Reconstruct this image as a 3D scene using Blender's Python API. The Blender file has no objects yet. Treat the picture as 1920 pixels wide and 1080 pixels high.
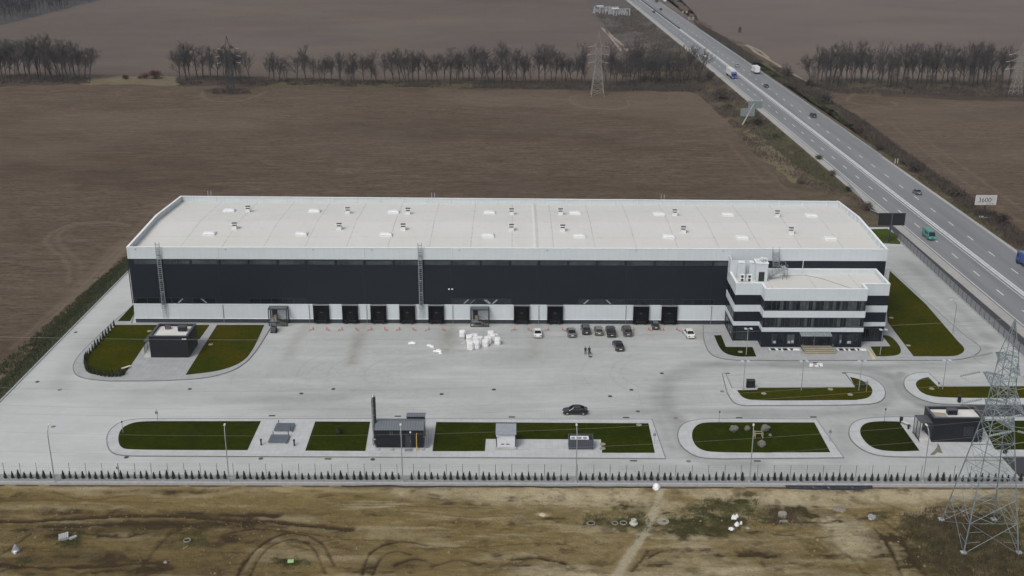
import bpy, bmesh, math, random
import numpy as np
from mathutils import Vector, Matrix
random.seed(7)
rng = np.random.default_rng(11)
R = math.radians
C = bpy.context.scene.collection
S = bpy.context.scene

# ---------------------------------------------------------------- camera
F, YH, CAMH, ROLL = 2110.0, -223.0, 91.0, 0.003
PITCH = math.atan((540 - YH) / F)
cp, sp, cr, sr = math.cos(PITCH), math.sin(PITCH), math.cos(ROLL), math.sin(ROLL)
def ray(x, y):
    u, v = (x - 960) / F, (y - 540) / F
    u, v = u * cr + v * sr, -u * sr + v * cr
    return (u, cp - v * sp, -sp - v * cp)
def P(x, y, z=0.0):
    d = ray(x, y); t = (z - CAMH) / d[2]
    return Vector((d[0] * t, d[1] * t, z))
def PY(x, y, Y):
    d = ray(x, y); t = Y / d[1]
    return Vector((d[0] * t, Y, CAMH + d[2] * t))
cam = bpy.data.cameras.new('camera'); camo = bpy.data.objects.new('camera', cam); C.objects.link(camo)
cam.sensor_width = 36; cam.lens = F / 1920 * 36; cam.clip_start = 1; cam.clip_end = 6000
camo.matrix_world = Matrix.Translation((0, 0, CAMH)) @ Matrix.Rotation(math.pi / 2 - PITCH, 4, 'X') @ Matrix.Rotation(ROLL, 4, 'Z')
S.camera = camo

# ---------------------------------------------------------------- materials
def node(nt, t, **kw):
    n = nt.nodes.new(t)
    for k, v in kw.items(): setattr(n, k, v)
    return n
def mixc(nt, fac, a, b, blend='MIX'):
    m = node(nt, 'ShaderNodeMix', data_type='RGBA', blend_type=blend)
    for s, v in ((m.inputs[0], fac), (m.inputs[6], a), (m.inputs[7], b)):
        if isinstance(v, bpy.types.NodeSocket): nt.links.new(v, s)
        elif isinstance(v, (int, float)): s.default_value = v
        else: s.default_value = (*v, 1)
    return m.outputs[2]
def ramp(nt, sock, lo, hi):
    r = node(nt, 'ShaderNodeMapRange'); r.clamp = True
    r.inputs[1].default_value = lo; r.inputs[2].default_value = hi
    nt.links.new(sock, r.inputs[0]); return r.outputs[0]
def noise(nt, scale, detail=4, rough=.55, stretch=(1, 1, 1), coord='Object', dist=0):
    tc = node(nt, 'ShaderNodeTexCoord'); mp = node(nt, 'ShaderNodeMapping')
    mp.inputs['Scale'].default_value = stretch
    nt.links.new(tc.outputs[coord], mp.inputs[0])
    n = node(nt, 'ShaderNodeTexNoise'); n.inputs['Scale'].default_value = scale
    n.inputs['Detail'].default_value = detail; n.inputs['Roughness'].default_value = rough
    n.inputs['Distortion'].default_value = dist
    nt.links.new(mp.outputs[0], n.inputs['Vector']); return n.outputs[0]
def newmat(name):
    m = bpy.data.materials.new(name); m.use_nodes = True
    nt = m.node_tree; b = nt.nodes['Principled BSDF']
    return m, nt, b
def mat(name, col, rough=.7, var=.12, scale=1.5, metal=0.0, bump=0.0, bscale=20, spec=.4, big=0.0, bigscale=.08, emit=None):
    m, nt, b = newmat(name)
    c = col
    dark = tuple(x * (1 - var) for x in col); lite = tuple(min(1, x * (1 + var)) for x in col)
    c = mixc(nt, ramp(nt, noise(nt, scale), .3, .7), dark, lite)
    if big: c = mixc(nt, ramp(nt, noise(nt, bigscale, 3), .35, .7), c, tuple(x * (1 - big) for x in col))
    nt.links.new(c, b.inputs['Base Color'])
    b.inputs['Roughness'].default_value = rough; b.inputs['Metallic'].default_value = metal
    b.inputs['Specular IOR Level'].default_value = spec
    if bump:
        bp = node(nt, 'ShaderNodeBump'); bp.inputs['Strength'].default_value = bump; bp.inputs['Distance'].default_value = .05
        nt.links.new(noise(nt, bscale), bp.inputs['Height']); nt.links.new(bp.outputs[0], b.inputs['Normal'])
    return m
def lined(name, col, axis, period, width, dark, rough=.55, var=.06, spec=.4, metal=0.0):
    """panelled sheet: joint lines every `period` along axis (0 x, 1 y, 2 z)"""
    m, nt, b = newmat(name)
    c = mixc(nt, ramp(nt, noise(nt, .5), .3, .7), tuple(x * (1 - var) for x in col), tuple(x * (1 + var) for x in col))
    tc = node(nt, 'ShaderNodeTexCoord'); sx = node(nt, 'ShaderNodeSeparateXYZ'); nt.links.new(tc.outputs['Object'], sx.inputs[0])
    for ax, per, wd in ((axis, period, width),) if not isinstance(axis, (list, tuple)) else zip(axis, period, width):
        md = node(nt, 'ShaderNodeMath', operation='PINGPONG'); md.inputs[1].default_value = per / 2
        nt.links.new(sx.outputs[ax], md.inputs[0])
        lt = node(nt, 'ShaderNodeMath', operation='LESS_THAN'); lt.inputs[1].default_value = wd / 2
        nt.links.new(md.outputs[0], lt.inputs[0])
        c = mixc(nt, lt.outputs[0], c, tuple(x * dark for x in col))
    nt.links.new(c, b.inputs['Base Color']); b.inputs['Roughness'].default_value = rough
    b.inputs['Specular IOR Level'].default_value = spec; b.inputs['Metallic'].default_value = metal
    return m
def paint(name, col, metal=.0, rough=.3):
    m, nt, b = newmat(name)
    c = mixc(nt, ramp(nt, noise(nt, 2), .3, .7), tuple(x * .9 for x in col), col)
    nt.links.new(c, b.inputs['Base Color']); b.inputs['Roughness'].default_value = rough; b.inputs['Metallic'].default_value = metal
    b.inputs['Coat Weight'].default_value = .5; b.inputs['Coat Roughness'].default_value = .08
    return m

# ---------------------------------------------------------------- mesh builder
class MB:
    def __init__(s): s.v = []; s.f = []; s.m = []; s.mi = 0
    def add(s, vs, fs):
        o = len(s.v); s.v += [tuple(v) for v in vs]
        s.f += [tuple(i + o for i in f) for f in fs]; s.m += [s.mi] * len(fs); return s
    def box(s, x0, x1, y0, y1, z0, z1):
        return s.add([(x0,y0,z0),(x1,y0,z0),(x1,y1,z0),(x0,y1,z0),(x0,y0,z1),(x1,y0,z1),(x1,y1,z1),(x0,y1,z1)],
            [(0,3,2,1),(4,5,6,7),(0,1,5,4),(1,2,6,5),(2,3,7,6),(3,0,4,7)])
    def cbox(s, cx, cy, cz, sx, sy, sz, rz=0):
        o = len(s.v); s.box(-sx/2, sx/2, -sy/2, sy/2, -sz/2, sz/2); c_, s_ = math.cos(rz), math.sin(rz)
        for i in range(o, len(s.v)):
            x, y, z = s.v[i]; s.v[i] = (cx + x*c_ - y*s_, cy + x*s_ + y*c_, cz + z)
        return s
    def prism(s, poly, z0, z1):
        n = len(poly); a = sum(poly[i][0]*poly[(i+1)%n][1] - poly[(i+1)%n][0]*poly[i][1] for i in range(n))
        if a < 0: poly = poly[::-1]
        return s.add([(p[0],p[1],z0) for p in poly] + [(p[0],p[1],z1) for p in poly],
            [tuple(range(n,2*n)), tuple(range(n-1,-1,-1))] + [(i,(i+1)%n,n+(i+1)%n,n+i) for i in range(n)])
    def tube(s, pts, r, n=6, r1=None, cap=True):
        pts = [Vector(p) for p in pts]; k = len(pts); r1 = r if r1 is None else r1; vs = []
        for i, p in enumerate(pts):
            d = (pts[min(i+1,k-1)] - pts[max(i-1,0)]).normalized()
            up = Vector((0,0,1)) if abs(d.z) < .9 else Vector((1,0,0))
            a = d.cross(up).normalized(); b = d.cross(a); q = r + (r1 - r) * i / max(1, k-1)
            vs += [p + (a*math.cos(2*math.pi*j/n) + b*math.sin(2*math.pi*j/n)) * q for j in range(n)]
        fs = [(i*n+j, i*n+(j+1)%n, (i+1)*n+(j+1)%n, (i+1)*n+j) for i in range(k-1) for j in range(n)]
        if cap: fs += [tuple(range(n-1,-1,-1)), tuple(range((k-1)*n, k*n))]
        return s.add(vs, fs)
    def lathe(s, prof, cx=0, cy=0, n=12):
        vs = []
        for r, z in prof: vs += [(cx + r*math.cos(2*math.pi*j/n), cy + r*math.sin(2*math.pi*j/n), z) for j in range(n)]
        k = len(prof)
        return s.add(vs, [(i*n+j, i*n+(j+1)%n, (i+1)*n+(j+1)%n, (i+1)*n+j) for i in range(k-1) for j in range(n)]
            + [tuple(range(n-1,-1,-1)), tuple(range((k-1)*n,k*n))])
    def bar(s, a, b, w):
        return s.tube([a, b], w * .7, 4)
    def loft(s, rings):
        n = len(rings[0]); vs = [p for r in rings for p in r]; k = len(rings)
        return s.add(vs, [(i*n+j, i*n+(j+1)%n, (i+1)*n+(j+1)%n, (i+1)*n+j) for i in range(k-1) for j in range(n)]
            + [tuple(range(n-1,-1,-1)), tuple(range((k-1)*n,k*n))])
    def mesh(s, name, mats):
        me = bpy.data.meshes.new(name); me.from_pydata(s.v, [], s.f)
        for m in (mats if isinstance(mats, (list, tuple)) else [mats]): me.materials.append(m)
        if any(s.m): me.polygons.foreach_set('material_index', s.m)
        me.update(); return me
    def build(s, name, mats, parent=None, smooth=False, bevel=0):
        me = s.mesh(name, mats)
        if smooth: me.polygons.foreach_set('use_smooth', [True]*len(me.polygons))
        o = bpy.data.objects.new(name, me); C.objects.link(o)
        if parent: o.parent = parent
        if bevel:
            b = o.modifiers.new('bevel', 'BEVEL'); b.width = bevel; b.segments = 2; b.limit_method = 'ANGLE'
        return o
def tag(o, label=None, cat=None, group=None, kind=None):
    if label: o['label'] = label
    if cat: o['category'] = cat
    if group: o['group'] = group
    if kind: o['kind'] = kind
    return o
def thing(name, label, cat, loc=(0,0,0), rz=0, group=None):
    o = bpy.data.objects.new(name, None); C.objects.link(o); o.empty_display_size = .2
    o.location = loc; o.rotation_euler = (0,0,rz); return tag(o, label, cat, group)
def dup(o, parent=None):
    c = o.copy(); C.objects.link(c)
    if parent: c.parent = parent
    for ch in list(o.children): dup(ch, c)
    return c
ORD = 'first second third fourth fifth sixth seventh eighth ninth tenth eleventh twelfth thirteenth fourteenth fifteenth sixteenth seventeenth eighteenth nineteenth twentieth'.split()
ORD += ['twenty-' + o for o in ORD[:9]] + ['thirtieth'] + ['thirty-' + o for o in ORD[:9]]

def smooth_poly(pts, it=3):
    """pixel outline -> denser outline; points flagged with a third value get their corner rounded"""
    pts = [(p[0], p[1], len(p) > 2) for p in pts]
    for _ in range(it):
        out = []; n = len(pts)
        for i, (x, y, c) in enumerate(pts):
            if not c: out.append((x, y, c)); continue
            a, b = pts[i-1], pts[(i+1) % n]
            out += [(x*.75+a[0]*.25, y*.75+a[1]*.25, True), (x*.75+b[0]*.25, y*.75+b[1]*.25, True)]
        pts = out
    return [(p[0], p[1]) for p in pts]
def ground_poly(px, z=0): return [P(x, y, z)[:2] for x, y in smooth_poly(px)]
def struct(name, mb, m, **kw): return tag(mb.build(name, m, **kw), kind='structure')

# numpy value noise
def vnoise(x, y, seed=0):
    xi, yi = np.floor(x).astype(np.int64), np.floor(y).astype(np.int64); fx, fy = x - xi, y - yi
    def h(a, b):
        n = (a * 374761393 + b * 668265263 + seed * 982451653) & 0x7fffffff
        n = ((n ^ (n >> 13)) * 1274126177) & 0x7fffffff
        return ((n ^ (n >> 16)) & 0xffff) / 65535.0
    fx, fy = fx*fx*(3-2*fx), fy*fy*(3-2*fy)
    return (h(xi,yi)*(1-fx)+h(xi+1,yi)*fx)*(1-fy) + (h(xi,yi+1)*(1-fx)+h(xi+1,yi+1)*fx)*fy
def fbm(x, y, seed=0, o=5):
    r = 0; a = .5; t = 0
    for i in range(o):
        r = r + a * vnoise(x*2**i, y*2**i, seed+i*17); t += a; a *= .55
    return r / t
def dist_poly(x, y, pts):
    d = np.full(x.shape, 1e9)
    for (ax, ay), (bx, by) in zip(pts[:-1], pts[1:]):
        ux, uy = bx-ax, by-ay; L = ux*ux+uy*uy + 1e-9
        t = np.clip(((x-ax)*ux+(y-ay)*uy)/L, 0, 1)
        d = np.minimum(d, np.hypot(x-ax-t*ux, y-ay-t*uy))
    return d
def curve_pts(px, z=0, k=6):
    """Catmull-Rom through pixel points laid on the ground"""
    w = [P(x, y, z) for x, y in px]; out = []
    for i in range(len(w)-1):
        p0, p1, p2, p3 = w[max(0,i-1)], w[i], w[i+1], w[min(len(w)-1,i+2)]
        for t in np.linspace(0, 1, k, endpoint=False):
            q = .5*((2*p1)+(p2-p0)*t+(2*p0-5*p1+4*p2-p3)*t*t+(3*p1-p0-3*p2+p3)*t**3); out.append((q.x, q.y))
    out.append((w[-1].x, w[-1].y)); return out
def gridmesh(name, xs, ys, zf, masks, m):
    X, Y = np.meshgrid(xs, ys); Z = zf(X, Y); nx, ny = len(xs), len(ys)
    co = np.stack([X, Y, Z], -1).reshape(-1, 3)
    i = np.arange(nx*ny).reshape(ny, nx)
    q = np.stack([i[:-1,:-1], i[:-1,1:], i[1:,1:], i[1:,:-1]], -1).reshape(-1, 4)
    me = bpy.data.meshes.new(name)
    me.vertices.add(len(co)); me.vertices.foreach_set('co', co.ravel())
    me.loops.add(q.size); me.loops.foreach_set('vertex_index', q.ravel().astype(np.int32))
    me.polygons.add(len(q)); me.polygons.foreach_set('loop_start', np.arange(0, q.size, 4, dtype=np.int32))
    me.polygons.foreach_set('use_smooth', np.ones(len(q), bool))
    me.update(calc_edges=True)
    at = me.attributes.new('mask', 'FLOAT_COLOR', 'POINT')
    M = np.zeros((len(co), 4), np.float32); M[:, 3] = 1
    for k, a in enumerate(masks(X, Y)): M[:, k] = np.clip(a, 0, 1).ravel()
    at.data.foreach_set('color', M.ravel()); me.materials.append(m)
    o = bpy.data.objects.new(name, me); C.objects.link(o); return o
def maskrgb(nt):
    a = node(nt, 'ShaderNodeAttribute'); a.attribute_name = 'mask'; s = node(nt, 'ShaderNodeSeparateColor')
    nt.links.new(a.outputs['Color'], s.inputs[0]); return s.outputs
EXPOSURE=0.35; HAZE=0.00008
# ================================================================ light, air
w = bpy.data.worlds.new('World'); S.world = w; w.use_nodes = True
nt = w.node_tree; bg = nt.nodes['Background']
sky = node(nt, 'ShaderNodeTexSky', sky_type='NISHITA'); sky.sun_disc = False
SUN_EL, SUN_AZ = 52, 215
sky.sun_elevation = R(SUN_EL); sky.sun_rotation = R(SUN_AZ); sky.air_density = 1.0; sky.dust_density = 4.0; sky.ozone_density = 1.0
hs = node(nt, 'ShaderNodeHueSaturation'); hs.inputs['Saturation'].default_value = .32
nt.links.new(sky.outputs[0], hs.inputs['Color']); nt.links.new(hs.outputs[0], bg.inputs[0]); bg.inputs[1].default_value = .1
sl = bpy.data.lights.new('sun', 'SUN'); sl.energy = 1.05; sl.angle = R(17); sl.color = (1, .97, .93)
so = bpy.data.objects.new('sun', sl); C.objects.link(so)
sd = Vector((math.sin(R(SUN_AZ))*math.cos(R(SUN_EL)), math.cos(R(SUN_AZ))*math.cos(R(SUN_EL)), math.sin(R(SUN_EL))))
so.rotation_euler = sd.to_track_quat('Z', 'Y').to_euler()
S.view_settings.view_transform = 'Standard'; S.view_settings.look = 'None'; S.view_settings.gamma = 1; S.view_settings.exposure = EXPOSURE
S.cycles.use_denoising = True; S.cycles.max_bounces = 6; S.cycles.volume_bounces = 0
S.cycles.use_adaptive_sampling = True; S.cycles.adaptive_threshold = .01; S.cycles.filter_width = 1.5
if HAZE:
    m = bpy.data.materials.new('haze_air'); m.use_nodes = True; n_ = m.node_tree
    n_.nodes.remove(n_.nodes['Principled BSDF'])
    pv = node(n_, 'ShaderNodeVolumePrincipled'); pv.inputs['Color'].default_value = (.86, .9, 1, 1); pv.inputs['Density'].default_value = HAZE
    pv.inputs['Anisotropy'].default_value = 0
    n_.links.new(pv.outputs[0], n_.nodes['Material Output'].inputs['Volume'])
    tag(MB().box(-2700, 2700, -500, 2900, -4.5, 96).build('haze', m), kind='stuff')

# ================================================================ field ground, one sheet to the horizon
def soil():
    m, nt, b = newmat('ploughed_soil'); r, g, bl = maskrgb(nt)[:3]
    c = mixc(nt, ramp(nt, noise(nt, .012, 5, .6), .3, .7), (.071, .0505, .0345), (.095, .071, .050))
    c = mixc(nt, ramp(nt, noise(nt, .5, 6, .7, (.16, 1, 1)), .36, .66), c, (.140, .106, .077))
    c = mixc(nt, ramp(nt, noise(nt, 1.3, 6, .75, (.4, 1, 1)), .47, .72), c, (.036, .026, .019))
    c = mixc(nt, g, c, (.05, .038, .031))
    c = mixc(nt, bl, c, (.138, .118, .112))  # paler grey: distance haze put into the far soil colour, plus random patches
    c = mixc(nt, r, c, (.165, .13, .098))
    nt.links.new(c, b.inputs['Base Color']); b.inputs['Roughness'].default_value = .95; b.inputs['Specular IOR Level'].default_value = .02
    bp = node(nt, 'ShaderNodeBump'); bp.inputs['Strength'].default_value = 1.0; bp.inputs['Distance'].default_value = .35
    nt.links.new(noise(nt, .9, 6, .7, (.35, 1, 1)), bp.inputs['Height']); nt.links.new(bp.outputs[0], b.inputs['Normal'])
    return m
xs = np.concatenate([np.linspace(-2500, -400, 22)[:-1], np.linspace(-400, -170, 60)[:-1], np.linspace(-170, 200, 430)[:-1], np.linspace(200, 420, 50)[:-1], np.linspace(420, 2500, 20)])
ys = np.concatenate([np.linspace(-400, 150, 12)[:-1], np.linspace(150, 560, 480)[:-1], np.linspace(560, 1000, 120)[:-1], np.linspace(1000, 2600, 16)])
Z_FIELD = -.3
TR = []
for px, wd, st in [
    ([(232,420),(200,416),(160,417),(120,426),(93,440),(86,454),(98,468),(118,484),(129,506),(127,530)], .5, .75),
    ([(243,424),(215,418),(150,421),(116,434),(108,448),(117,466),(143,484),(154,505),(151,535)], .5, .6),
    ([(110,446),(116,458),(133,474),(146,492),(150,512)], .5, .4),
    ([(236,452),(190,500),(120,575),(60,635),(0,690)], .8, .8), ([(240,458),(150,562),(60,652),(0,706)], 1.0, .9),
    ([(228,450),(160,518),(100,580),(20,655)], .5, .5), ([(330,372),(290,395),(262,425),(235,452)], .8, .35),
    ([(378,172),(384,184),(410,190),(440,190),(470,184),(500,172)], .8, .6), ([(40,172),(60,174),(90,173),(125,168)], 1.0, .5),
    ([(1085,178),(1068,184),(1078,196),(1110,203),(1150,204),(1178,199),(1176,188)], .7, .8), ([(1098,176),(1078,184),(1092,198),(1130,202)], .6, .6),
    ([(1180,188),(1210,194),(1245,192),(1258,180),(1240,173)], .7, .6), ([(1258,180),(1268,195),(1290,205)], .6, .4),
    ([(872,172),(880,181),(905,186),(950,185)], .6, .6), ([(1600,176),(1590,190),(1640,200),(1680,198),(1670,190)], .8, .6),
    ([(1360,260),(1420,330),(1480,372)], .7, .3), ([(1330,200),(1400,275),(1470,350),(1490,372)], 1.2, .3),
    ([(1700,235),(1760,280),(1850,345),(1918,395)], .5, .5), ([(1650,215),(1720,272),(1800,335),(1918,420)], .6, .4)]:
    TR.append((curve_pts(px, Z_FIELD), wd, st))
def field_masks(X, Y):
    r = np.zeros_like(X); near = (Y > 140) & (Y < 620)
    for pts, wd, st in TR:
        x0, x1 = min(p[0] for p in pts)-5, max(p[0] for p in pts)+5; y0, y1 = min(p[1] for p in pts)-5, max(p[1] for p in pts)+5
        k = (X > x0) & (X < x1) & (Y > y0) & (Y < y1)
        if k.any(): r[k] = np.maximum(r[k], st*np.exp(-(dist_poly(X[k], Y[k], pts)/(wd*1.2))**2))
    r *= .55 + .6*fbm(X*.35, Y*.35, 3)
    r = np.maximum(r, .3*np.clip((fbm(X*.012, Y*.02, 9)-.52)*5, 0, 1))
    g = .75*np.clip((fbm(X*.008+5, Y*.016, 21)-.5)*5, 0, 1) + .5*np.clip((fbm(X*.03, Y*.07, 5)-.55)*5, 0, 1)
    for px, rad, st in [((1250,215),(22,16),.9), ((640,235),(25,20),.5), ((433,172),(9,6),1), ((1121,180),(7,6),.6)]:
        p = P(*px); g = np.maximum(g, st*np.exp(-(((X-p.x)/rad[0])**2+((Y-p.y)/rad[1])**2)))
    b = np.clip((Y-545)/25, 0, 1)*(.45+.25*(X > 100))*(.5+fbm(X*.006, Y*.008, 31)) + .12*np.clip((fbm(X*.02, Y*.03, 31)-.55)*6, 0, 1)  # ramp beyond the tree rows paints in haze; last term is random patches
    return r, g*.55, b
def field_z(X, Y): return np.where(Y < 158.5, -3.2, Z_FIELD) + np.where((Y > 300), .12*(fbm(X*.05, Y*.05, 4)-.5), 0)
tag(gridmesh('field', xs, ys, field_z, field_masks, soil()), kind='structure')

# ================================================================ site: concrete yard
SX0, SX1, SY0, SY1 = -94.7, 104.3, 159.4, 291
def concrete():
    m, nt, b = newmat('yard_concrete'); r, g, bl = maskrgb(nt)[:3]
    c = mixc(nt, ramp(nt, noise(nt, .05, 5, .6), .3, .7), (.355, .377, .368), (.425, .44, .43))
    c = mixc(nt, ramp(nt, noise(nt, .6, 6, .7), .35, .75), c, (.33, .34, .335))
    c = mixc(nt, ramp(nt, noise(nt, .35, 4, .6, (.12, 1, 1)), .5, .8), c, (.48, .485, .48))
    tc = node(nt, 'ShaderNodeTexCoord'); sx = node(nt, 'ShaderNodeSeparateXYZ'); nt.links.new(tc.outputs['Object'], sx.inputs[0])
    for ax, per in ((0, 6.0), (1, 6.0)):
        pp = node(nt, 'ShaderNodeMath', operation='PINGPONG'); pp.inputs[1].default_value = per/2; nt.links.new(sx.outputs[ax], pp.inputs[0])
        lt = node(nt, 'ShaderNodeMath', operation='LESS_THAN'); lt.inputs[1].default_value = .025; nt.links.new(pp.outputs[0], lt.inputs[0])
        ml = node(nt, 'ShaderNodeMath', operation='MULTIPLY'); ml.inputs[1].default_value = .3; nt.links.new(lt.outputs[0], ml.inputs[0])
        c = mixc(nt, ml.outputs[0], c, (.2, .2, .195))
    c = mixc(nt, r, c, (.12, .12, .115))
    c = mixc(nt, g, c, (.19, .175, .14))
    c = mixc(nt, bl, c, (.56, .57, .57))
    nt.links.new(c, b.inputs['Base Color']); b.inputs['Roughness'].default_value = .62; b.inputs['Specular IOR Level'].default_value = .35
    return m
YARC = []   # (polyline, width, strength) of tyre wear
for px, wd, st in [
    ([(110,728),(125,690),(150,655),(190,618),(235,570)], 2.4, .28), ([(110,735),(150,748),(240,752),(420,750),(640,745)], 2.2, .2),
    ([(180,728),(330,738),(560,735),(800,728),(1000,735)], 2.5, .14), ([(0,740),(60,735),(110,735),(170,760),(230,775)], 1.8, .12),
    ([(1300,684),(1400,682),(1500,687),(1600,690),(1660,702),(1690,720),(1720,748),(1780,762)], 1.8, .42),
    ([(1290,690),(1260,705),(1248,730),(1250,760),(1275,800),(1290,840),(1330,866),(1420,872)], 2.0, .36),
    ([(1240,720),(1232,760),(1245,800),(1262,840)], 1.2, .22), ([(1380,672),(1500,680),(1640,690),(1720,682),(1790,682),(1840,668),(1850,650)], 1.6, .34),
    ([(1600,700),(1660,715),(1670,735),(1650,760),(1560,775),(1400,778)], 1.6, .3), ([(1690,700),(1680,720),(1700,745),(1740,765)], 1.2, .4),
    ([(1300,690),(1250,715),(1235,745)], 2.4, .3), ([(1100,780),(1180,774),(1300,770),(1450,772),(1600,776),(1720,775)], 1.5, .25),
    ([(1560,775),(1600,770),(1640,775)], 2.5, .2), ([(1575,800),(1590,830),(1570,868)], 1.8, .15), ([(1700,680),(1750,690),(1800,685)], 1.6, .25),
    ([(300,700),(600,705),(800,690)], 2, .06), ([(500,765),(800,768),(1000,765)], 1.2, .12), ([(700,872),(1000,876),(1400,880),(1600,876)], 1.6, .14),
    ([(960,735),(1100,742),(1220,740)], 1.4, .1),
    ([(1860,640),(1820,600),(1760,545),(1700,490)], 1.6, .22), ([(1835,650),(1800,610),(1745,560)], 1.0, .15)]:
    YARC.append((curve_pts(px), wd, st))
for cx, cy, rr, st in [(812,700,5,.2),(820,702,9,.18),(830,700,12,.15),(760,700,8,.2),(720,700,11,.18),(700,700,15,.16),(660,705,9,.14),(780,700,3.5,.2),
                       (1240,700,8,.2),(1250,702,11,.2),(1225,700,14,.16),(590,705,16,.12),(1110,690,10,.08)]:
    p = P(cx, cy); a0 = rr*.7; YARC.append(([(p.x+rr*math.cos(t), p.y+rr*math.sin(t)) for t in np.linspace(1.7, 4.6, 16)], .16, st))
RUST = [([(578,606),(565,625),(548,650),(540,672)], 1.4, .5), ([(684,606),(676,625),(668,650),(660,680)], 1.5, .62), ([(684,605),(680,614),(675,626)], .5, .8), ([(843,606),(842,625),(838,655)], 1.9, .55),
        ([(845,655),(870,658),(895,655)], .7, .4), ([(1004,607),(1003,640),(1000,668)], 1.6, .32), ([(1172,608),(1172,620)], 2.0, .3), ([(1305,622),(1322,630),(1330,636)], 2.0, .5), ([(1220,618),(1240,645),(1280,660)], 2.0, .14), ([(1090,625),(1110,640)], 3, .12)]
RUST = [(curve_pts(px), wd, st) for px, wd, st in RUST]
def yard_masks(X, Y):
    r = np.zeros_like(X); g = np.zeros_like(X)
    for arr, L in ((r, YARC), (g, RUST)):
        for pts, wd, st in L:
            k = (X > min(p[0] for p in pts)-6) & (X < max(p[0] for p in pts)+6) & (Y > min(p[1] for p in pts)-6) & (Y < max(p[1] for p in pts)+6)
            arr[k] = np.maximum(arr[k], st*np.exp(-(dist_poly(X[k], Y[k], pts)/wd)**2))
    r *= 1.15*(.45 + 1.0*fbm(X*.22, Y*.6, 13)); g *= .15 + 1.25*fbm(X*.8, Y*.5, 15)
    r = r + .16*np.clip((fbm(X*.05, Y*.09, 41)-.5)*4, 0, 1)
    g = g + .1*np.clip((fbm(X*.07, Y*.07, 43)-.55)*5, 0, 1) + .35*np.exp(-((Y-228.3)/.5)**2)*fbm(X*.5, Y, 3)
    b = .5*np.clip((X*-.010+.0)+(fbm(X*.03, Y*.05, 51)-.45)*2.2, 0, 1)*.8 + .5*np.clip((172-Y)/16, 0, 1)*(.3+.7*fbm(X*.08, Y*.3, 8))
    return r, g, b
tag(gridmesh('yard', np.linspace(SX0, SX1, 500), np.linspace(SY0, SY1, 330), lambda X, Y: X*0, yard_masks, concrete()), kind='structure')
# slab edge under the yard sheet (real thickness)
M_conc = mat('kerb_concrete', (.36, .37, .37), .8, .12, 1.2)
M_kerb = mat('kerb_shade_dirt', (.17, .175, .175), .8, .15, 1.2)  # darkened: shadow and dirt of the kerb's outer side put into the colour
M_pave = lined('paver', (.42, .435, .44), [0, 1], [1.0, 1.0], [.06, .06], .85, .75, .1)
M_pave2 = lined('paver_grey', (.32, .33, .335), [0, 1], [1.0, 1.0], [.06, .06], .85, .75, .1)
M_asph = mat('asphalt', (.10, .102, .11), .9, .12, 1.5, big=.15, bump=.2)
M_asphd = mat('asphalt_fresh', (.045, .046, .052), .9, .15, 1.5, big=.15)
M_lawnd = None
def grass_mat(name, a, b_, c_):
    m, nt, b = newmat(name)
    c = mixc(nt, ramp(nt, noise(nt, .12, 5, .65), .38, .62), a, b_)
    c = mixc(nt, ramp(nt, noise(nt, .4, 5, .7), .5, .72), c, c_)
    c = mixc(nt, ramp(nt, noise(nt, 1.4, 6, .8), .45, .75), c, tuple(x*.5 for x in a))
    nt.links.new(c, b.inputs['Base Color']); b.inputs['Roughness'].default_value = 1; b.inputs['Specular IOR Level'].default_value = 0
    bp = node(nt, 'ShaderNodeBump'); bp.inputs['Strength'].default_value = .8; bp.inputs['Distance'].default_value = .1
    nt.links.new(noise(nt, 5, 5, .7), bp.inputs['Height']); nt.links.new(bp.outputs[0], b.inputs['Normal'])
    return m
M_gd = grass_mat('lawn_dark', (.0165, .0260, .0008), (.0265, .0345, .001), (.037, .039, .0015))
M_go = grass_mat('lawn_olive', (.029, .038, .001), (.054, .046, .0015), (.044, .050, .0015))
M_gw = grass_mat('lawn_deep', (.013, .018, .001), (.019, .024, .002), (.025, .028, .002))
def island(px, kerb=True, m=None, h=.13):
    poly = ground_poly(px, h)
    struct('pavement', MB().prism(poly, -.1, h), m or M_pave)
    if kerb:   # kerb stones: a ring standing round the paving
        n = len(poly); ring = []
        a = sum(poly[i][0]*poly[(i+1)%n][1]-poly[(i+1)%n][0]*poly[i][1] for i in range(n))
        if a < 0: poly = poly[::-1]
        out = []
        for i in range(n):
            p, q, r_ = Vector(poly[i-1]), Vector(poly[i]), Vector(poly[(i+1) % n])
            d = (q-p).normalized()+(r_-q).normalized()
            d = d.normalized() if d.length > 1e-6 else (q-p).normalized()
            out.append(q+Vector((d.y, -d.x))*.17)
        mb = MB(); N = n
        vs = [(*p, h+.02) for p in poly]+[(*p, h+.02) for p in out]+[(*p, -.1) for p in out]+[(*p, h-.05) for p in poly]
        fs = [(i, N+i, N+(i+1)%N, (i+1)%N) for i in range(N)]+[(N+i, 2*N+i, 2*N+(i+1)%N, N+(i+1)%N) for i in range(N)]+[(3*N+i, i, (i+1)%N, 3*N+(i+1)%N) for i in range(N)]
        struct('kerb', mb.add(vs, fs), M_kerb)
def lawn(px, m, h=.13):
    struct('lawn', MB().prism(ground_poly(px, h), h-.05, h+.05), m)
island([(212,604),(150,662,1),(134,690,1),(150,709,1),(205,713.5),(300,713.5,1),(400,708,1),(465,682,1),(508,612),(508,606.5),(246,606.5),(256,566)], m=M_pave2)
lawn([(221,602),(244,602),(251,589),(251,570)], M_gd)
lawn([(217,609.4),(296,609.4),(243.5,688),(232,704),(188,704,1),(160,699,1),(157,676,1),(167,662)], M_go)
lawn([(340,609.4),(393,609.4),(374,636),(330,636)], M_go)
lawn([(407,609.4),(495.5,609.4),(476,654,1),(455,680,1),(411,696,1),(348,703)], M_go)
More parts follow.
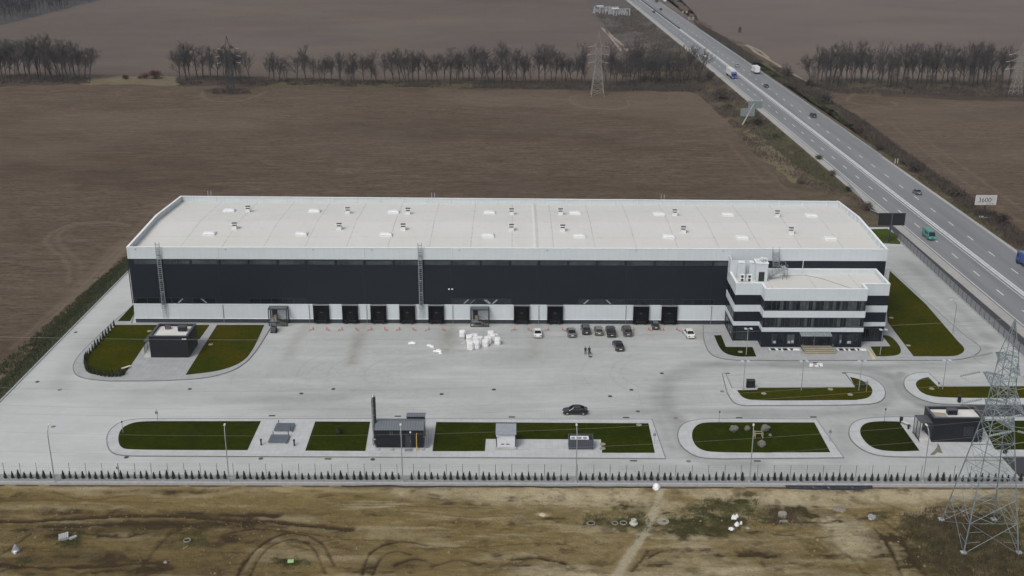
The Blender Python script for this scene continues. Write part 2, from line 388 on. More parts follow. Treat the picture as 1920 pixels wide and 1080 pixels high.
island([(1222,786),(1247,859),(247,854),(206,851,1),(198,812,1),(232,786,1),(290,785)])
lawn([(290,790),(489,790),(464,844),(253,843.5,1),(222,840,1),(222,806,1),(250,791,1)], M_gd)
lawn([(591,790.7),(694,791),(685,845.7),(572.5,845)], M_gd)
lawn([(818,791.7),(1215.7,794),(1227.7,849),(1129,849),(1126.7,824),(911,823),(909,846),(811,846)], M_gd)
island([(1530,786),(1581,857.5),(1355,859.5),(1305,858,1),(1270,830,1),(1274,795,1),(1315,785,1),(1350,785)])
lawn([(1343,792),(1526.7,792.5),(1556.7,848),(1353,849,1),(1308,844,1),(1294,815,1),(1308,793,1)], M_gd)
island([(1720,782),(2010,782),(2030,855),(1690,857,1),(1630,852,1),(1590,822,1),(1596,790,1),(1640,782,1)])
lawn([(1657,790),(1685,790.7),(1724,845),(1680,847,1),(1634,842,1),(1609,812,1),(1620,792,1)], M_gw)
lawn([(1838,789),(2000,789),(2010,843),(1866,843)], M_gd)
island([(1355,700),(1360,700),(1372,727.5),(1606,726.5),(1586,700),(1592,699),(1630,705,1),(1662,727,1),(1655,755,1),(1600,759,1),(1430,759.5,1),(1378,760,1),(1364,735)])
lawn([(1382,732),(1419.5,731),(1421,727.5),(1604,726.5),(1594,707),(1615,712,1),(1638,728,1),(1632,746,1),(1605,750),(1415,751.5,1),(1392,746,1)], M_go)
island([(1741,699),(1765,723),(2010,722.5),(2025,758),(1800,758.5,1),(1740,755,1),(1698,733,1),(1694,708,1),(1720,698,1)])
lawn([(1741,707.5),(1758.5,725),(2010,724),(2018,746),(1772,746.5,1),(1730,740,1),(1714,720,1),(1726,710,1)], M_go)
island([(1356,608.5),(1319,609),(1320,640,1),(1334,668,1),(1375,675,1),(1420,675),(1740,675,1),(1812,674,1),(1846,654,1),(1812,632),(1669,505),(1662,505),(1655,600)], m=M_pave2)
lawn([(1668.5,508),(1736,570.6),(1796,640),(1812,656,1),(1795,668,1),(1765,668),(1713,668),(1664,604),(1661,560)], M_go)
lawn([(1654,629),(1670,629,1),(1690,652,1),(1688,666,1),(1660,668),(1643,668),(1632,650),(1670,649.5)], M_go)
lawn([(1339,629),(1352,628.5),(1361,650.7),(1410.7,651),(1418,668.4),(1380,669,1),(1352,660,1)], M_gw)
# asphalt entrance lanes at the gatehouse
struct('entrance_road', MB().prism(ground_poly([(1800,760),(2030,760),(2050,780.5),(1815,780.5)], .02), -.1, .02), M_asphd)
struct('entrance_road', MB().prism(ground_poly([(1878,857),(2060,857),(2090,899),(1916,899)], .02), -.1, .02), M_asphd)
# green corner behind the warehouse with the billboard
struct('pavement', MB().prism(ground_poly([(1620,426),(1668,426),(1694,462),(1660,462)], .1), -.1, .1), M_pave)
lawn([(1630,430),(1664,429),(1690,448),(1688,458),(1650,456)], grass_mat('lawn_bright', (.04,.065,.008), (.06,.08,.015), (.08,.08,.02)), .1)
# gravel strip of the conifer row, plinth wall along the front
M_grav = mat('gravel', (.24, .24, .245), .95, .25, 3, bump=.5)
struct('gravel_strip', MB().box(SX0, SX1, 159.42, 161.55, -.1, .06), M_grav)
wl = MB().box(SX0, SX1, 159.0, 159.4, -3, .14)
wl.box(SX0, SX1, 161.56, 161.74, -.1, .12)
tag(wl.build('retaining_wall', M_conc), 'low grey concrete wall holding the yard above the dirt lot', 'wall')
# painted marks on the paving by the office steps
M_white = mat('white_paint', (.72, .72, .71), .7, .08)
mk = MB()
for q in [[(1518,681.5),(1524,681.5),(1528,687.5),(1517.5,687.5)],[(1524,684.5),(1534,684.5),(1535,687.5),(1525,687.5)],[(1531,681),(1542,681),(1542.5,683.5),(1532,683.5)],[(1537,683.5),(1542.5,683.5),(1543,687),(1538,687)]]:
    mk.prism([P(x, y)[:2] for x, y in q], -.05, .004)
struct('road_marking', mk, M_white)
struct('road_marking', MB().prism([P(x, y)[:2] for x, y in [(1524,679),(1533,679),(1533,681),(1525,681)]], -.05, .004), mat('maroon_paint', (.11, .06, .05)))
struct('road_marking', MB().prism([P(x, y, .13)[:2] for x, y in [(1626,655),(1629,655),(1643,674),(1636,674)]], .1, .134), mat('yellow_paint', (.5, .44, .2)))
wm = MB()
for a, b in [((1593,702),(1604,725.5)), ((1357,701),(1371,727))]:
    p, q = P(*a), P(*b); d = (q-p).normalized(); n = Vector((-d.y, d.x, 0))*.07
    wm.prism([(p+n)[:2], (p-n)[:2], (q-n)[:2], (q+n)[:2]], -.05, .15)
struct('kerb', wm, M_conc)
# dark drain joint across the yard, worn wash line on the dirt-marked paving
struct('pavement_stain', MB().prism([P(x, y, .13)[:2] for x, y in [(1758,830),(1762,836),(1764,842),(1768,850),(1758,848),(1752,853),(1743,853),(1752,845),(1757,838)]], .1, .134), mat('damp_soil', (.16, .145, .12), .9, .3))

# ================================================================ dirt lot in front
Z_LOT = -.9
LP = lambda x, y: P(x, y, Z_LOT)
def lot_curve(px): return curve_pts(px, Z_LOT)
RUT = [(lot_curve(px), wd, st) for px, wd, st in [
    ([(-40,978),(60,974),(140,970),(230,965),(330,966),(400,972),(500,977),(580,984),(660,992)], .5, 1.15), ([(90,985),(180,982),(300,978),(370,985)], .6, .7),
    ([(300,958),(350,962),(380,960)], .5, .5), ([(420,962),(470,965),(520,968)], .6, .5), ([(160,1000),(230,1006),(260,1000)], .2, .5),
    ([(445,1078),(470,1040),(505,1012),(550,1000),(600,1015),(628,1060)], .22, .7), ([(470,1078),(490,1040),(520,1018),(560,1012),(590,1030),(610,1075)], .2, .6),
    ([(0,1055),(70,1062),(200,1060),(300,1052)], .25, .7), ([(0,1040),(30,1020),(60,1000)], .3, .5), ([(260,1072),(290,1030),(320,1000)], .3, .4),
    ([(680,1078),(692,1040),(720,1022),(760,1016),(800,1022)], .25, .7), ([(700,1078),(716,1045),(745,1035),(770,1040)], .22, .6), ([(740,1060),(775,1048),(800,1050)], .3, .7), ([(810,1060),(860,1048),(900,1058)], .3, .6),
    ([(640,945),(800,948),(930,952)], .15, .5), ([(700,960),(780,958),(880,968),(960,966)], .15, .5), ([(640,940),(720,942)], .2, .5), ([(640,1010),(760,1015),(850,1026),(1000,1018),(1060,1020)], .16, .5),
    ([(960,1050),(1000,1045),(1060,1055)], .35, .9), ([(1215,1045),(1240,1032),(1275,1028)], .2, .6), ([(1185,1070),(1205,1045),(1215,1030)], .3, .7), ([(1390,1042),(1420,1040),(1440,1044)], .35, .8), ([(1380,1035),(1395,1042)], .3, .6),
    ([(1690,1010),(1715,1050),(1735,1078)], .5, .7), ([(1640,990),(1670,1030),(1690,1078)], .3, .6), ([(1650,970),(1690,1000)], .3, .5), ([(1560,1020),(1600,1050),(1620,1075)], .3, .35),
    ([(0,940),(150,938),(330,942)], .2, .3), ([(100,925),(160,935),(240,930)], .2, .35), ([(420,1000),(470,992),(540,996),(620,1005)], .2, .45), ([(820,1000),(930,1003),(1060,1010)], .14, .35), ([(860,985),(960,992),(1080,1000)], .14, .3),
    ([(1270,990),(1310,1000),(1360,1005)], .3, .4), ([(1450,1000),(1520,1010),(1560,1005)], .25, .5), ([(540,1020),(580,1030)], .3, .4)]]
PALE = [(lot_curve(px), wd, st) for px, wd, st in [
    ([(1246,912),(1236,930),(1228,950),(1224,966),(1214,985),(1208,1002),(1190,1028),(1172,1052),(1155,1085)], .62, 1.35), ([(760,916),(850,922),(950,932),(1050,928),(1150,932),(1235,945)], 2.6, .85), ([(700,1000),(820,1008)], 1.5, .3),
    ([(1300,925),(1440,935),(1520,928),(1600,934),(1720,930),(1900,925)], 1.6, .75), ([(1560,985),(1600,990),(1612,1008),(1600,1030)], 2.4, .95), ([(1060,1078),(1000,1072)], 1.6, .7), ([(1500,930),(1560,940)], 1.6, .6), ([(1250,940),(1290,950),(1320,945)], 1.0, .55), ([(460,1070),(490,1022),(530,1008)], .25, .5), ([(0,915),(200,920),(400,915)], .8, .35),
    ([(1280,1000),(1320,1030),(1330,1070)], 2.4, .35), ([(980,1070),(1100,1075)], 1.5, .6), ([(640,955),(740,948)], .3, .5), ([(160,1040),(200,1046)], .9, .35), ([(180,1005),(250,1000)], .7, .35), ([(1010,964),(1024,966)], .5, .7)]]
VEG = [((1370,948),(3.2,1.8),.8),((1385,940),(2,1.2),.8),((1330,980),(3.5,2.5),.8),((1275,985),(2.6,2.2),.9),((1270,1000),(2.5,1.6),.7),((1430,965),(3,2.5),.6),((1375,975),(3,2),.7),((1150,980),(5,1.6),.7),((1190,950),(4,1.5),.45),((1300,955),(3,1.5),.5),
       ((128,1016),(1.6,1.2),.8),((135,1000),(1.8,1.2),.5),((358,1015),(1.6,.8),.7),((545,1054),(2.2,.9),.9),((48,1050),(1.0,.7),.9),((1480,962),(3.4,1.8),.75),((1310,1054),(.1,.1),.1),((1170,970),(3,1.5),.4),((650,930),(3,1),.2)]
WEED = [((1730,985),(3.6,2.4),.95),((1760,1010),(4,3),.95),((1800,1000),(5,4),.95),((1850,1040),(6,4),.95),((1740,1040),(3,3),.8),((1860,990),(5,3),.9),((1900,1060),(5,3),.9),((1780,1070),(4,2.5),.8),((1480,962),(2.6,1.4),.8),((1400,930),(2.2,.6),.55),((1650,965),(2,1),.5),((1500,985),(2.4,1),.4),
        ((345,1000),(4,1.2),.5),((270,990),(3.5,1),.6),((380,985),(2,2),.55),((110,985),(2.5,1),.4),((760,925),(3,.7),.35),((905,945),(1.4,.8),.5)]
def blob(X, Y, L, seed):
    o = np.zeros_like(X); n = fbm(X*.9, Y*.9, seed); n2 = fbm(X*.3, Y*.3, seed+5)
    for px, rad, st in L:
        p = LP(*px); d = ((X-p.x)/rad[0])**2+((Y-p.y)/rad[1])**2; o = np.maximum(o, st*np.exp(-d*.7))
    return np.clip((o*1.6+(n-.5)*1.5+(n2-.5)*1.0-.42)*2.2, 0, 1)*(o > .06)
def lines(X, Y, L):
    o = np.zeros_like(X)
    for pts, wd, st in L:
        k = (X > min(p[0] for p in pts)-5) & (X < max(p[0] for p in pts)+5) & (Y > min(p[1] for p in pts)-5) & (Y < max(p[1] for p in pts)+5)
        if k.any():
            wob = (fbm(X[k]*.8, Y[k]*.8, 77)-.5)*wd*1.5
            o[k] = np.maximum(o[k], st*np.exp(-((dist_poly(X[k], Y[k], pts)+wob)/wd)**2))
    return o
DKB = [((60,1000),(12,2.2),.55),((250,990),(11,2.6),.62),((420,985),(9,1.4),.7),((120,1050),(14,3.5),.5),((300,1060),(16,4),.42),((480,1005),(8,2.2),.5),((590,1000),(6,2),.35),((100,960),(14,1.2),.3),((430,965),(11,1.0),.55),((20,935),(6,.8),.3),((330,1020),(9,2),.4),((700,1030),(8,2),.25),((740,1060),(6,2),.35),((1690,1030),(4,4),.5),((1440,1040),(5,2),.3),((1350,1000),(6,1.2),.35),((1000,1060),(9,1.2),.3),((250,925),(12,.5),.35),((760,920),(8,.7),.4)]
def DK(X, Y):
    o = np.zeros_like(X); n = fbm(X*.28, Y*.4, 91, 6); n2 = fbm(X*.07, Y*.25, 92, 4)
    for px, rad, st in DKB:
        p = LP(*px); d = ((X-p.x)/rad[0])**2+((Y-p.y)/rad[1])**2; o = np.maximum(o, st*np.exp(-d*.8))
    return np.clip(1.7*o*(.1+1.0*n+.5*n2)+np.clip((n-.52)*4*o, 0, 1), 0, .95)
def lot_masks(X, Y):
    wx = X + 3*(fbm(X*.08, Y*.2, 60)-.5); wy = Y + 2.2*(fbm(X*.08+9, Y*.2, 61)-.5)
    strk = fbm(wx*.10, wy*.9, 62, 6); strk2 = fbm(X*.35, wy*1.4, 68, 5); cl = fbm(X*.5, Y*.6, 64, 6)
    r = lines(X, Y, RUT)*1.0 + .6*np.clip((strk-.55)*7, 0, 1)*np.clip((cl-.35)*3, 0, 1) + 1.1*DK(X, Y)*(.5+.7*cl) + .42*np.clip((cl-.57)*8, 0, 1)*np.clip(X/30+.7, .35, 1) + .22*np.clip((strk2-.6)*8, 0, 1)
    g = lines(X, Y, PALE)*1.0*(.7+.7*cl) + .45*np.clip((fbm(wx*.09, wy*.7, 65, 6)-.53)*6, 0, 1) + .38*np.clip((X-2)/22, 0, 1)*np.clip((fbm(X*.16, Y*.22, 97, 6)-.36)*3.2, 0, 1) + .3*np.clip((fbm(X*1.1, Y*1.3, 67, 5)-.6)*8, 0, 1)*np.clip(X/40+.5, .2, 1)
    b = np.maximum(blob(X, Y, VEG, 70), .95*blob(X, Y, WEED, 71))*np.clip(.25+1.5*fbm(X*.7, Y*.8, 72, 6)-.15, 0, 1) + .3*np.clip((fbm(X*.35, Y*.5, 73, 6)-.55)*7, 0, 1)*np.clip((X-18)/12, 0, 1)
    pt = PALE[0][0]; a = np.zeros_like(X); k = (X > 10) & (X < 32)
    a[k] = .85*np.clip((.62+.5*(fbm(X[k]*.6, Y[k]*.6, 98)-.5)-dist_poly(X[k], Y[k], pt))/.35, 0, 1)*(.6+.6*cl[k])
    return r, g, b, a
def lot_z(X, Y):
    z = Z_LOT + .5*(fbm(X*.12, Y*.2, 80)-.5) + .28*(fbm(X*.7, Y*.9, 81, 5)-.5) + .16*(fbm(X*2.1, Y*2.1, 84, 3)-.5) - .3*lines(X, Y, RUT) - .05*lines(X, Y, PALE)
    near = np.clip((Y-156.2)/2.2, 0, 1); z = z*(1-near)+(-.35+.3*(fbm(X*.35, Y*.8, 83)-.5))*near
    return z
def dirt():
    m, nt, b = newmat('dirt'); r, g, bl = maskrgb(nt)[:3]
    c = mixc(nt, ramp(nt, noise(nt, .07, 5, .6), .3, .7), (.180, .134, .050), (.232, .176, .076))
    c = mixc(nt, ramp(nt, noise(nt, .9, 7, .7, (.5, 1.3, 1)), .45, .8), c, (.135, .098, .044))
    c = mixc(nt, g, c, (.40, .345, .225))
    c = mixc(nt, ramp(nt, noise(nt, 3.5, 7, .85), .52, .8), c, (.062, .045, .025))
    c = mixc(nt, ramp(nt, noise(nt, 2.2, 7, .85), .56, .8), c, (.30, .25, .155))
    c = mixc(nt, r, c, (.052, .035, .017))
    vg = mixc(nt, ramp(nt, noise(nt, .6, 5, .7), .35, .65), (.042, .046, .012), (.065, .046, .02))
    c = mixc(nt, bl, c, vg)
    c = mixc(nt, [n_ for n_ in nt.nodes if n_.bl_idname == 'ShaderNodeAttribute'][0].outputs['Alpha'], c, (.36, .32, .235))
    nt.links.new(c, b.inputs['Base Color']); b.inputs['Roughness'].default_value = .95; b.inputs['Specular IOR Level'].default_value = .1
    bp = node(nt, 'ShaderNodeBump'); bp.inputs['Strength'].default_value = 1.0; bp.inputs['Distance'].default_value = .3
    nt.links.new(noise(nt, 3, 7, .75), bp.inputs['Height']); nt.links.new(bp.outputs[0], b.inputs['Normal'])
    return m
tag(gridmesh('dirt_lot', np.linspace(-125, 125, 1100), np.linspace(95, 159.05, 330), lot_z, lot_masks, dirt()), kind='structure')
def lotz(x, y): return float(lot_z(np.array([[x]]), np.array([[y]]))[0, 0])

# ================================================================ highway
RX = np.array([0, 130, 249.5, 346, 468, 535, 571, 652, 771, 902, 944, 1400, 2600]); RC = np.array([119.8, 117.4, 115.2, 113.4, 111.1, 109.5, 108.8, 107, 103.7, 100.2, 99, 88, 60])
def rc(y): return float(np.interp(y, RX, RC) + np.interp(y-40, RX, RC) + np.interp(y+40, RX, RC))/3
YS = list(range(-100, 2500, 20))
def ribbon(name, o0, o1, z, m, y0=-100, y1=2500, th=.3, kind='structure'):
    yy = [y for y in YS if y0 <= y <= y1]
    poly = [(rc(y)+(o0(y) if callable(o0) else o0), y) for y in yy]+[(rc(y)+(o1(y) if callable(o1) else o1), y) for y in reversed(yy)]
    mb = MB(); n = len(yy)
    vs = [(x, y, z) for x, y in poly[:n]]+[(x, y, z) for x, y in poly[n:][::-1]]+[(x, y, z-th) for x, y in poly[:n]]+[(x, y, z-th) for x, y in poly[n:][::-1]]
    fs = []
    for i in range(n-1): fs += [(i, n+i, n+i+1, i+1), (i+1, 2*n+i+1, 2*n+i, i), (n+i, 3*n+i, 3*n+i+1, n+i+1)]
    mb.add(vs, fs); return struct(name, mb, m)
def road_mat():
    m, nt, b = newmat('highway_asphalt')
    c = mixc(nt, ramp(nt, noise(nt, .02, 4), .3, .7), (.165, .175, .18), (.19, .197, .203))
    c = mixc(nt, ramp(nt, noise(nt, .3, 5, .6, (1, .04, 1)), .4, .7), c, (.135, .14, .15))
    c = mixc(nt, ramp(nt, noise(nt, 3, 5, .7), .5, .8), c, (.205, .21, .215))
    nt.links.new(c, b.inputs['Base Color']); b.inputs['Roughness'].default_value = .85
    return m
M_road = road_mat()
M_shold = mat('gravel_shoulder', (.34, .335, .32), .95, .15, .8, big=.15)
M_mark = mat('road_white', (.62, .63, .63), .8, .15, .6)
ribbon('highway_shoulder', lambda y: -6.8, lambda y: 18.3, -.02, M_shold)
ribbon('highway', -4.3, 17.1, .03, M_road)
ribbon('highway_median', 4.45, 5.75, .05, mat('median_worn_paint', (.36, .37, .37), .85, .3, .9), th=.04)
lm = MB()
for a, b in ((3.6, 3.78), (4.5, 4.75), (5.45, 5.72), (-3.95, -3.75)):
    for y in range(-100, 1500, 20):
        lm.add([(rc(y)+a, y, .055), (rc(y)+b, y, .055), (rc(y+20)+b, y+20, .055), (rc(y+20)+a, y+20, .055)], [(0,1,2,3)])
struct('lane_line', lm, M_mark)
dm = MB()
y = 249.5-13.75*12
while y < 1100:
    for off, sh in ((0, 0), (10.25, 1.8)):
        x = rc(y+sh)+off; sl_ = (rc(y+sh+3)-rc(y+sh))
        dm.add([(x-.13, y+sh-2, .056), (x+.13, y+sh-2, .056), (x+.13+sl_, y+sh+2, .056), (x-.13+sl_, y+sh+2, .056)], [(0,1,2,3)])
    y += 13.75
struct('lane_dash', dm, M_mark)
# service strip between fence and highway
struct('service_road', MB().prism([(104.6, 120), (rc(120)-6.9, 120), (rc(250)-6.9, 250), (107, 325), (104.6, 292)], -.2, -.04), M_asphd)
struct('pavement', MB().prism([(104.5, 100), (106.4, 100), (106.4, 289), (104.5, 289)], -.2, .05), M_pave2)
# bed of verges
def verge_mat(name, a, b_, c_, d_):
    m, nt, b = newmat(name)
    c = mixc(nt, ramp(nt, noise(nt, .06, 5, .65, dist=1), .38, .62), a, b_)
    c = mixc(nt, ramp(nt, noise(nt, .2, 6, .7, dist=.5), .5, .7), c, c_)
    c = mixc(nt, ramp(nt, noise(nt, 1.2, 6, .75), .5, .75), c, d_)
    nt.links.new(c, b.inputs['Base Color']); b.inputs['Roughness'].default_value = .95; b.inputs['Specular IOR Level'].default_value = .05
    bp = node(nt, 'ShaderNodeBump'); bp.inputs['Strength'].default_value = 1; bp.inputs['Distance'].default_value = .4
    nt.links.new(noise(nt, 1.2, 6, .75), bp.inputs['Height']); nt.links.new(bp.outputs[0], b.inputs['Normal'])
    return m
M_vl = verge_mat('verge_brown', (.085, .066, .045), (.125, .096, .066), (.058, .055, .026), (.05, .04, .03))
M_vg = verge_mat('verge_green', (.072, .07, .034), (.10, .088, .05), (.115, .092, .06), (.05, .047, .027))
M_vd = verge_mat('verge_dark', (.055, .043, .033), (.078, .058, .044), (.048, .042, .026), (.033, .027, .022))
M_vs = verge_mat('verge_straw', (.165, .14, .09), (.14, .112, .072), (.11, .10, .05), (.12, .095, .06))
M_vf = verge_mat('verge_far', (.085, .08, .078), (.1, .09, .082), (.13, .105, .08), (.06, .058, .055))
RV = random.Random(3)
def verge(px, z, m):
    w_ = [Vector(p) for p in ground_poly(px, Z_FIELD)]; out = []
    for a, b in zip(w_, w_[1:]+w_[:1]):
        L_ = (b-a).length; n = max(1, int(L_/4)); d = (b-a)/max(L_, .01); off_ = 0
        for k in range(n):
            off_ = off_*.6+RV.uniform(-1, 1)*min(2.2, L_*.03+.4); q = a.lerp(b, k/n)+Vector((-d.y, d.x))*(off_ if 0 < k else 0); out.append((q.x, q.y))
    struct('verge', MB().prism(out, Z_FIELD-.3, Z_FIELD+z), m)
verge([(1093,-10),(1120,40),(1150,80),(1170,112),(1300,112),(1300,95),(1190,-10)], .1, M_vf)
verge([(1160,100),(1290,168),(1325,185),(1362,215),(1372,240),(1420,300),(1500,374),(1510,400),(1700,440),(1700,380),(1400,170),(1300,88)], .12, M_vl)
verge([(1375,205),(1420,250),(1478,300),(1540,345),(1600,372),(1640,372),(1590,325),(1500,258),(1420,192)], .125, M_vg)
verge([(1392,248),(1405,243),(1440,265),(1480,300),(1500,330),(1490,345),(1455,320),(1415,285)], .13, M_vs)
verge([(1240,-10),(1290,25),(1340,60),(1430,98),(1510,150),(1540,180),(1600,222),(1690,292),(1800,370),(1960,480),(1960,520),(1850,432),(1640,275),(1500,175),(1330,65),(1262,-10)], .12, M_vl)
verge([(1330,66),(1430,128),(1500,172),(1560,208),(1640,270),(1750,350),(1960,505),(1960,470),(1800,365),(1690,300),(1560,192),(1480,140),(1350,70)], .125, M_vg)
verge([(1540,190),(1570,198),(1620,232),(1700,292),(1790,352),(1960,470),(1960,492),(1780,368),(1680,298),(1590,228)], .132, M_vd)
# belts under the tree rows
verge([(-60,140),(172,142),(172,158),(-60,161)], .12, M_vd)
verge([(150,143),(345,143),(345,160),(150,159)], .125, M_vs)
verge([(332,142),(520,146),(640,148),(640,162),(332,161)], .128, M_vd)
verge([(500,148),(900,152),(900,164),(500,163)], .13, M_vg)
verge([(860,151),(1320,154),(1340,180),(1290,172),(860,167)], .127, M_vd)
verge([(1505,148),(1980,152),(1980,182),(1560,175),(1530,172)], .127, M_vl)
verge([(1650,168),(1700,173),(1800,178),(1980,182),(1980,192),(1780,187),(1690,182),(1650,180)], .134, M_vd)
verge([(380,169),(405,165),(435,164),(470,168),(465,175),(435,178),(402,176)], .12, M_vd)
# dirt tracks right of the highway, by the ruin
tk = MB()
for px, wd in [([(1352,78),(1370,84),(1400,86),(1420,100),(1450,117),(1480,135),(1515,155)], .9), ([(1400,84),(1425,96),(1442,110)], .7), ([(1136,58),(1150,70),(1172,90),(1185,108)], .9), ([(1128,52),(1140,64),(1165,96)], .8)]:
    pts = curve_pts(px, Z_FIELD); L_, R_ = [], []
    for i, p in enumerate(pts):
        a, b = pts[max(0,i-1)], pts[min(len(pts)-1,i+1)]; d = Vector((b[0]-a[0], b[1]-a[1])).normalized()
        s_ = wd*(.7+.6*random.random()); L_.append((p[0]-d.y*s_, p[1]+d.x*s_)); R_.append((p[0]+d.y*s_, p[1]-d.x*s_))
    tk.prism(L_+R_[::-1], Z_FIELD-.1, Z_FIELD+.15)
struct('dirt_track', tk, mat('pale_track', (.24, .2, .155), .95, .2, .5))
# left embankment
mb = MB(); n = 60
for i in range(n+1):
    y = 150+i*2.6; wv = 1.2*math.sin(y*.07)+.8*math.sin(y*.19)
    mb.v += [(-94.9, y, -.1), (-96.6, y, -.3+.1*random.random()), (-99.6+wv*.5, y, Z_FIELD+.06)]
for i in range(n):
    for k in range(2): mb.f.append((i*3+k, (i+1)*3+k, (i+1)*3+k+1, i*3+k+1)); mb.m.append(0)
struct('embankment', mb, verge_mat('bank_grass', (.034, .042, .014), (.05, .054, .018), (.06, .05, .025), (.02, .022, .01)))
# ================================================================ building materials
M_wht = lined('white_panel', (.53, .575, .60), 0, 1.15, .03, .8, .5, .03)
M_whth = lined('white_panel_h', (.60, .64, .66), 2, 1.1, .03, .85, .5, .03)
M_cap = mat('white_coping', (.74, .76, .77), .45, .05)
M_blk = lined('anthracite_panel', (.006, .0105, .0165), [0, 2], [1.15, 2.2], [.03, .02], 1.5, .5, .12, .3)
M_ant = lined('anthracite_cladding', (.011, .0125, .02), [0, 1], [.5, .5], [.07, .07], .55, .45, .12)
M_plin = mat('grey_plinth', (.032, .039, .046), .8, .15, .8)
M_roofw = None
def roof_mat():
    m, nt, b = newmat('white_membrane')
    c = mixc(nt, ramp(nt, noise(nt, .05, 4), .3, .7), (.53, .528, .50), (.575, .572, .55))
    c = mixc(nt, ramp(nt, noise(nt, .5, 6, .75), .55, .85), c, (.45, .445, .42))
    c = mixc(nt, ramp(nt, noise(nt, .25, 4, .6, (1, .15, 1)), .55, .8), c, (.52, .51, .48))
    tc = node(nt, 'ShaderNodeTexCoord'); sx = node(nt, 'ShaderNodeSeparateXYZ'); nt.links.new(tc.outputs['Object'], sx.inputs[0])
    for ax, per, wd, k in ((0, 9.0, .2, .6), (0, 1.5, .05, .12), (1, 10.4, .16, .5)):
        pp = node(nt, 'ShaderNodeMath', operation='PINGPONG'); pp.inputs[1].default_value = per/2; nt.links.new(sx.outputs[ax], pp.inputs[0])
        lt = node(nt, 'ShaderNodeMath', operation='LESS_THAN'); lt.inputs[1].default_value = wd/2; nt.links.new(pp.outputs[0], lt.inputs[0])
        ml = node(nt, 'ShaderNodeMath', operation='MULTIPLY'); nt.links.new(lt.outputs[0], ml.inputs[0]); nt.links.new(ramp(nt, noise(nt, .5, 4), .2, .6), ml.inputs[1])
        m2 = node(nt, 'ShaderNodeMath', operation='MULTIPLY'); m2.inputs[1].default_value = k; nt.links.new(ml.outputs[0], m2.inputs[0])
        c = mixc(nt, m2.outputs[0], c, (.3, .3, .29))
    nt.links.new(c, b.inputs['Base Color']); b.inputs['Roughness'].default_value = .7
    return m
M_roofw = roof_mat()
M_glass = mat('dark_glass', (.007, .010, .013), .12, .3, .3, spec=.35)
M_glassg = mat('grey_glass', (.02, .024, .029), .15, .3, .5, spec=.35)
M_blind = mat('white_blind_glass', (.062, .07, .076), .3, .35, 1.2, spec=.3)
M_frame = mat('dark_metal', (.03, .034, .04), .5, .1)
M_galv = mat('galvanised_steel', (.33, .36, .38), .5, .15, 2, metal=.3)
M_steelg = mat('grey_steel', (.2, .23, .25), .55, .15, 2, metal=.2)
M_shelter = mat('black_dock_curtain', (.004, .0045, .006), .9, .2, .8, spec=.1)
M_rub = mat('black_rubber', (.012, .012, .013), .8, .1)
M_whm = mat('white_metal', (.66, .67, .67), .5, .06)
M_dkgr = mat('dark_grey_sheet', (.07, .075, .085), .5, .1)

# ================================================================ warehouse
WX0, WX1, WY = -82.2, 80.1, 228.7
def wyb(x): return 270.0-(x-WX0)/(WX1-WX0)*3.0
ZE, ZR, YR = 17.3, 18.25, 250.0
wh = thing('warehouse', 'long black and white logistics warehouse with pale roof and loading docks', 'warehouse', (0, 0, 0))
DOCKS = [603, 657, 710, 764, 818, 978, 1040.5, 1201.5, 1254.5]
dx = [PY(x, 590, WY).x for x in DOCKS]
def band(name, z0, z1, off, m):
    mb = MB(); x0, x1, y0 = WX0-off, WX1+off, WY-off
    yl, yr_ = wyb(WX0)+off, wyb(WX1)+off
    return mb.prism([(x0, y0), (x1, y0), (x1, yr_), (x0, yl)], z0, z1).build(name, m, wh)
band('plinth', -.1, 1.0, -.02, M_plin)
band('white_wall', 1.0, 4.4, .03, M_wht)
band('black_wall', 4.4, 14.72, 0, M_blk)
mb = MB(); mb.box(WX0-.02, WX1+.02, WY-.08, WY-.03, 4.34, 4.46); mb.box(WX0-.05, WX1+.05, WY-.1, WY+.02, .96, 1.06); mb.build('flashing', M_cap, wh)
# parapet band: shell so that the roof lies inside it
def parapet_shell():
    mb = MB(); o = .1; t = .28
    x0, x1 = WX0-o, WX1+o
    mb.box(x0, x1, WY-o, WY-o+t, 14.72, ZE)
    mb.add([(x0, wyb(WX0)+o-t, 14.72), (x1, wyb(WX1)+o-t, 14.72), (x1, wyb(WX1)+o, 14.72), (x0, wyb(WX0)+o, 14.72),
            (x0, wyb(WX0)+o-t, ZE), (x1, wyb(WX1)+o-t, ZE), (x1, wyb(WX1)+o, ZE), (x0, wyb(WX0)+o, ZE)],
           [(0,3,2,1),(4,5,6,7),(0,1,5,4),(1,2,6,5),(2,3,7,6),(3,0,4,7)])
    for xa, xb, yb in ((x0, x0+t, wyb(WX0)+o-t), (x1-t, x1, wyb(WX1)+o-t)):
        y0, y1 = WY-o+t, yb
        v = [(x, y, z) for x in (xa, xb) for y, z in ((y0, 14.72), (y1, 14.72), (y1, ZE), (YR, ZR), (y0, ZE))]
        mb.add(v, [(0,1,2,3,4)[::-1], (5,6,7,8,9), (0,1,6,5), (1,2,7,6), (2,3,8,7), (3,4,9,8), (4,0,5,9)])
    return mb
parapet_shell().build('parapet', M_wht, wh)
mb = MB(); o = .1; x0, x1 = WX0-o-.06, WX1+o+.06; t = .5
mb.box(x0, x1, WY-o-.06, WY-o-.06+t, ZE, ZE+.07)
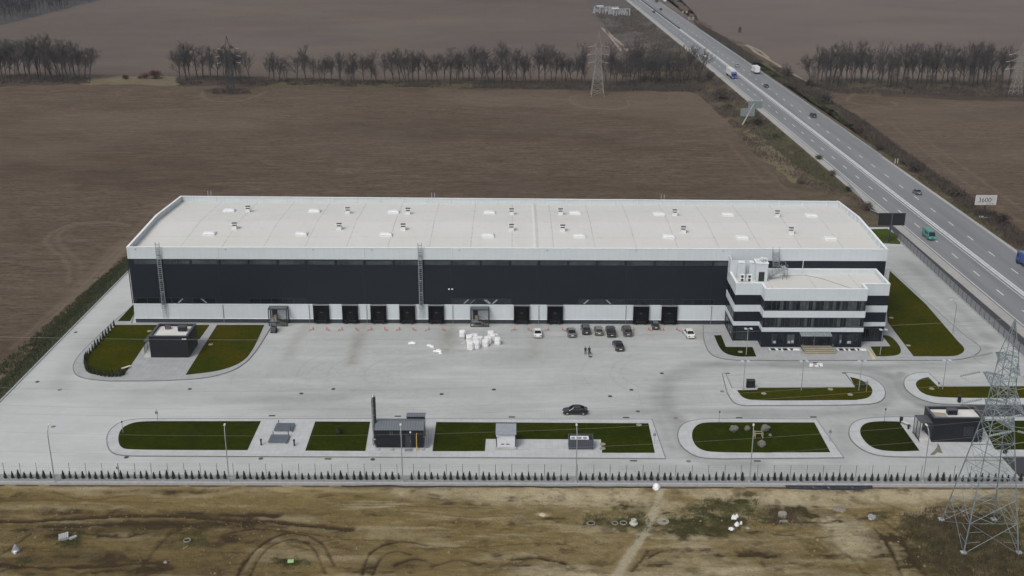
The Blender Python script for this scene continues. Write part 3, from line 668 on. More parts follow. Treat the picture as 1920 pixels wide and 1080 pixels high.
mb.add([(x0, wyb(WX0)+o+.06-t, ZE), (x1, wyb(WX1)+o+.06-t, ZE), (x1, wyb(WX1)+o+.06, ZE), (x0, wyb(WX0)+o+.06, ZE),
        (x0, wyb(WX0)+o+.06-t, ZE+.07), (x1, wyb(WX1)+o+.06-t, ZE+.07), (x1, wyb(WX1)+o+.06, ZE+.07), (x0, wyb(WX0)+o+.06, ZE+.07)],
       [(0,3,2,1),(4,5,6,7),(0,1,5,4),(1,2,6,5),(2,3,7,6),(3,0,4,7)])
for xa, xb, ye in ((x0, x0+t, wyb(WX0)+o-t), (x1-t, x1, wyb(WX1)+o-t)):
    y0 = WY-o-.06+t
    for ya, za, yb, zb in ((y0, ZE, YR, ZR), (YR, ZR, ye, ZE)):
        mb.add([(xa,ya,za),(xb,ya,za),(xb,yb,zb),(xa,yb,zb),(xa,ya,za+.07),(xb,ya,za+.07),(xb,yb,zb+.07),(xa,yb,zb+.07)],
               [(0,3,2,1),(4,5,6,7),(0,1,5,4),(1,2,6,5),(2,3,7,6),(3,0,4,7)])
mb.build('coping', M_cap, wh)
# inner studs of the parapet
pst = MB().cbox(0, 0, 0, .12, .16, 1.2).mesh('parapet_post', M_whm); pst2 = MB().cbox(0, 0, 0, .16, .12, 1.2).mesh('parapet_post', M_whm)
def ppost(x, y, z, me): o_ = bpy.data.objects.new('parapet_post', me); C.objects.link(o_); o_.parent = wh; o_.location = (x, y, z)
for i in range(28):
    x = WX0+3+i*(WX1-WX0-6)/27; ppost(x, wyb(x)-.28, 16.6, pst)
for i in range(13):
    for x, s_ in ((WX0+.26, 1), (WX1-.26, -1)):
        y = WY+1.5+i*3.1; zt = ZE+(ZR-ZE)*(1-abs(y-YR)/21.5); ppost(x, y, zt-.62, pst2)
ZRE, ZRR = 15.95, 17.0
def roofz(y): return ZRE+(ZRR-ZRE)*(1-abs(y-YR)/21.4)
yb0, yb1 = wyb(WX0)-.2, wyb(WX1)-.2
mb = MB(); xa, xb = WX0+.2, WX1-.2; ya = WY+.2
mb.add([(xa,ya,roofz(ya)),(xb,ya,roofz(ya)),(xb,YR,ZRR),(xa,YR,ZRR),(xb,yb1,roofz(yb1)),(xa,yb0,roofz(yb0))], [(0,1,2,3),(3,2,4,5)])
rf = mb.build('roof', M_roofw, wh)
mb = MB(); xe = PY(1003, 420, 248).x
for y0, y1, in ((WY+.3, YR), (YR, wyb(xe)-.3)):
    mb.add([(xe-.6,y0,roofz(y0)+.01),(xe+.6,y0,roofz(y0)+.01),(xe+.6,y1,roofz(y1)+.01),(xe-.6,y1,roofz(y1)+.01),(xe,y0,roofz(y0)+.22),(xe,y1,roofz(y1)+.22)], [(0,4,5,3),(4,1,2,5),(0,1,4),(3,5,2)])
mb.build('expansion_joint', M_roofw, wh)
def roof_pt(px, py):
    z = 16.7
    for _ in range(4): p = P(px, py, z); z = roofz(p.y)
    return p
sky_mesh = None
for px, py in [(393,439),(565,440),(724,441),(915,443),(1086,444),(1253,445),(1391,447),(1556,449),(430,396),(590,397),(738,399),(918,400),(1078,401),(1235,403),(1364,404),(1521,406)]:
    p = roof_pt(px, py)
    mb = MB(); mb.cbox(0, 0, .12, 2.75, 2.1, .5); mb.loft([[(-1.3,-.98,.38),(1.3,-.98,.38),(1.3,.98,.38),(-1.3,.98,.38)],[(-1.1,-.8,.55),(1.1,-.8,.55),(1.1,.8,.55),(-1.1,.8,.55)],[(-.6,-.4,.64),(.6,-.4,.64),(.6,.4,.64),(-.6,.4,.64)]])
    if sky_mesh is None: sky_mesh = mb.mesh('skylight', mat('milky_dome', (.66, .68, .68), .35, .06))
    o = bpy.data.objects.new('skylight', sky_mesh); C.objects.link(o); o.parent = wh; o.location = p
vent_mesh = []
for px, py in [(440,429),(636,430),(756,431),(959,432),(1055,433),(1281,436),(1483,438),(465,397),(652,400),(765,401),(959,402),(1051,402),(1265,404),(1457,406)]:
    p = roof_pt(px, py)
    if not vent_mesh:
        a = MB(); a.cbox(0, 0, .35, 1.05, 1.05, .9); a.cbox(0, 0, 1.22, 1.5, 1.3, .16)
        b_ = MB(); b_.lathe([(.48,.8),(.48,1.13)], n=10); b_.cbox(0, 0, 1.36, 1.1, .8, .1)
        vent_mesh = [a.mesh('roof_vent', M_whm), b_.mesh('vent_cap', mat('grey_fan_hood', (.06,.062,.065), .5, .1))]
    o = bpy.data.objects.new('roof_vent', vent_mesh[0]); C.objects.link(o); o.parent = wh; o.location = p
    c_ = bpy.data.objects.new('vent_cap', vent_mesh[1]); C.objects.link(c_); c_.parent = o
# upper and lower window strips
bayx = [PY(x, 520, WY).x for x in (243, 410, 573, 682, 845, 1008, 1173, 1335)]
def win(x0, x1, z0, z1, m, y=WY, n=4, name='window', fr=True, par=None, dep=.05):
    w_ = MB().box(x0, x1, y-dep, y+.02, z0, z1).build(name, m, par or wh)
    if fr:
        mb = MB(); t = .07
        mb.box(x0-t, x1+t, y-dep-.03, y-.002, z1, z1+t); mb.box(x0-t, x1+t, y-dep-.03, y-.002, z0-t, z0)
        for i in range(n+1):
            x = x0+(x1-x0)*i/n; mb.box(x-t/2, x+t/2, y-dep-.03, y-dep+.01, z0, z1)
        mb.build('window_frame', M_frame, w_)
    return w_
M_wup = mat('upper_window_glass', (.034, .042, .048), .2, .6, .25, spec=.5)
xx = WX0+1.2; k = 0
while xx < 45:
    win(xx, xx+5.6, 13.55, 14.45, M_wup, n=4); xx += 6.22
LOW = [(254,300,0),(303,360,0),(362,405,0),(468,572,1),(848,958,0),(1085,1172,0),(1176,1262,1),(1280,1338,0)]
for a, b_, s_ in LOW:
    xa, xb = PY(a, 568, WY).x, PY(b_, 568, WY).x
    win(xa, xb, 4.62, 5.75, M_glass if s_ else M_glassg if random.random() < .3 else M_glass, n=max(2, int((xb-xa)/2.2)))
for xpx, sgn, wd in ((339,1,.45),(383,-1,.45),(874,1,.45),(914,-1,.9),(1099,1,.45),(1141,-1,.45),(886,1,.25),(928,1,.5)):
    x = PY(xpx, 568, WY).x; h_ = .5
    MB().add([(x-h_*sgn-wd*.4,WY-.062,4.7),(x-h_*sgn+wd*.4,WY-.062,4.7),(x+h_*sgn+wd*.4,WY-.062,5.6),(x+h_*sgn-wd*.4,WY-.062,5.6),(x-h_*sgn-wd*.4,WY-.052,4.7),(x-h_*sgn+wd*.4,WY-.052,4.7),(x+h_*sgn+wd*.4,WY-.052,5.6),(x+h_*sgn-wd*.4,WY-.052,5.6)],
        [(0,1,2,3),(0,4,5,1),(1,5,6,2),(2,6,7,3),(3,7,4,0)]).build('diagonal_brace', M_steelg if wd < .3 else M_galv, wh)
# dock shelters with door and wheel hump
dproto = None
for x in dx:
    if dproto is None:
        d_ = MB(); w2 = 1.7
        d_.box(-w2, -w2+.55, -.62, -.04, .45, 4.35); d_.box(w2-.55, w2, -.62, -.04, .45, 4.35); d_.box(-w2+.55, w2-.55, -.6, -.04, 3.5, 4.34)
        d_.add([(-w2,-.62,.45),(w2,-.62,.45),(w2+.2,-.04,.3),(-w2-.2,-.04,.3)], [(0,1,2,3)])
        dproto = d_.mesh('dock_shelter', M_shelter)
        d2 = MB().box(-1.15, 1.15, -.1, -.035, .5, 3.5).mesh('dock_door', mat('black_dock_door', (.006, .0065, .008), .7, .2, spec=.15))
        d3 = MB(); d3.box(-1.75, 1.75, -.72, -.035, 4.36, 4.46); d3 = d3.mesh('shelter_hood', mat('grey_hood', (.19, .21, .225), .5, .1))
        d4 = MB(); d4.box(-1.1, -.85, -.75, -.05, .2, .8); d4.box(.85, 1.1, -.75, -.05, .2, .8); d4.box(-1.0, 1.0, -.3, -.05, .5, .75); d4 = d4.mesh('dock_bumper', M_rub)
        d5 = MB(); d5.cbox(0, -.12, 2.55, .55, .03, .18); d5 = d5.mesh('dock_door_window', mat('dock_pane', (.06, .065, .075), .3))
        DM = [d2, d3, d4]
    o = bpy.data.objects.new('dock_shelter', dproto); C.objects.link(o); o.parent = wh; o.location = (x, WY, 0)
    for me in DM:
        c_ = bpy.data.objects.new(me.name, me); C.objects.link(c_); c_.parent = o
        if me is d2:
            e = bpy.data.objects.new('dock_door_window', d5); C.objects.link(e); e.parent = o
# downpipes and thin column joints
for i, x in enumerate(bayx):
    MB().box(x-.09, x+.09, WY-.075, WY+.01, 4.47, 14.7).build('column_joint', mat('black_joint', (.008, .01, .013), .6) if i == 0 else bpy.data.materials['black_joint'], wh)
    if i in (1, 2, 3, 4, 5, 6, 7): MB().tube([(x+.35, WY-.13, .2), (x+.35, WY-.13, 4.3)], .06, 6).build('downpipe', M_steelg if i else M_galv, wh)
    MB().cbox(x+.3, WY-.16, 16.2, .1, .06, 1.9).build('downpipe', M_whm, wh)
    MB().cbox(x+2, WY-.18, 16.9, .2, .12, .15).build('overflow_outlet', M_steelg, wh)
for xpx in (842, 848):
    x = PY(xpx, 541, WY).x; mb = MB(); mb.cbox(x, WY-.3, 8.1, .34, .3, .22); mb.cbox(x, WY-.1, 8.1, .1, .2, .1); mb.build('floodlight', M_whm, wh)
# caged ladders
def ladder(name, x, y, z0, z1, face=-1, cage=True):
    mb = MB()
    for s_ in (-.38, .38): mb.box(x+s_-.05, x+s_+.05, y+face*.35-.04, y+face*.35+.04, z0, z1+1.3)
    z = z0+.2
    while z < z1: mb.box(x-.38, x+.38, y+face*.35-.03, y+face*.35+.03, z, z+.06); z += .45
    l_ = mb.build(name, M_galv, wh)
    if cage:
        mb = MB(); z = z0+2.4
        while z < z1+1.2:
            mb.tube([(x-.36, y+face*.35, z), (x-.42, y+face*.7, z), (x-.2, y+face*1.05, z), (x+.2, y+face*1.05, z), (x+.42, y+face*.7, z), (x+.36, y+face*.35, z)], .045, 4); z += 1.6
        for a, b_ in ((-.42, .7), (-.2, 1.05), (.2, 1.05), (.42, .7)): mb.tube([(x+a, y+face*b_, z0+2.4), (x+a, y+face*b_, z1+1.2)], .018, 4)
        mb.build('ladder_cage', M_steelg, l_)
        mb = MB()
        for z in np.arange(z0+3, z1, 2.8): mb.box(x-.38, x+.38, y+face*.4, y-.01 if face < 0 else y+.4, z, z+.1)
        mb.build('ladder_bracket', M_steelg, l_)
ladder('roof_ladder', PY(303, 520, WY).x, WY-.12, 1.4, 17.3)
ladder('roof_ladder', PY(789, 520, WY).x, WY-.12, 1.4, 17.3)
for xpx in (390, 812, 1242):
    x = PY(xpx, 365, 269).x; ladder('roof_ladder', x, wyb(x)+.1, 13, 17.3, face=1, cage=True)

# ================================================================ office block
of = thing('office_building', 'three-storey black and white office block joined to the warehouse corner', 'office', (0, 0, 0))
FL = [(46.4,228.55),(46.4,219.1),(51.7,219.1),(51.7,215.7),(72.5,215.7),(72.5,218.9),(78.0,218.9),(78.0,228.55)]
def off(poly, d):
    n = len(poly); out = []
    for i in range(n):
        p, q, r_ = Vector(poly[i-1]), Vector(poly[i]), Vector(poly[(i+1) % n])
        a, b_ = (q-p).normalized(), (r_-q).normalized(); n1, n2 = Vector((a.y, -a.x)), Vector((b_.y, -b_.x))
        out.append(tuple(q+(n1+n2)*d/(1+n1.dot(n2))))
    out = [(x, min(y, 228.56)) for x, y in out]; return out
M_offb = lined('office_anthracite', (.006, .0105, .0165), 0, 1.1, .03, 1.7, .5, .1, .3)
for nm, z0, z1, d, m in (('wall', -.05, 3.6, 0, M_offb), ('white_band', 3.6, 4.5, .1, M_wht), ('wall', 4.5, 6.75, 0, M_offb), ('white_band', 6.75, 8.2, .1, M_wht), ('wall', 8.2, 10.45, 0, M_offb)):
    MB().prism(off(FL, d), z0, z1).build(nm, m, of)
def shell(poly, d, t, z0, z1):
    o_, i_ = off(poly, d), off(poly, d-t); n = len(poly); mb = MB()
    i_ = [(x, min(y, 228.2)) for x, y in i_]
    mb.add([(*p, z0) for p in o_]+[(*p, z1) for p in o_]+[(*p, z0) for p in i_]+[(*p, z1) for p in i_],
        sum([[(i, (i+1)%n, n+(i+1)%n, n+i), (3*n+i, 3*n+(i+1)%n, 2*n+(i+1)%n, 2*n+i), (n+i, n+(i+1)%n, 3*n+(i+1)%n, 3*n+i), (i, 2*n+i, 2*n+(i+1)%n, (i+1)%n)] for i in range(n)], []))
    return mb
shell(FL, .1, .35, 10.45, 12.95).build('parapet', M_wht, of)
shell(FL, .15, .47, 12.95, 13.05).build('coping', M_cap, of)
MB().prism(off(FL, -.25), 10.45, 11.95).build('roof', M_roofw, of)
# ribbon windows of the protruding front
random.seed(5)
for z0, z1, flr in ((8.45, 10.3, 2), (4.75, 6.6, 1)):
    x = 52.3; i = 0
    while x < 71.9:
        wd = random.choice([.75, .75, 1.1, .55]); wd = min(wd, 72.1-x)
        r_ = random.random(); m = M_blind if r_ < .36 else M_glassg if r_ < .55 else M_glass
        win(x+.04, x+wd-.04, z0, z1, m, y=215.7, n=1, par=of, fr=False, dep=.04); x += wd; i += 1
    mb = MB(); mb.box(52.2, 72.2, 215.62, 215.69, z0-.1, z0-.02); mb.box(52.2, 72.2, 215.62, 215.69, z1+.02, z1+.1)
    for k in range(21): mb.box(52.2+k-.03, 52.26+k, 215.61, 215.655, z0-.02, z1+.02)
    mb.build('window_frame', M_frame, of)
for x, wd, z0, z1, m in [(53.8,1.0,.9,2.9,M_glassg),(55.4,.8,.9,2.9,M_glass),(57.0,1.5,.9,2.9,M_blind),(59.6,.7,.3,3.0,M_glass),(60.5,.7,.3,3.0,M_glassg),(64.4,1.0,.9,2.9,M_glass),(66.0,1.2,.9,2.9,M_glassg),(67.8,.5,.9,2.9,M_blind),(69.4,1.3,.9,2.9,M_glassg),(70.9,.8,.9,2.9,M_glass)]:
    win(x, x+wd, z0, z1, m, y=215.7, n=2, par=of)
for x, z, wd in ((54.1,1.0,.6),(57.2,1.0,.5),(57.9,1.1,.5),(67.95,1.2,.3),(69.5,1.0,.8)):
    MB().box(x, x+wd, 215.63, 215.648, z, z+.55).build('window_sign', mat('white_notice', (.4,.42,.43), .5) if 'white_notice' not in bpy.data.materials else bpy.data.materials['white_notice'], of)
win(47.2, 49.6, .6, 3.1, M_glassg, y=219.1, n=2, par=of); win(50.0, 51.3, .6, 3.1, M_glass, y=219.1, n=1, par=of)
win(73.4, 75.0, .6, 3.1, M_glass, y=218.9, n=2, par=of); win(75.4, 76.8, .6, 3.1, M_glassg, y=218.9, n=2, par=of)
for z0, z1 in ((8.45, 10.2), (4.75, 6.5), (.9, 3.0)):   # windows in the left flank
    for y in (220.2, 222.6, 225.0):
        MB().box(46.36, 46.42, y, y+1.5, z0, z1).build('window', M_glass, of)
dr = MB().box(61.7, 63.6, 215.6, 215.72, .55, 3.0).build('door', M_glassg, of)
MB().box(62.62, 62.68, 215.55, 215.6, .55, 3.0).build('door_frame', M_galv, dr); MB().box(62.5, 62.54, 215.5, 215.55, 1.4, 1.8).build('handle', M_galv, dr)
# glass canopy
cn = MB(); cn.add([(59.4,215.55,3.5),(65.8,215.55,3.5),(65.8,213.9,3.25),(59.4,213.9,3.25),(59.4,215.55,3.55),(65.8,215.55,3.55),(65.8,213.9,3.3),(59.4,213.9,3.3)], [(0,3,2,1),(4,5,6,7),(0,1,5,4),(1,2,6,5),(2,3,7,6),(3,0,4,7)])
cno = cn.build('entrance_canopy', mat('canopy_glass', (.17, .21, .21), .15, .2), of)
mb = MB()
for i in range(6):
    x = 59.5+i*1.24; mb.tube([(x, 215.55, 3.6), (x, 213.9, 3.35)], .05, 4)
mb.build('canopy_rib', M_galv, cno)
# steps and planters
st = MB()
for i in range(4): st.box(60.0, 66.3, 211.9+i*.75, 215.6, -.1, .13+.11*(i+1))
st.build('entrance_steps', lined('beige_step', (.32, .29, .215), 1, .75, .26, .3, .8, .1), of)
mb = MB()
for x in (60.0, 66.2):
    for y in (212.0, 213.2, 214.4): mb.tube([(x, y, .2), (x, y, 1.3)], .03, 5)
    mb.tube([(x, 212.0, 1.3), (x, 214.6, 1.3)], .035, 5)
mb.build('step_railing', M_steelg, of)
for x0, x1, lab in ((52.7, 59.3, 'low grey planter of white stones and dark shrubs left of the office steps'), (66.7, 73.0, 'low grey planter of white stones and dark shrubs right of the office steps')):
    t = thing('planter', lab, 'planter', (x0, 212.3, .13), 0, 'planters at the office entrance'); L_ = x1-x0
    mb = MB(); mb.box(0, L_, 0, .2, -.05, .62); mb.box(0, L_, 1.5, 1.7, -.05, .62); mb.box(0, .2, .2, 1.5, -.05, .62); mb.box(L_-.2, L_, .2, 1.5, -.05, .62); mb.build('planter_box', M_conc, t)
    MB().box(.2, L_-.2, .2, 1.5, 0, .5).build('white_stones', mat('white_chippings', (.7, .7, .69), .9, .15, 4) if 'white_chippings' not in bpy.data.materials else bpy.data.materials['white_chippings'], t)
    dk = mat('dark_bark', (.02, .02, .018), .9, .3) if 'dark_bark' not in bpy.data.materials else bpy.data.materials['dark_bark']
    u = L_/6
    for k in range(4):
        a = .3+k*(L_-1.6)/4; sg = 1 if k % 2 else -1
        MB().prism([(a+.25, .22), (a+1.35, .22), (a+1.35+.45*sg*.6, 1.48), (a+.25+.45*sg*.2, 1.48)] if k % 2 == 0 else [(a+.5, .22), (a+.8, .22), (a+.9, 1.48), (a+.6, 1.48)], .4, .515).build('bark_bed', dk, t)
        mb = MB()
        for j in range(14):
            q = Vector((a+.7+random.uniform(-.3,.3), .85+random.uniform(-.3,.3), .5)); mb.tube([q, q+Vector((random.uniform(-.2,.2), random.uniform(-.2,.2), random.uniform(.15,.4)))], .05, 4, .01)
        mb.build('small_shrub', dk, t)
# roof-top: white screen wall with shafts, stair tower
sc_ = MB(); sc_.box(46.3, 46.6, 226.0, 228.5, 11.95, 16.0); sc_.box(46.6, 51.0, 226.0, 226.3, 11.95, 15.6); sc_.build('screen_wall', M_wht, of)
for x0, x1 in ((47.6, 49.2), (50.1, 51.2)):
    s_ = MB().box(x0, x1, 224.6, 225.98, 11.95, 15.3).build('vent_shaft', M_wht, of)
    MB().box(x0+.15, x1-.15, 224.7, 225.9, 15.42, 15.62).build('shaft_cap', M_cap, s_)
    mb = MB()
    for dx_ in (.2, x1-x0-.2): mb.box(x0+dx_-.05, x0+dx_+.05, 225.2, 225.3, 15.3, 15.42)
    mb.build('cap_post', M_galv, s_)
tw = MB().box(51.2, 53.6, 223.0, 225.9, 11.95, 15.9).build('stair_tower', M_wht, of)
MB().box(51.75, 52.95, 222.94, 223.02, 12.05, 14.1).build('door', mat('dark_opening', (.02, .022, .022), .6), tw)
mb = MB(); mb.box(51.1, 53.7, 222.9, 223.2, 15.9, 16.1); mb.box(51.1, 51.4, 223.2, 225.9, 15.9, 16.1); mb.box(53.4, 53.7, 223.2, 225.9, 15.9, 16.1); mb.box(51.4, 53.4, 225.6, 225.9, 15.9, 16.1); mb.build('coping', M_cap, tw)
mb = MB(); mb.tube([(52.2, 224.4, 15.9), (52.2, 224.4, 16.5), (52.5, 223.8, 16.9)], .28, 8); mb.tube([(53.0, 224.6, 15.9), (53.0, 224.6, 16.4), (53.4, 224.1, 16.7)], .3, 8); mb.build('vent_pipe', M_whm, tw)
MB().tube([(62.2, 228.0, 12), (62.2, 228.0, 15.2)], .07, 6).build('downpipe', M_whm, of)
mb = MB(); mb.tube([(57.0, 226.8, 12.02), (62.2, 227.2, 12.02), (65.5, 225.0, 12.02), (71.0, 217.8, 12.02)], .04, 5); mb.build('roof_cable', M_steelg, of)
def ac(loc, lab):
    t = thing('air_conditioner', lab, 'air conditioner', loc, 0, 'outdoor units on the office roof')
    MB().box(-.55, .55, -.25, .25, .15, 1.75).build('housing', M_whm, t, bevel=.03)
    for s_ in (-.45, .45): MB().box(s_-.05, s_+.05, -.3, .3, 0, .15).build('foot', M_galv, t)
    for z in (.55, 1.3):
        f_ = MB().lathe([(.3, 0), (.3, .03), (.05, .04)], n=14); f_.v = [(x, -.25-zz, y+z) for x, y, zz in f_.v]; f_.build('fan_grille', M_plin, t)
ac((48.25, 222.75, 11.95), 'white two-fan outdoor unit on the office roof beside the parapet corner')
ac((49.75, 222.75, 11.95), 'white two-fan outdoor unit on the office roof beside the stair tower')
tag(MB().box(50.1, 50.9, 222.0, 222.5, 11.95, 12.35).build('equipment_box', M_whm), 'small white box on the office roof at the foot of the stair tower', 'box')
# steel stair from the office roof to the warehouse roof
t = thing('steel_staircase', 'galvanised steel stair climbing from office roof to warehouse roof', 'staircase', (54.2, 224.3, 11.95))
mb = MB(); n_ = 9
for i in range(n_): mb.box(.25+i*.3, .55+i*.3, 0, 1.0, .2+i*.22, .24+i*.22)
mb.build('tread', M_galv, t)
MB().box(2.9, 3.9, -.1, 2.4, 2.2, 2.28).build('landing', M_galv, t)
mb = MB()
for i in range(8): mb.box(1.5-.1, 2.6, 2.4+i*.2, 2.62+i*.2, 2.4+i*.34, 2.44+i*.34)
mb.build('upper_tread', M_galv, t)
mb = MB()
for y in (0, 1.0):
    mb.tube([(.2, y, .1), (2.9, y, 2.2)], .06, 4); mb.tube([(.2, y, 1.1), (2.9, y, 3.2)], .035, 4); mb.tube([(.2, y, .6), (2.9, y, 2.7)], .025, 4)
    for k in range(5): mb.tube([(.3+k*.62, y, .2+k*.48), (.3+k*.62, y, 1.2+k*.48)], .025, 4)
for x in (1.3, 2.65): 
    mb.tube([(x, 2.4, 2.2), (x, 4.0, 5.0)], .06, 4); mb.tube([(x, 2.4, 3.2), (x, 4.0, 6.0)], .035, 4)
    for k in range(4): mb.tube([(x, 2.4+k*.5, 2.3+k*.9), (x, 2.4+k*.5, 3.3+k*.9)], .025, 4)
for x, y in ((2.95, -.05), (3.85, -.05), (3.85, 2.3), (1.3, 2.4)): mb.tube([(x, y, 0), (x, y, 3.2)], .05, 4)
mb.tube([(3.85, -.05, 3.2), (3.85, 2.3, 3.2)], .035, 4); mb.tube([(2.95, -.05, 3.2), (3.85, -.05, 3.2)], .035, 4); mb.tube([(1.3,2.35,2.2),(3.9,2.35,2.2)], .06, 4); mb.tube([(1.3,2.35,3.2),(3.9,2.35,3.2)], .035, 4)
mb.build('handrail', M_steelg, t)

# ================================================================ small buildings
def sbuilding(name, lab, cat, x0, x1, y0, y1, h, roofm, par=.45, stain=False):
    t = thing(name, lab, cat, ((x0+x1)/2, y0, .1)); w2 = (x1-x0)/2; d = y1-y0
    mb = MB(); tk = .32
    mb.box(-w2, w2, 0, tk, 0, h); mb.box(-w2, w2, d-tk, d, 0, h); mb.box(-w2, -w2+tk, tk, d-tk, 0, h); mb.box(w2-tk, w2, tk, d-tk, 0, h); mb.build('wall', M_ant, t)
    MB().box(-w2+tk, w2-tk, tk, d-tk, .1, h-par).build('roof', roofm, t)
    mb = MB(); e = .06
    mb.box(-w2-e, w2+e, -e, tk+.05, h, h+.08); mb.box(-w2-e, w2+e, d-tk-.05, d+e, h, h+.08); mb.box(-w2-e, -w2+tk+.05, tk+.05, d-tk-.05, h, h+.08); mb.box(w2-tk-.05, w2+e, tk+.05, d-tk-.05, h, h+.08)
    mb.build('coping', M_dkgr, t)
    return t, w2, d
M_rw2 = mat('white_flat_roof', (.62, .61, .58), .6, .08, .4, big=.12, bigscale=.25)
g1, w2, d = sbuilding('guardhouse', 'dark flat-roofed guardhouse with a side porch between the two olive lawns', 'guardhouse', -73.0, -65.3, 209.3, 216.2, 4.65, M_rw2)
def porch(t, xs_, x1, y0, y1, h):
    """open steel porch on the left flank; local coordinates"""
    p = MB().box(xs_, x1-.01, y0, y1, h-.12, h).build('porch_roof', M_dkgr, t)
    mb = MB()
    for x, y in ((xs_+.05, y0+.05), (xs_+.05, y1-.05), (xs_+.05, (y0+y1)/2)): mb.tube([(x, y, 0), (x, y, h-.1)], .06, 4)
    for z in (.3, .8, 1.3): mb.tube([(xs_+.05, y0+.05, z), (xs_+.05, y1-.05, z)], .03, 4)
    k = y0+.2
    while k < y1: mb.tube([(xs_+.05, k, .2), (xs_+.05, k, h-.2)], .022, 4); k += .3
    mb.build('porch_grille', M_frame, t)
    mb = MB()
    for i in range(4): mb.box(xs_+.1, x1-.1, y0-.9+i*.3, y1, -.02, .12+.14*i)
    mb.build('porch_step', mat('pale_step', (.45, .45, .44), .8) if 'pale_step' not in bpy.data.materials else bpy.data.materials['pale_step'], t)
    return p
porch(g1, -w2-1.5, -w2, .9, 4.6, 3.2)
MB().box(-w2-.03, -w2+.02, 1.8, 2.8, .6, 2.7).build('door', M_dkgr, g1)
mb = MB(); mb.tube([(w2-.9, -.02, 4.2), (w2-.9, -.5, 4.25), (w2-.4, -.6, 4.3)], .06, 5); mb.cbox(w2-.3, -.6, 4.32, .55, .22, .12); mb.build('wall_lamp', M_whm, g1)
g2, w2, d = sbuilding('gatehouse', 'dark flat-roofed gatehouse with caged porch behind the large pylon', 'gatehouse', 72.4, 81.1, 173.75, 178.4, 4.6, M_rw2)
porch(g2, -w2-2.1, -w2, .3, 3.3, 3.6)
w_ = win(1.0, 2.7, 1.3, 2.9, M_glassg, y=0, n=2, par=g2)
MB().box(-w2-.03, -w2+.02, 1.2, 2.3, .6, 2.7).build('door', M_dkgr, g2)
MB().prism([(-w2+.5, .5), (-w2+2.9, .5), (-w2+2.9, 2.9), (-w2+.5, 3.4)], 4.15, 4.156).build('puddle_stain', mat('brown_water_stain', (.30, .26, .2), .4, .3, 1), g2)
def roof_unit(x, y, z, lab, s=1.0, m=None):
    t = thing('rooftop_unit', lab, 'rooftop unit', (x, y, z))
    MB().box(-.85*s, .85*s, -.55*s, .55*s, .12, 1.0*s).build('housing', m or M_ant, t, bevel=.03)
    mb = MB(); mb.box(-.9*s, .9*s, -.6*s, .6*s, 1.0*s, 1.06*s); mb.build('lid', M_dkgr, t)
    [MB().box(s_*s-.05, s_*s+.05, -.5*s, .5*s, 0, .12).build('foot', M_frame, t) for s_ in (-.65, .65)]
p = P(337, 622, 4.3); roof_unit(-67.3, 213.4, 4.3, 'dark box-shaped unit on the guardhouse roof, the larger of two')
roof_unit(-70.6, 214.4, 4.3, 'small rusty-stained unit at the back of the guardhouse roof', .65, mat('rusty_sheet', (.11, .09, .075), .7, .4, 3))
roof_unit(76.3, 176.2, 4.25, 'dark square unit in the middle of the gatehouse roof', .95)
# boiler house
b1 = thing('boiler_house', 'dark boiler house with ribbed grey pitched roof and tall steel flue', 'boiler house', (-19.0, 170.7, .1)); w2 = 4.0
M_rib = lined('ribbed_grey_roof', (.13, .145, .165), 0, .45, .1, .7, .5, .1)
MB().box(-w2, w2, 0, 3.8, .25, 3.7).build('wall', M_ant, b1)
MB().box(-w2-.15, w2+.15, -.25, 4.1, -.05, .24).build('base_frame', M_conc, b1)
mb = MB(); mb.add([(-w2-.2,-.25,3.62),(w2+.2,-.25,3.62),(w2+.2,1.9,4.25),(-w2-.2,1.9,4.25),(w2+.2,4.05,3.62),(-w2-.2,4.05,3.62),(-w2-.2,-.25,3.72),(w2+.2,-.25,3.72),(w2+.2,1.9,4.35),(-w2-.2,1.9,4.35),(w2+.2,4.05,3.72),(-w2-.2,4.05,3.72)],
  [(6,7,8,9),(9,8,10,11),(0,3,2,1),(3,5,4,2),(0,1,7,6),(5,11,10,4),(1,2,8,7),(2,4,10,8),(0,6,9,3),(3,9,11,5)]); mb.build('roof', M_rib, b1)
MB().box(.9, 4.0, 3.9, 5.4, .1, 3.9).build('rear_annex', M_ant, b1); MB().box(.85, 4.1, 3.95, 5.5, 4.06, 4.14).build('annex_roof', M_rib, b1)
dr = MB().box(1.0, 2.0, -.06, .02, .3, 2.6).build('door', M_frame, b1); MB().box(1.85, 1.9, -.1, -.06, 1.4, 1.6).build('handle', M_galv, dr)
MB().box(.9, 2.1, -.95, -.28, -.05, .25).build('door_step', M_steelg, b1)
for x in (-1.55, -1.2, .1): MB().box(x-.07, x+.07, -.04, .02, 2.6, 3.3).build('wall_vent', M_dkgr, b1)
mb = MB(); mb.cbox(1.9, -.25, 3.3, .25, .3, .18); mb.build('wall_lamp', M_whm, b1)
MB().tube([(2.95, -.75, -.1), (2.95, -.75, 2.9), (2.95, -.02, 3.0)], .075, 8).build('gas_pipe', mat('yellow_gas_pipe', (.5, .36, .06), .5), b1)
for x, w_ in ((-3.8, .6), (-1.4, .75), (3.85, .6)): MB().box(x-w_/2, x+w_/2, -.75, -.27, -.05, .35 if w_ > .7 else .25).build('concrete_block', M_conc, b1)
mb = MB()
for y in (.4, 1.0): mb.tube([(4.0, y, 3.0), (4.75, y, 3.0), (4.75, y, -.1)], .09, 7)
mb.tube([(4.0, .2, 2.2), (4.4, .2, 2.2), (4.4, .2, 0)], .07, 7); mb.build('outside_pipe', M_steelg, b1)
M_inox = mat('polished_steel', (.5, .52, .53), .22, .15, 2, metal=.9)
M_flued = mat('dark_flue_steel', (.045, .05, .055), .35, .2, 2, metal=.6)
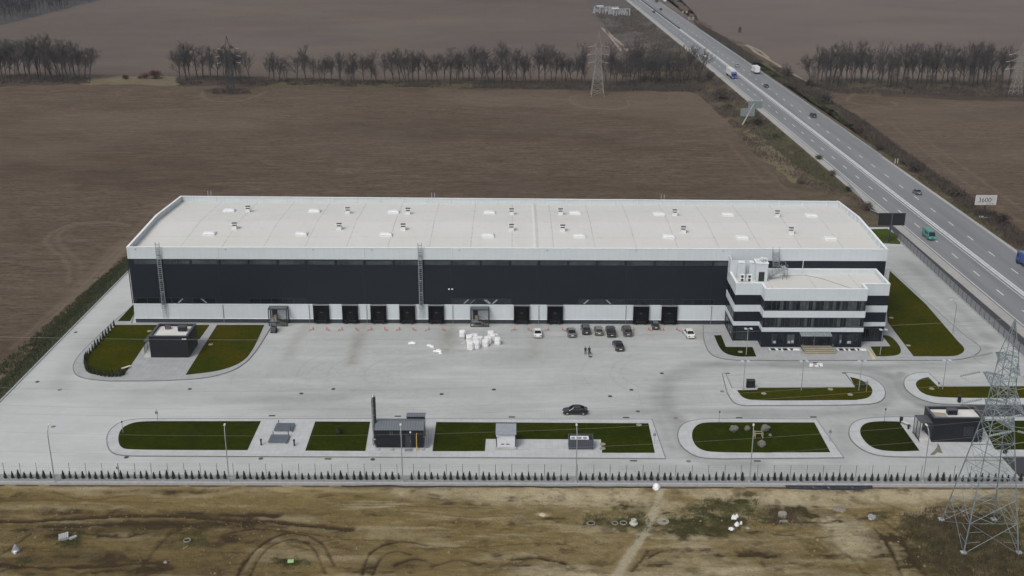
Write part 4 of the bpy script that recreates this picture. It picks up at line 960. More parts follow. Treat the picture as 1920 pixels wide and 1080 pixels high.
fl = MB().lathe([(.2, 0), (.2, 8.6), (.12, 8.9)], -4.55, 1.4, 12).build('flue', M_inox, b1)
MB().lathe([(.22, 0), (.22, 8.9), (.12, 9.1)], -4.2, 1.5, 12).build('flue_pipe', M_flued, fl)
mb = MB(); mb.lathe([(.3, 9.12), (.28, 9.22), (.05, 9.42)], -4.4, 1.45, 10)
for a in range(4): mb.tube([(-4.4+.17*math.cos(a*1.57), 1.45+.17*math.sin(a*1.57), 8.6), (-4.4+.2*math.cos(a*1.57), 1.45+.2*math.sin(a*1.57), 9.15)], .02, 4)
mb.build('flue_cap', M_inox, fl)
mb = MB(); mb.tube([(-4.5, .2, .6), (-4.5, .2, 1.9), (-4.55, .9, 2.8), (-4.5, 1.4, 3.2)], .16, 8); mb.tube([(-4.5, .2, 1.7), (-3.95, .3, 1.7)], .12, 8); mb.tube([(-4.2, .5, 0), (-4.2, .5, 1.2)], .1, 8); mb.build('flue_elbow', M_inox, fl)
# transformer house
b2 = thing('transformer_house', 'small white transformer house with grey sheet roof on the middle lawn', 'transformer house', (-.95, 171.0, .1)); w2 = 1.6
MB().box(-w2, w2, 0, 2.6, .3, 2.7).build('wall', mat('pale_panel', (.58, .6, .62), .5, .04), b2)
MB().box(-w2-.2, w2+.2, -.5, 2.8, -.05, .3).build('base', M_conc, b2)
mb = MB(); mb.add([(-w2-.15,-.3,2.72),(w2+.15,-.3,2.72),(w2+.15,2.8,3.25),(-w2-.15,2.8,3.25),(-w2-.15,-.3,2.8),(w2+.15,-.3,2.8),(w2+.15,2.8,3.33),(-w2-.15,2.8,3.33)], [(0,3,2,1),(4,5,6,7),(0,1,5,4),(1,2,6,5),(2,3,7,6),(3,0,4,7)]); mb.build('roof', mat('grey_sheet_roof', (.25, .27, .30), .5, .08), b2)
mb = MB(); mb.box(-w2-.06, -w2+.06, -.05, .05, .3, 2.68); mb.box(w2-.06, w2+.06, -.05, .05, .3, 2.68); mb.box(-w2+.06, w2-.06, -.05, .05, 2.6, 2.69); mb.build('corner_trim', M_frame, b2)
for x in (-.85, .05): MB().box(x, x+.55, -.04, .02, .75, .9).build('vent_grille', M_plin, b2)
mb = MB(); mb.cbox(-w2+.1, -.2, 2.55, .25, .3, .22); mb.build('wall_lamp', M_whm, b2)
# generator container with open top
b3 = thing('equipment_enclosure', 'open-topped dark slatted enclosure holding a white unit, on the lawn edge', 'enclosure', (11.8, 170.5, .1)); w2 = 2.1
mb = MB(); mb.box(-w2, w2, 0, .1, .1, 1.95); mb.box(-w2, w2, 2.1, 2.2, .1, 1.95); mb.box(-w2, -w2+.1, .1, 2.1, .1, 1.95); mb.box(w2-.1, w2, .1, 2.1, .1, 1.95); mb.build('slatted_wall', lined('slatted_grey', (.055, .06, .075), 0, .35, .06, 1.5, .5, .1), b3)
MB().box(-w2-.1, w2+.1, -.15, 2.35, -.05, .1).build('base', M_conc, b3)
u_ = MB().box(-w2+.3, w2-.75, .25, 1.8, .1, 1.75).build('cooling_unit', M_whm, b3)
for x in (-1.3, -.2, .7): 
    MB().lathe([(.36, 1.75), (.36, 1.8), (.06, 1.82)], x, 1.0, 12).build('fan_grille', M_steelg, u_)
# pump-shaft hatches
for cx, cy, lab in ((-40.0, 178.0, 'grey sheet hatch on a concrete pit, the far one of the pair'), (-40.1, 173.6, 'grey sheet hatch on a concrete pit, the near one of the pair')):
    t = thing('tank_hatch', lab, 'hatch', (cx, cy, .1), 0, 'pit hatches on the pavement')
    MB().box(-1.5, 1.5, -1.3, 1.3, 0, .35).build('pit_rim', M_conc, t); MB().box(-1.62, 1.62, -1.42, 1.42, .36, .46).build('cover', lined('grey_cover', (.095, .11, .13), 0, .8, .04, .7, .45, .08), t)
    mb = MB(); mb.tube([(-1.3, 1.5, 0), (-1.3, 1.5, 1.0)], .07, 6); mb.tube([(1.35, -1.2 if cy > 175 else 1.5, 0), (1.35, -1.2 if cy > 175 else 1.5, 1.1)], .07, 6); mb.build('vent_pipe', M_frame, t)
for px, py, lab in ((490, 832, 'thin black bollard post left of the pit hatches'), (552, 833, 'thin black bollard post right of the pit hatches')):
    q = P(px, py+3, .1); mb = MB(); mb.lathe([(.14, 0), (.14, .9), (.2, .95), (.2, 1.2), (.06, 1.25)], n=8); o = mb.build('bollard', M_frame); o.location = q; tag(o, lab, 'bollard')
# cage porches at the dock wall
def dockporch(px, lab):
    x = PY(px, 600, WY).x; t = thing('loading_porch', lab, 'porch', (x, WY-.1, 0), 0, 'steel porches on the dock wall')
    mb = MB(); w2 = 1.95; dp = 1.9; h = 3.9
    for sx in (-w2, w2):
        for y in (-.1, -dp): mb.box(sx-.09, sx+.09, y-.09, y+.09, 0, h)
    mb.box(-w2-.09, w2+.09, -dp-.09, -dp+.09, h, h+.16); mb.box(-w2-.09, -w2+.09, -dp+.09, 0, h, h+.16); mb.box(w2-.09, w2+.09, -dp+.09, 0, h, h+.16); mb.box(-w2+.09, w2-.09, -.1, 0, h, h+.16); mb.build('frame', M_frame, t)
    MB().box(-w2+.09, w2-.09, -dp+.1, -.12, h+.02, h+.1).build('canopy', mat('smoked_panel', (.10, .115, .13), .3) if 'smoked_panel' not in bpy.data.materials else bpy.data.materials['smoked_panel'], t)
    MB().box(-1.6, -.45, -.05, .04, 1.1, 3.4).build('door', M_frame, t)
    MB().box(-w2+.1, -.2, -dp+.1, -.06, 1.0, 1.1).build('landing', M_steelg, t)
    mb = MB()
    for i in range(5): mb.box(-.2+i*.42, .22+i*.42, -dp+.15, -.5, .85-.2*i, .9-.2*i)
    mb.build('tread', mat('worn_steel_tread', (.17, .155, .12), .7, .4, 3) if 'worn_steel_tread' not in bpy.data.materials else bpy.data.materials['worn_steel_tread'], t)
    mb = MB()
    for y in (-dp+.1, -.5): mb.tube([(-.2, y, 2.0), (1.8, y, 1.05)], .03, 4); mb.tube([(-w2+.1, y, 2.0), (-.2, y, 2.0)], .03, 4); mb.tube([(-.2, y, 1.5), (1.8, y, .55)], .025, 4)
    for k in range(5): mb.tube([(-.2+k*.48, -dp+.1, 1.0-.2*k), (-.2+k*.48, -dp+.1, 2.0-.22*k)], .025, 4)
    mb.box(-w2, w2, -dp-.06, -dp+.06, 0, .2); mb.build('handrail', M_frame, t)
    q = MB().box(-1.0, -.4, -1.3, -.5, 1.1, 2.3).build('cardboard_stack', mat('cardboard', (.22, .165, .115), .9, .2) if 'cardboard' not in bpy.data.materials else bpy.data.materials['cardboard'], t)
    return t
dockporch(525, 'black steel porch over steps on the dock wall, with a forklift in front')
dockporch(900, 'black steel porch over steps on the dock wall, above the white bales')
# ================================================================ vehicles
def stations(kind):
    # (t, width fraction, z bottom, z top)  t: 0 rear .. 1 front
    if kind == 'sedan': return [(0,.80,.34,.80),(.03,.92,.26,.98),(.12,1,.2,1.02),(.3,1,.2,.98),(.62,1,.2,.95),(.82,.98,.2,.88),(.95,.9,.24,.76),(1,.76,.32,.6)], (.11,.74,.30,.56,1.47)
    if kind == 'suv': return [(0,.84,.40,1.0),(.02,.95,.3,1.14),(.12,1,.25,1.16),(.3,1,.25,1.12),(.68,1,.25,1.1),(.86,.98,.25,1.02),(.96,.92,.3,.9),(1,.8,.38,.7)], (.02,.74,.09,.58,1.74)
    if kind == 'hatch': return [(0,.82,.36,.86),(.03,.93,.28,.98),(.12,1,.22,1.02),(.35,1,.22,.98),(.66,1,.22,.94),(.85,.97,.22,.86),(.96,.9,.26,.74),(1,.78,.34,.6)], (.03,.78,.12,.56,1.5)
    if kind == 'van': return [(0,.95,.4,1.2),(.02,.98,.32,1.25),(.2,1,.3,1.28),(.6,1,.3,1.28),(.84,1,.3,1.25),(.95,.95,.32,1.05),(1,.85,.36,.8)], (.0,.93,.015,.78,2.3)
def make_car(name, lab, cat, kind, L, W, bodym, loc, rz, group=None, tail=True):
    t = thing(name, lab, cat, loc, rz, group); st, (c0, c1, c2, c3, H) = stations(kind); hw = W/2
    Yp = lambda f: (f-.5)*L
    rings = []
    for f, wf, zb, zt in st:
        w_ = hw*wf; zm = zb+(zt-zb)*.55
        rings.append([(-w_*.9,Yp(f),zb),(-w_*.985,Yp(f),zb+.12),(-w_,Yp(f),zm),(-w_*.93,Yp(f),zt-.05),(-w_*.8,Yp(f),zt),(w_*.8,Yp(f),zt),(w_*.93,Yp(f),zt-.05),(w_,Yp(f),zm),(w_*.985,Yp(f),zb+.12),(w_*.9,Yp(f),zb)][::-1])
    MB().loft(rings).build('body', bodym, t, smooth=False, bevel=.02)
    zb = np.interp([c0, c1], [s_[0] for s_ in st], [s_[3] for s_ in st])-.04
    B = [(-hw*.9,Yp(c0),zb[0]),(hw*.9,Yp(c0),zb[0]),(hw*.9,Yp(c1),zb[1]),(-hw*.9,Yp(c1),zb[1])]
    tw = .86 if kind == 'van' else .72
    T = [(-hw*tw,Yp(c2),H-.05),(hw*tw,Yp(c2),H-.05),(hw*tw,Yp(c3),H-.05),(-hw*tw,Yp(c3),H-.05)]
    if kind == 'van':   # panelled sides: body-coloured box, glass at front
        MB().loft([B, T]).build('upper_body', bodym, t)
        lp = lambda a, b_, k: tuple(Vector(a).lerp(Vector(b_), k))
        g = MB(); e = .02
        a, b_, c_, d_ = lp(B[3],T[3],.12), lp(B[2],T[2],.12), lp(B[2],T[2],.86), lp(B[3],T[3],.86)
        g.add([(x*.92, y+e+.02, z+.02) for x, y, z in (a, b_, c_, d_)], [(0,1,2,3)]); g.build('windscreen', M_glass, t)
        g = MB()
        for sgn in (-1, 1):
            for k0, k1 in ((.58,.76),(.36,.55)):
                p0, p1 = Yp(k0), Yp(k1); q = lambda y, z: (sgn*(hw*.9+(hw*tw-hw*.9)*(z-zb[0])/(H-zb[0])+.015), y, z)
                g.add([q(p0,1.35),q(p1,1.35),q(p1,1.95),q(p0,1.95)], [(0,1,2,3)])
        g.build('side_window', M_glass, t)
    else:
        MB().loft([B, T]).build('windows', M_glass, t)
    r_ = MB(); k = .03
    r_.loft([[(x*1.03, y+(-k if i < 2 else k), z) for i, (x, y, z) in enumerate(T)], [(x*.94, y*.98, H+.02) for x, y, z in T]])
    if kind != 'van':
        for i in range(4): r_.tube([Vector(B[i])*1.0, Vector(T[i])], .045, 4)
        ym = Yp((c2+c3)/2-.02)
        for sgn in (-1, 1): r_.tube([(sgn*hw*.9, ym, zb[0]), (sgn*hw*.735, ym, H-.04)], .04, 4)
    r_.build('roof', bodym, t)
    rw = .34 if kind in ('suv', 'van') else .31
    for sx in (-1, 1):
        for f in (.18, .81):
            wh_ = MB(); wh_.loft([[(sx*(hw-.2+dx_), Yp(f)+math.cos(a)*r2, rw+math.sin(a)*r2) for a in np.linspace(0, 2*math.pi, 15)[:-1]] for dx_, r2 in ((0, rw), (.17, rw), (.21, rw*.9))])
            wo = wh_.build('wheel', M_rub, t)
            MB().loft([[(sx*(hw-.2+dx_), Yp(f)+math.cos(a)*r2, rw+math.sin(a)*r2) for a in np.linspace(0, 2*math.pi, 11)[:-1]] for dx_, r2 in ((.205, rw*.62), (.222, rw*.55))]).build('rim', M_galv, wo)
    for sx in (-1, 1):
        x0 = sx*hw*.62
        zt = st[0][3]-.02
        MB().cbox(x0*1.02, Yp(0)+.03, zt-.04, hw*.38, .14, .16).build('tail_light', M_tail, t)
        zf = st[-1][3]+.02
        MB().cbox(x0, Yp(1)-.07, zf, hw*.4, .16, .13).build('headlight', M_head, t)
        MB().cbox(sx*(hw+.06), Yp(c1)-.35, zb[1]+.08, .16, .1, .12).build('mirror', bodym, t)
    MB().cbox(0, Yp(0)-.01, st[0][2]+.28, .5, .05, .12).build('number_plate', M_white, t)
    return t
M_tail = mat('tail_red', (.07, .012, .011), .3, .1)
M_head = mat('headlight_glass', (.6, .62, .64), .15, .05)
PW = paint('white_car', (.70, .70, .69)); PB = paint('black_car', (.008, .009, .011)); PG = paint('grey_car', (.17, .165, .17), .4); PBG = paint('beige_grey_car', (.20, .185, .165), .5)
PBR = paint('brown_grey_car', (.07, .064, .058), .4); PDG = paint('dark_grey_car', (.05, .05, .055), .4); PNB = paint('navy_car', (.012, .014, .02)); PS = paint('silver_car', (.36, .37, .38), .5)
PT = paint('teal_van', (.03, .19, .17)); PBL = paint('blue_truck', (.03, .07, .26)); PDK = paint('charcoal_car', (.018, .02, .023))
gp = 'cars parked in the yard'
def carat(px, py, *a, rz=0, z=0, **k): p = P(px, py, z); return make_car(a[0], a[1], a[2], a[3], a[4], a[5], a[6], (p.x, p.y, z), rz, **k)
carat(1008, 628, 'parked_car', 'white sedan parked alone on the yard, right of the white bales', 'car', 'sedan', 4.5, 1.8, PW, group=gp, rz=.02)
carat(1071, 627, 'parked_car', 'silver-grey sedan with dark roof at the left end of the parked row', 'car', 'sedan', 4.5, 1.8, PG, group=gp, rz=.06)
carat(1098, 622, 'parked_car', 'black estate car parked close to the wall, second in the row', 'car', 'suv', 4.5, 1.85, PDK, group=gp, rz=.04)
carat(1122, 624, 'parked_car', 'beige-grey hatchback in the middle of the parked row', 'car', 'hatch', 4.1, 1.75, PBG, group=gp, rz=.02)
carat(1145, 626, 'parked_car', 'large black off-roader with white mirrors in the parked row', 'car', 'suv', 5.0, 1.95, PB, group=gp, rz=.03)
carat(1175, 625, 'parked_car', 'brown-grey off-roader at the right end of the parked row', 'car', 'suv', 4.6, 1.9, PBR, group=gp, rz=.06)
carat(1159, 652, 'parked_car', 'dark grey sedan parked askew in front of the parked row', 'car', 'sedan', 4.8, 1.85, PDG, group=gp, rz=.12)
carat(1228, 614, 'parked_car', 'small dark grey hatchback tucked between the two rightmost docks', 'car', 'hatch', 3.6, 1.55, PDG, group=gp, rz=.02)
carat(1291, 629, 'parked_car', 'white sedan parked at an angle near the office', 'car', 'sedan', 4.6, 1.8, PW, group=gp, rz=.14)
carat(1078, 775, 'parked_car', 'glossy black sedan standing broadside on the open yard', 'car', 'sedan', 4.6, 1.8, PB, group=gp, rz=math.pi/2)
def on_road(px, py, *a, back=False, **k):
    p = P(px, py, .05); ang = math.atan2(-(rc(p.y+10)-rc(p.y-10)), 20.0)
    return make_car(a[0], a[1], a[2], a[3], a[4], a[5], a[6], (p.x, p.y, .05), ang+(math.pi if back else 0), **k)
gh = 'traffic on the highway'
on_road(1741, 446, 'moving_van', 'teal green delivery van driving on the near highway lane', 'van', 'van', 5.6, 2.05, PT, back=True, group=gh)
on_road(1719, 363, 'moving_car', 'silver-grey car on the highway level with the white price billboard', 'car', 'sedan', 4.3, 1.75, PG, group=gh)
on_road(1524, 219, 'moving_car', 'dark off-roader on the far highway carriageway by the guard rail', 'car', 'suv', 4.9, 1.95, PDK, group=gh)
on_road(1436, 163, 'moving_car', 'dark saloon behind the white box truck on the highway', 'car', 'sedan', 4.8, 1.85, PDG, group=gh)
on_road(1382, 125, 'moving_car', 'silver car beside the lorry on the highway', 'car', 'sedan', 4.5, 1.8, PS, group=gh)
on_road(1321, 106, 'moving_car', 'white car on the near carriageway behind the lorry', 'car', 'sedan', 4.5, 1.8, PW, back=True, group=gh)
on_road(1226, 24, 'moving_car', 'tiny dark car far up the near carriageway', 'car', 'sedan', 4.6, 1.9, PDK, back=True, group=gh)
on_road(1239, 19, 'moving_car', 'tiny dark car far up the far carriageway', 'car', 'sedan', 4.6, 1.9, PDK, group=gh)
on_road(1231, 4, 'moving_van', 'dark van at the top of the highway', 'van', 'van', 6, 2.2, PDG, group=gh)
on_road(1246, 3, 'moving_van', 'pale van beside the dark one at the top of the highway', 'van', 'van', 6, 2.2, PW, group=gh)
def truck(lab, px, py, L, cabm, boxm, back, H=3.9, semi=True):
    p = P(px, py, .05); ang = math.atan2(-(rc(p.y+10)-rc(p.y-10)), 20.0)+(math.pi if back else 0)
    t = thing('lorry', lab, 'lorry', (p.x, p.y, .05), ang, gh); y1 = L/2
    MB().box(-1.25, 1.25, -y1, y1-2.7, 1.0, H).build('box_body', boxm, t, bevel=.04)
    cb = MB(); cb.loft([[(-1.2,y1-2.3,.5),(1.2,y1-2.3,.5),(1.2,y1-2.3,3.3),(-1.2,y1-2.3,3.3)][::-1],[(-1.22,y1-.4,.5),(1.22,y1-.4,.5),(1.2,y1-.5,3.2),(-1.2,y1-.5,3.2)][::-1],[(-1.18,y1,.5),(1.18,y1,.5),(1.1,y1-.25,2.6),(-1.1,y1-.25,2.6)][::-1]]); cb.build('cab', cabm, t, bevel=.04)
    g = MB(); g.add([(-1.05,y1-.1,1.75),(1.05,y1-.1,1.75),(1.0,y1-.215,2.5),(-1.0,y1-.215,2.5)], [(0,1,2,3)]); g.build('windscreen', M_glass, t)
    g = MB()
    for sx in (-1, 1): g.add([(sx*1.232,y1-1.6,1.8),(sx*1.232,y1-.7,1.8),(sx*1.222,y1-.7,2.6),(sx*1.222,y1-1.6,2.6)], [(0,1,2,3)])
    g.build('side_window', M_glass, t)
    MB().box(-.5, .5, -y1+.2, y1-.6, .55, .99).build('chassis', M_frame, t)
    for f in ((-y1+1.4, -y1+2.7, -y1+4.0, y1-4.2, y1-1.2) if semi else (-y1+1.4, y1-1.2)):
        for sx in (-1, 1): MB().loft([[(sx*(.95+d_), f+math.cos(a)*.5, .5+math.sin(a)*.5) for a in np.linspace(0, 2*math.pi, 13)[:-1]] for d_ in (0, .28)]).build('wheel', M_rub, t)
    for sx in (-1, 1): MB().cbox(sx*.85, y1-.02, .8, .4, .1, .2).build('headlight', M_head, t); MB().cbox(sx*1.0, -y1-.02, 1.1, .3, .05, .2).build('tail_light', M_tail, t)
    if back is False: MB().box(-1.15, 1.15, -y1-.03, -y1, 1.1, H-.1).build('rear_door', M_whm, t)
    return t
truck('white lorry trailer with bright blue cab on the near carriageway', 1371, 144, 14.5, PBL, PW, True)
truck('short white box lorry seen from behind on the highway', 1416, 137, 9.0, PW, PW, False, H=3.8, semi=False)
truck('blue lorry cut by the right edge on the far carriageway', 1928, 503, 10, PBL, PBL, False, H=3.4, semi=False)

# ================================================================ yard things
# forklift
p = P(514, 622); t = thing('forklift', 'dark forklift truck parked against the left dock porch', 'forklift', (p.x, p.y, 0), .05)
MB().box(-.55, .55, -1.0, .7, .3, 1.1).build('body', M_frame, t, bevel=.05); MB().box(-.5, .5, -1.15, -.55, .35, 1.35).build('counterweight', M_dkgr, t, bevel=.08)
MB().box(-.25, .25, -.4, .15, 1.1, 1.25).build('seat', M_rub, t)
mb = MB()
for x in (-.5, .5): mb.tube([(x, -.7, 1.2), (x, -.45, 2.15), (x, .55, 2.15), (x, .65, 1.1)], .05, 5)
for k in range(6): mb.tube([(-.5, -.45+k*.2, 2.15), (.5, -.45+k*.2, 2.15)], .03, 4)
mb.build('overhead_guard', M_frame, t)
mb = MB()
for x in (-.35, .35): mb.box(x-.07, x+.07, .85, 1.0, .1, 2.9)
for z in (.5, 1.6, 2.8): mb.box(-.35, .35, .88, .97, z, z+.1)
mb.build('mast', M_galv, t)
for x in (-.3, .3): MB().box(x-.06, x+.06, 1.0, 2.0, .08, .14).build('fork', M_frame, t)
for x in (-.55, .55):
    for y in (-.7, .45): MB().loft([[(x+d_, y+math.cos(a)*.3, .3+math.sin(a)*.3) for a in np.linspace(0, 2*math.pi, 13)[:-1]] for d_ in (-.1, .12)]).build('wheel', M_rub, t)
# wheel guides
M_red = mat('red_guide', (.45, .15, .14), .5, .12)
gx = [586,613,640,668,695,722,748,775,803,830,964,991,1027,1055,1187,1217,1243,1270]
gm = []
for s_ in (1, -1):
    mb = MB(); mb.tube([(.1*s_, .55, .03), (.1*s_, .5, .55), (.08*s_, -.15, .5), (-.02*s_, -.3, .32), (-.55*s_, -.34, .25), (-.62*s_, -.34, .02)], .08, 8); mb.cbox(.1*s_, .55, .02, .3, .3, .04); mb.cbox(-.62*s_, -.34, .02, .25, .25, .04)
    gm.append(mb.mesh('wheel_guide', M_red))
for i, px in enumerate(gx):
    o = bpy.data.objects.new('wheel_guide', gm[i % 2]); C.objects.link(o); q = P(px, 618.5+px*.0012); o.location = q
    side = 'left' if i % 2 == 0 else 'right'; k = i//2
    tag(o, f'red bent-tube wheel guide at the {side} edge of the {ORD[k]} loading dock from the left', 'wheel guide', 'red wheel guides in front of the docks')
# white wrapped bales
M_wrap = mat('white_wrap', (.74, .74, .75), .4, .04, 2, bump=.5, bscale=6)
gb = 'white wrapped bales on the yard'
def bale(px, py, s=1.35, h=1.5, rz=0, lab='', z=0):
    q = P(px, py, z); r_ = random.Random(int(px*7+py)); mb = MB(); ring = []
    for z_, k in ((0, .9), (.08, 1), (h*.35, 1.03), (h*.4, .985), (h*.7, 1.03), (h-.08, .98), (h, .82)):
        rr = []
        for a in range(12):
            t_ = a/12*2*math.pi; c_, s_ = math.cos(t_), math.sin(t_); e = 1/max(abs(c_), abs(s_)); e = min(e, 1.28)
            u = s/2*k*e*(1+r_.uniform(-.03, .03)); rr.append((c_*u, s_*u, z_+r_.uniform(-.02, .02)))
        ring.append(rr)
    mb.loft(ring); o = mb.build('wrapped_bale', M_wrap); o.location = (q.x, q.y+s/2, z); o.rotation_euler.z = rz; tag(o, lab, 'bale', gb)
bale(867, 633, 1.3, 1.35, 0, 'white wrapped bale standing alone at the left of the pile')
bale(889, 640, 1.5, 1.3, .3, 'white wrapped bale at the back of the big left heap')
bale(880, 643, 1.35, 1.5, .15, 'white wrapped bale beside the black sack')
bale(892, 648, 1.4, 1.55, .05, 'white wrapped bale in the middle of the big left heap')
bale(899, 646.5, 1.35, 1.5, -.15, 'white wrapped bale at the right side of the big left heap')
bale(882, 657, 1.35, 1.6, .05, 'white wrapped bale at the front of the big left heap, nearest the camera')
bale(893, 655, 1.35, 1.6, .1, 'white wrapped bale just right of the frontmost one in the left heap')
bale(910, 651.5, 1.3, 1.4, .02, 'white wrapped bale at the front of the middle pair')
bale(914.5, 646.5, 1.4, 1.5, .5, 'white wrapped bale at the back of the middle pair')
bale(920, 634, 1.3, 1.3, .15, 'white wrapped bale at the back of the right group')
bale(924, 641, 1.2, 1.5, .1, 'white wrapped bale in the middle of the right group')
bale(929, 638, 1.1, 1.1, .5, 'small white wrapped bale tilted behind the rightmost one')
bale(933, 647, 1.25, 1.45, .05, 'white wrapped bale at the right end of the pile')
q = P(875, 636); mb = MB(); mb.loft([[(.55*k*math.cos(a)+.1, .35*k*math.sin(a), z) for a in np.linspace(0, 2*math.pi, 10)[:-1]] for z, k in ((0, .8), (.2, 1), (.6, .9), (.95, .55), (1.05, .2))])
mb.tube([(.4, 0, .5), (.9, .15, .75), (1.2, .1, .6)], .2, 7, .1); o = mb.build('black_sack', M_rub); o.location = q; tag(o, 'black plastic sack slumped between white bales', 'sack')
def scrap(pts, lab):
    c0 = P(*pts[0]); mb = MB(); r_ = random.Random(len(lab)*3+int(pts[0][0]))
    for px, py in pts:
        w_ = P(px, py)-c0; s_ = r_.uniform(.3, .5)
        mb.loft([[(w_.x+s_*k*math.cos(a)*r_.uniform(.75, 1.2), w_.y+s_*k*math.sin(a)*r_.uniform(.8, 1.1)*1.3, z) for a in np.linspace(0, 2*math.pi, 9)[:-1]] for z, k in ((.0, 1), (.12, 1), (.25, .6), (.3, .2))])
    o = mb.build('packing_scrap', M_wrap); o.location = c0; tag(o, lab, 'scrap', 'white packing scraps on the yard')
scrap([(768, 644), (772, 643), (776, 644)], 'small flat white packing scrap, left of the other scraps')
scrap([(815, 659), (820, 658), (825, 659), (826, 663), (822, 657)], 'crumpled white packing heap on the open yard')
scrap([(804, 648), (808, 649.5), (811, 650.5)], 'narrow white packing strip between two scraps')
q = P(868, 643); o = MB().cbox(0, 0, .03, .12, 1.4, .05, -.5).build('packing_strip', M_wrap); o.location = q; tag(o, 'thin white strip lying left of the big bale heap', 'strip')
# manholes and drain grates
M_iron = mat('cast_iron', (.045, .045, .047), .7, .2); M_irong = mat('grey_iron', (.16, .165, .165), .7, .2); M_rust = mat('rusty_iron', (.12, .07, .055), .7, .3)
def cover(px, py, w_, d_, rect, lab, m=None):
    q = P(px, py, .13 if len(lab) > 900 else 0); mb = MB()
    if rect: mb.cbox(0, 0, .0, w_, d_, .05); [mb.cbox(-w_/2+w_*(k+.5)/6, 0, .028, w_/12, d_*.8, .02) for k in range(6)]
    else: mb.lathe([(w_/2, -.02), (w_/2, .025), (w_*.42, .03), (w_*.4, .02)], n=16)
    o = mb.build('drain_grate' if rect else 'manhole_cover', m or M_iron); o.location = (q.x, q.y, .012); tag(o, lab, 'drain grate' if rect else 'manhole cover', 'iron covers in the paving')
for px, py, lab in [(510,779.5,'far side of the leftmost front lawn'),(746,780.5,'behind the boiler house'),(960,782,'behind the transformer house'),(1174,783,'left of the black sedan\'s nose, behind the middle lawn'),(615,860.5,'in front of the second front lawn'),(1188,864,'in front of the right part of the middle lawn'),(1386,783.5,'behind the boulder lawn'),(1420,864.5,'in front of the boulder lawn'),(1525,782,'behind the right tip of the boulder lawn'),(1363,700,'at the left corner of the lamp island'),(1584,699.5,'at the right corner of the lamp island')]:
    cover(px, py, 1.15, .42, True, 'dark rectangular drain grate '+lab.replace("left of the black sedan's nose, ", ''))
for px, py, lab, m in [(356,729.5,'left of the yard centre, nearest the left lawns',None),(565,738,'on the yard below the forklift, left one of two',None),(625,729.5,'on the yard left of the flue',None),(828,739,'on the yard right of the flue',None),(926,730.5,'on the yard below the white bales',None),(1144,743,'on the yard above the black sedan',None),(1184,731,'on the yard right of the black sedan',None),(1354,734,'left of the lamp island',M_irong),(237,857.5,'below the tip of the leftmost front lawn',None),(489,860,'reddish, in front of the leftmost front lawn',M_rust),(699,861.5,'in front of the boiler house',None),(1196,771.5,'brownish, right of the black sedan',M_rust),(1267,784,'grey, between the middle and boulder lawns',M_irong),(1291,865,'grey, at the left tip of the boulder lawn',M_irong),(142,623,'on the left side road',None),(198,620,'beside the conifers of the left lawn',None),(100,800,'at the left edge of the yard',M_irong),(70,716,'near the left boundary kerb',None),(112,731,'where the left road turns',M_irong),(1107,669,'small, by the feet of the two people',None),(1241,700,'on the yard left of the office kerb',None)]:
    cover(px, py, .8, .8, False, ('small ' if 'small' in lab else '')+'round iron cover '+lab.replace('small, ', ''), m)
cover(1060, 857.5, 1.2, .3, True, 'long narrow grate in the kerb line in front of the middle lawn')
# lawn inspection lids
for px, py, lab in [(1130,833,'upper round concrete lid in the right part of the middle lawn'),(1130,841,'lower round concrete lid in the right part of the middle lawn'),(395,646,'round concrete lid in the olive lawn right of the guardhouse'),(1198,797,'pale concrete lid at the top right of the middle lawn'),(280,621,'pale concrete lid on the lawn behind the guardhouse porch'),(1432,752-14,'pale concrete lid at the left of the lamp lawn'),(1557,730,'pale concrete lid in the lamp lawn, upper one'),(1594,740,'pale concrete lid at the right of the lamp lawn'),(1747,729,'pale concrete lid on the lawn by the right lamp'),(1671,596,'pale concrete lid on the lawn beside the office flank'),(1703,648,'small pale lid near the left edge of the large olive lawn'),(1388,660,'grey concrete lid in the dark lawn left of the office steps')]:
    q = P(px, py, .17); mb = MB(); mb.lathe([(.5, -.05), (.5, .07), (.44, .1), (.1, .11)], n=14); o = mb.build('concrete_lid', mat('pale_concrete', (.24, .225, .17), .9, .2) if 'pale_concrete' not in bpy.data.materials else bpy.data.materials['pale_concrete']); o.location = (q.x, q.y, .17); tag(o, lab, 'lid', 'concrete lids in the lawns')
# boulders and little frame
M_rock = mat('pale_boulder', (.135, .13, .112), .9, .3, 1.2, bump=.8, bscale=3)
def boulder(px, py, r, lab):
    bm = bmesh.new(); bmesh.ops.create_icosphere(bm, subdivisions=3, radius=1)
    for v in bm.verts:
        n = float(fbm(np.array([v.co.x*1.5+px]), np.array([v.co.y*1.5+v.co.z*2]), 3)[0]); v.co *= .55+.9*n; v.co.x *= r; v.co.y *= r*.9; v.co.z *= r*.95
    me = bpy.data.meshes.new('boulder'); bm.to_mesh(me); bm.free(); me.materials.append(M_rock)
    o = bpy.data.objects.new('boulder', me); C.objects.link(o); q = P(px, py, .17); o.location = (q.x, q.y, .17+r*.45); tag(o, lab, 'boulder', 'boulders on the lawn')
boulder(1376, 808, .8, 'tall pale boulder at the left of the lawn'); boulder(1435, 807, .8, 'pale boulder at the upper right of the three'); boulder(1428, 836, .7, 'pale boulder nearest the fence'); boulder(1444, 817, .3, 'small pale stone beside the wooden frame')
boulder(1401, 806, .55, 'low grey-green mossy stone behind the lamp post')
q = P(1422, 820, .17); t = thing('wooden_frame', 'small pale wooden frame standing between the boulders', 'frame', q)
for x in (-.65, .65):
    for y in (-.4, .4): MB().box(x-.06, x+.06, y-.06, y+.06, 0, 1.1).build('post', mat('raw_wood', (.36, .31, .2), .8, .2) if 'raw_wood' not in bpy.data.materials else bpy.data.materials['raw_wood'], t)
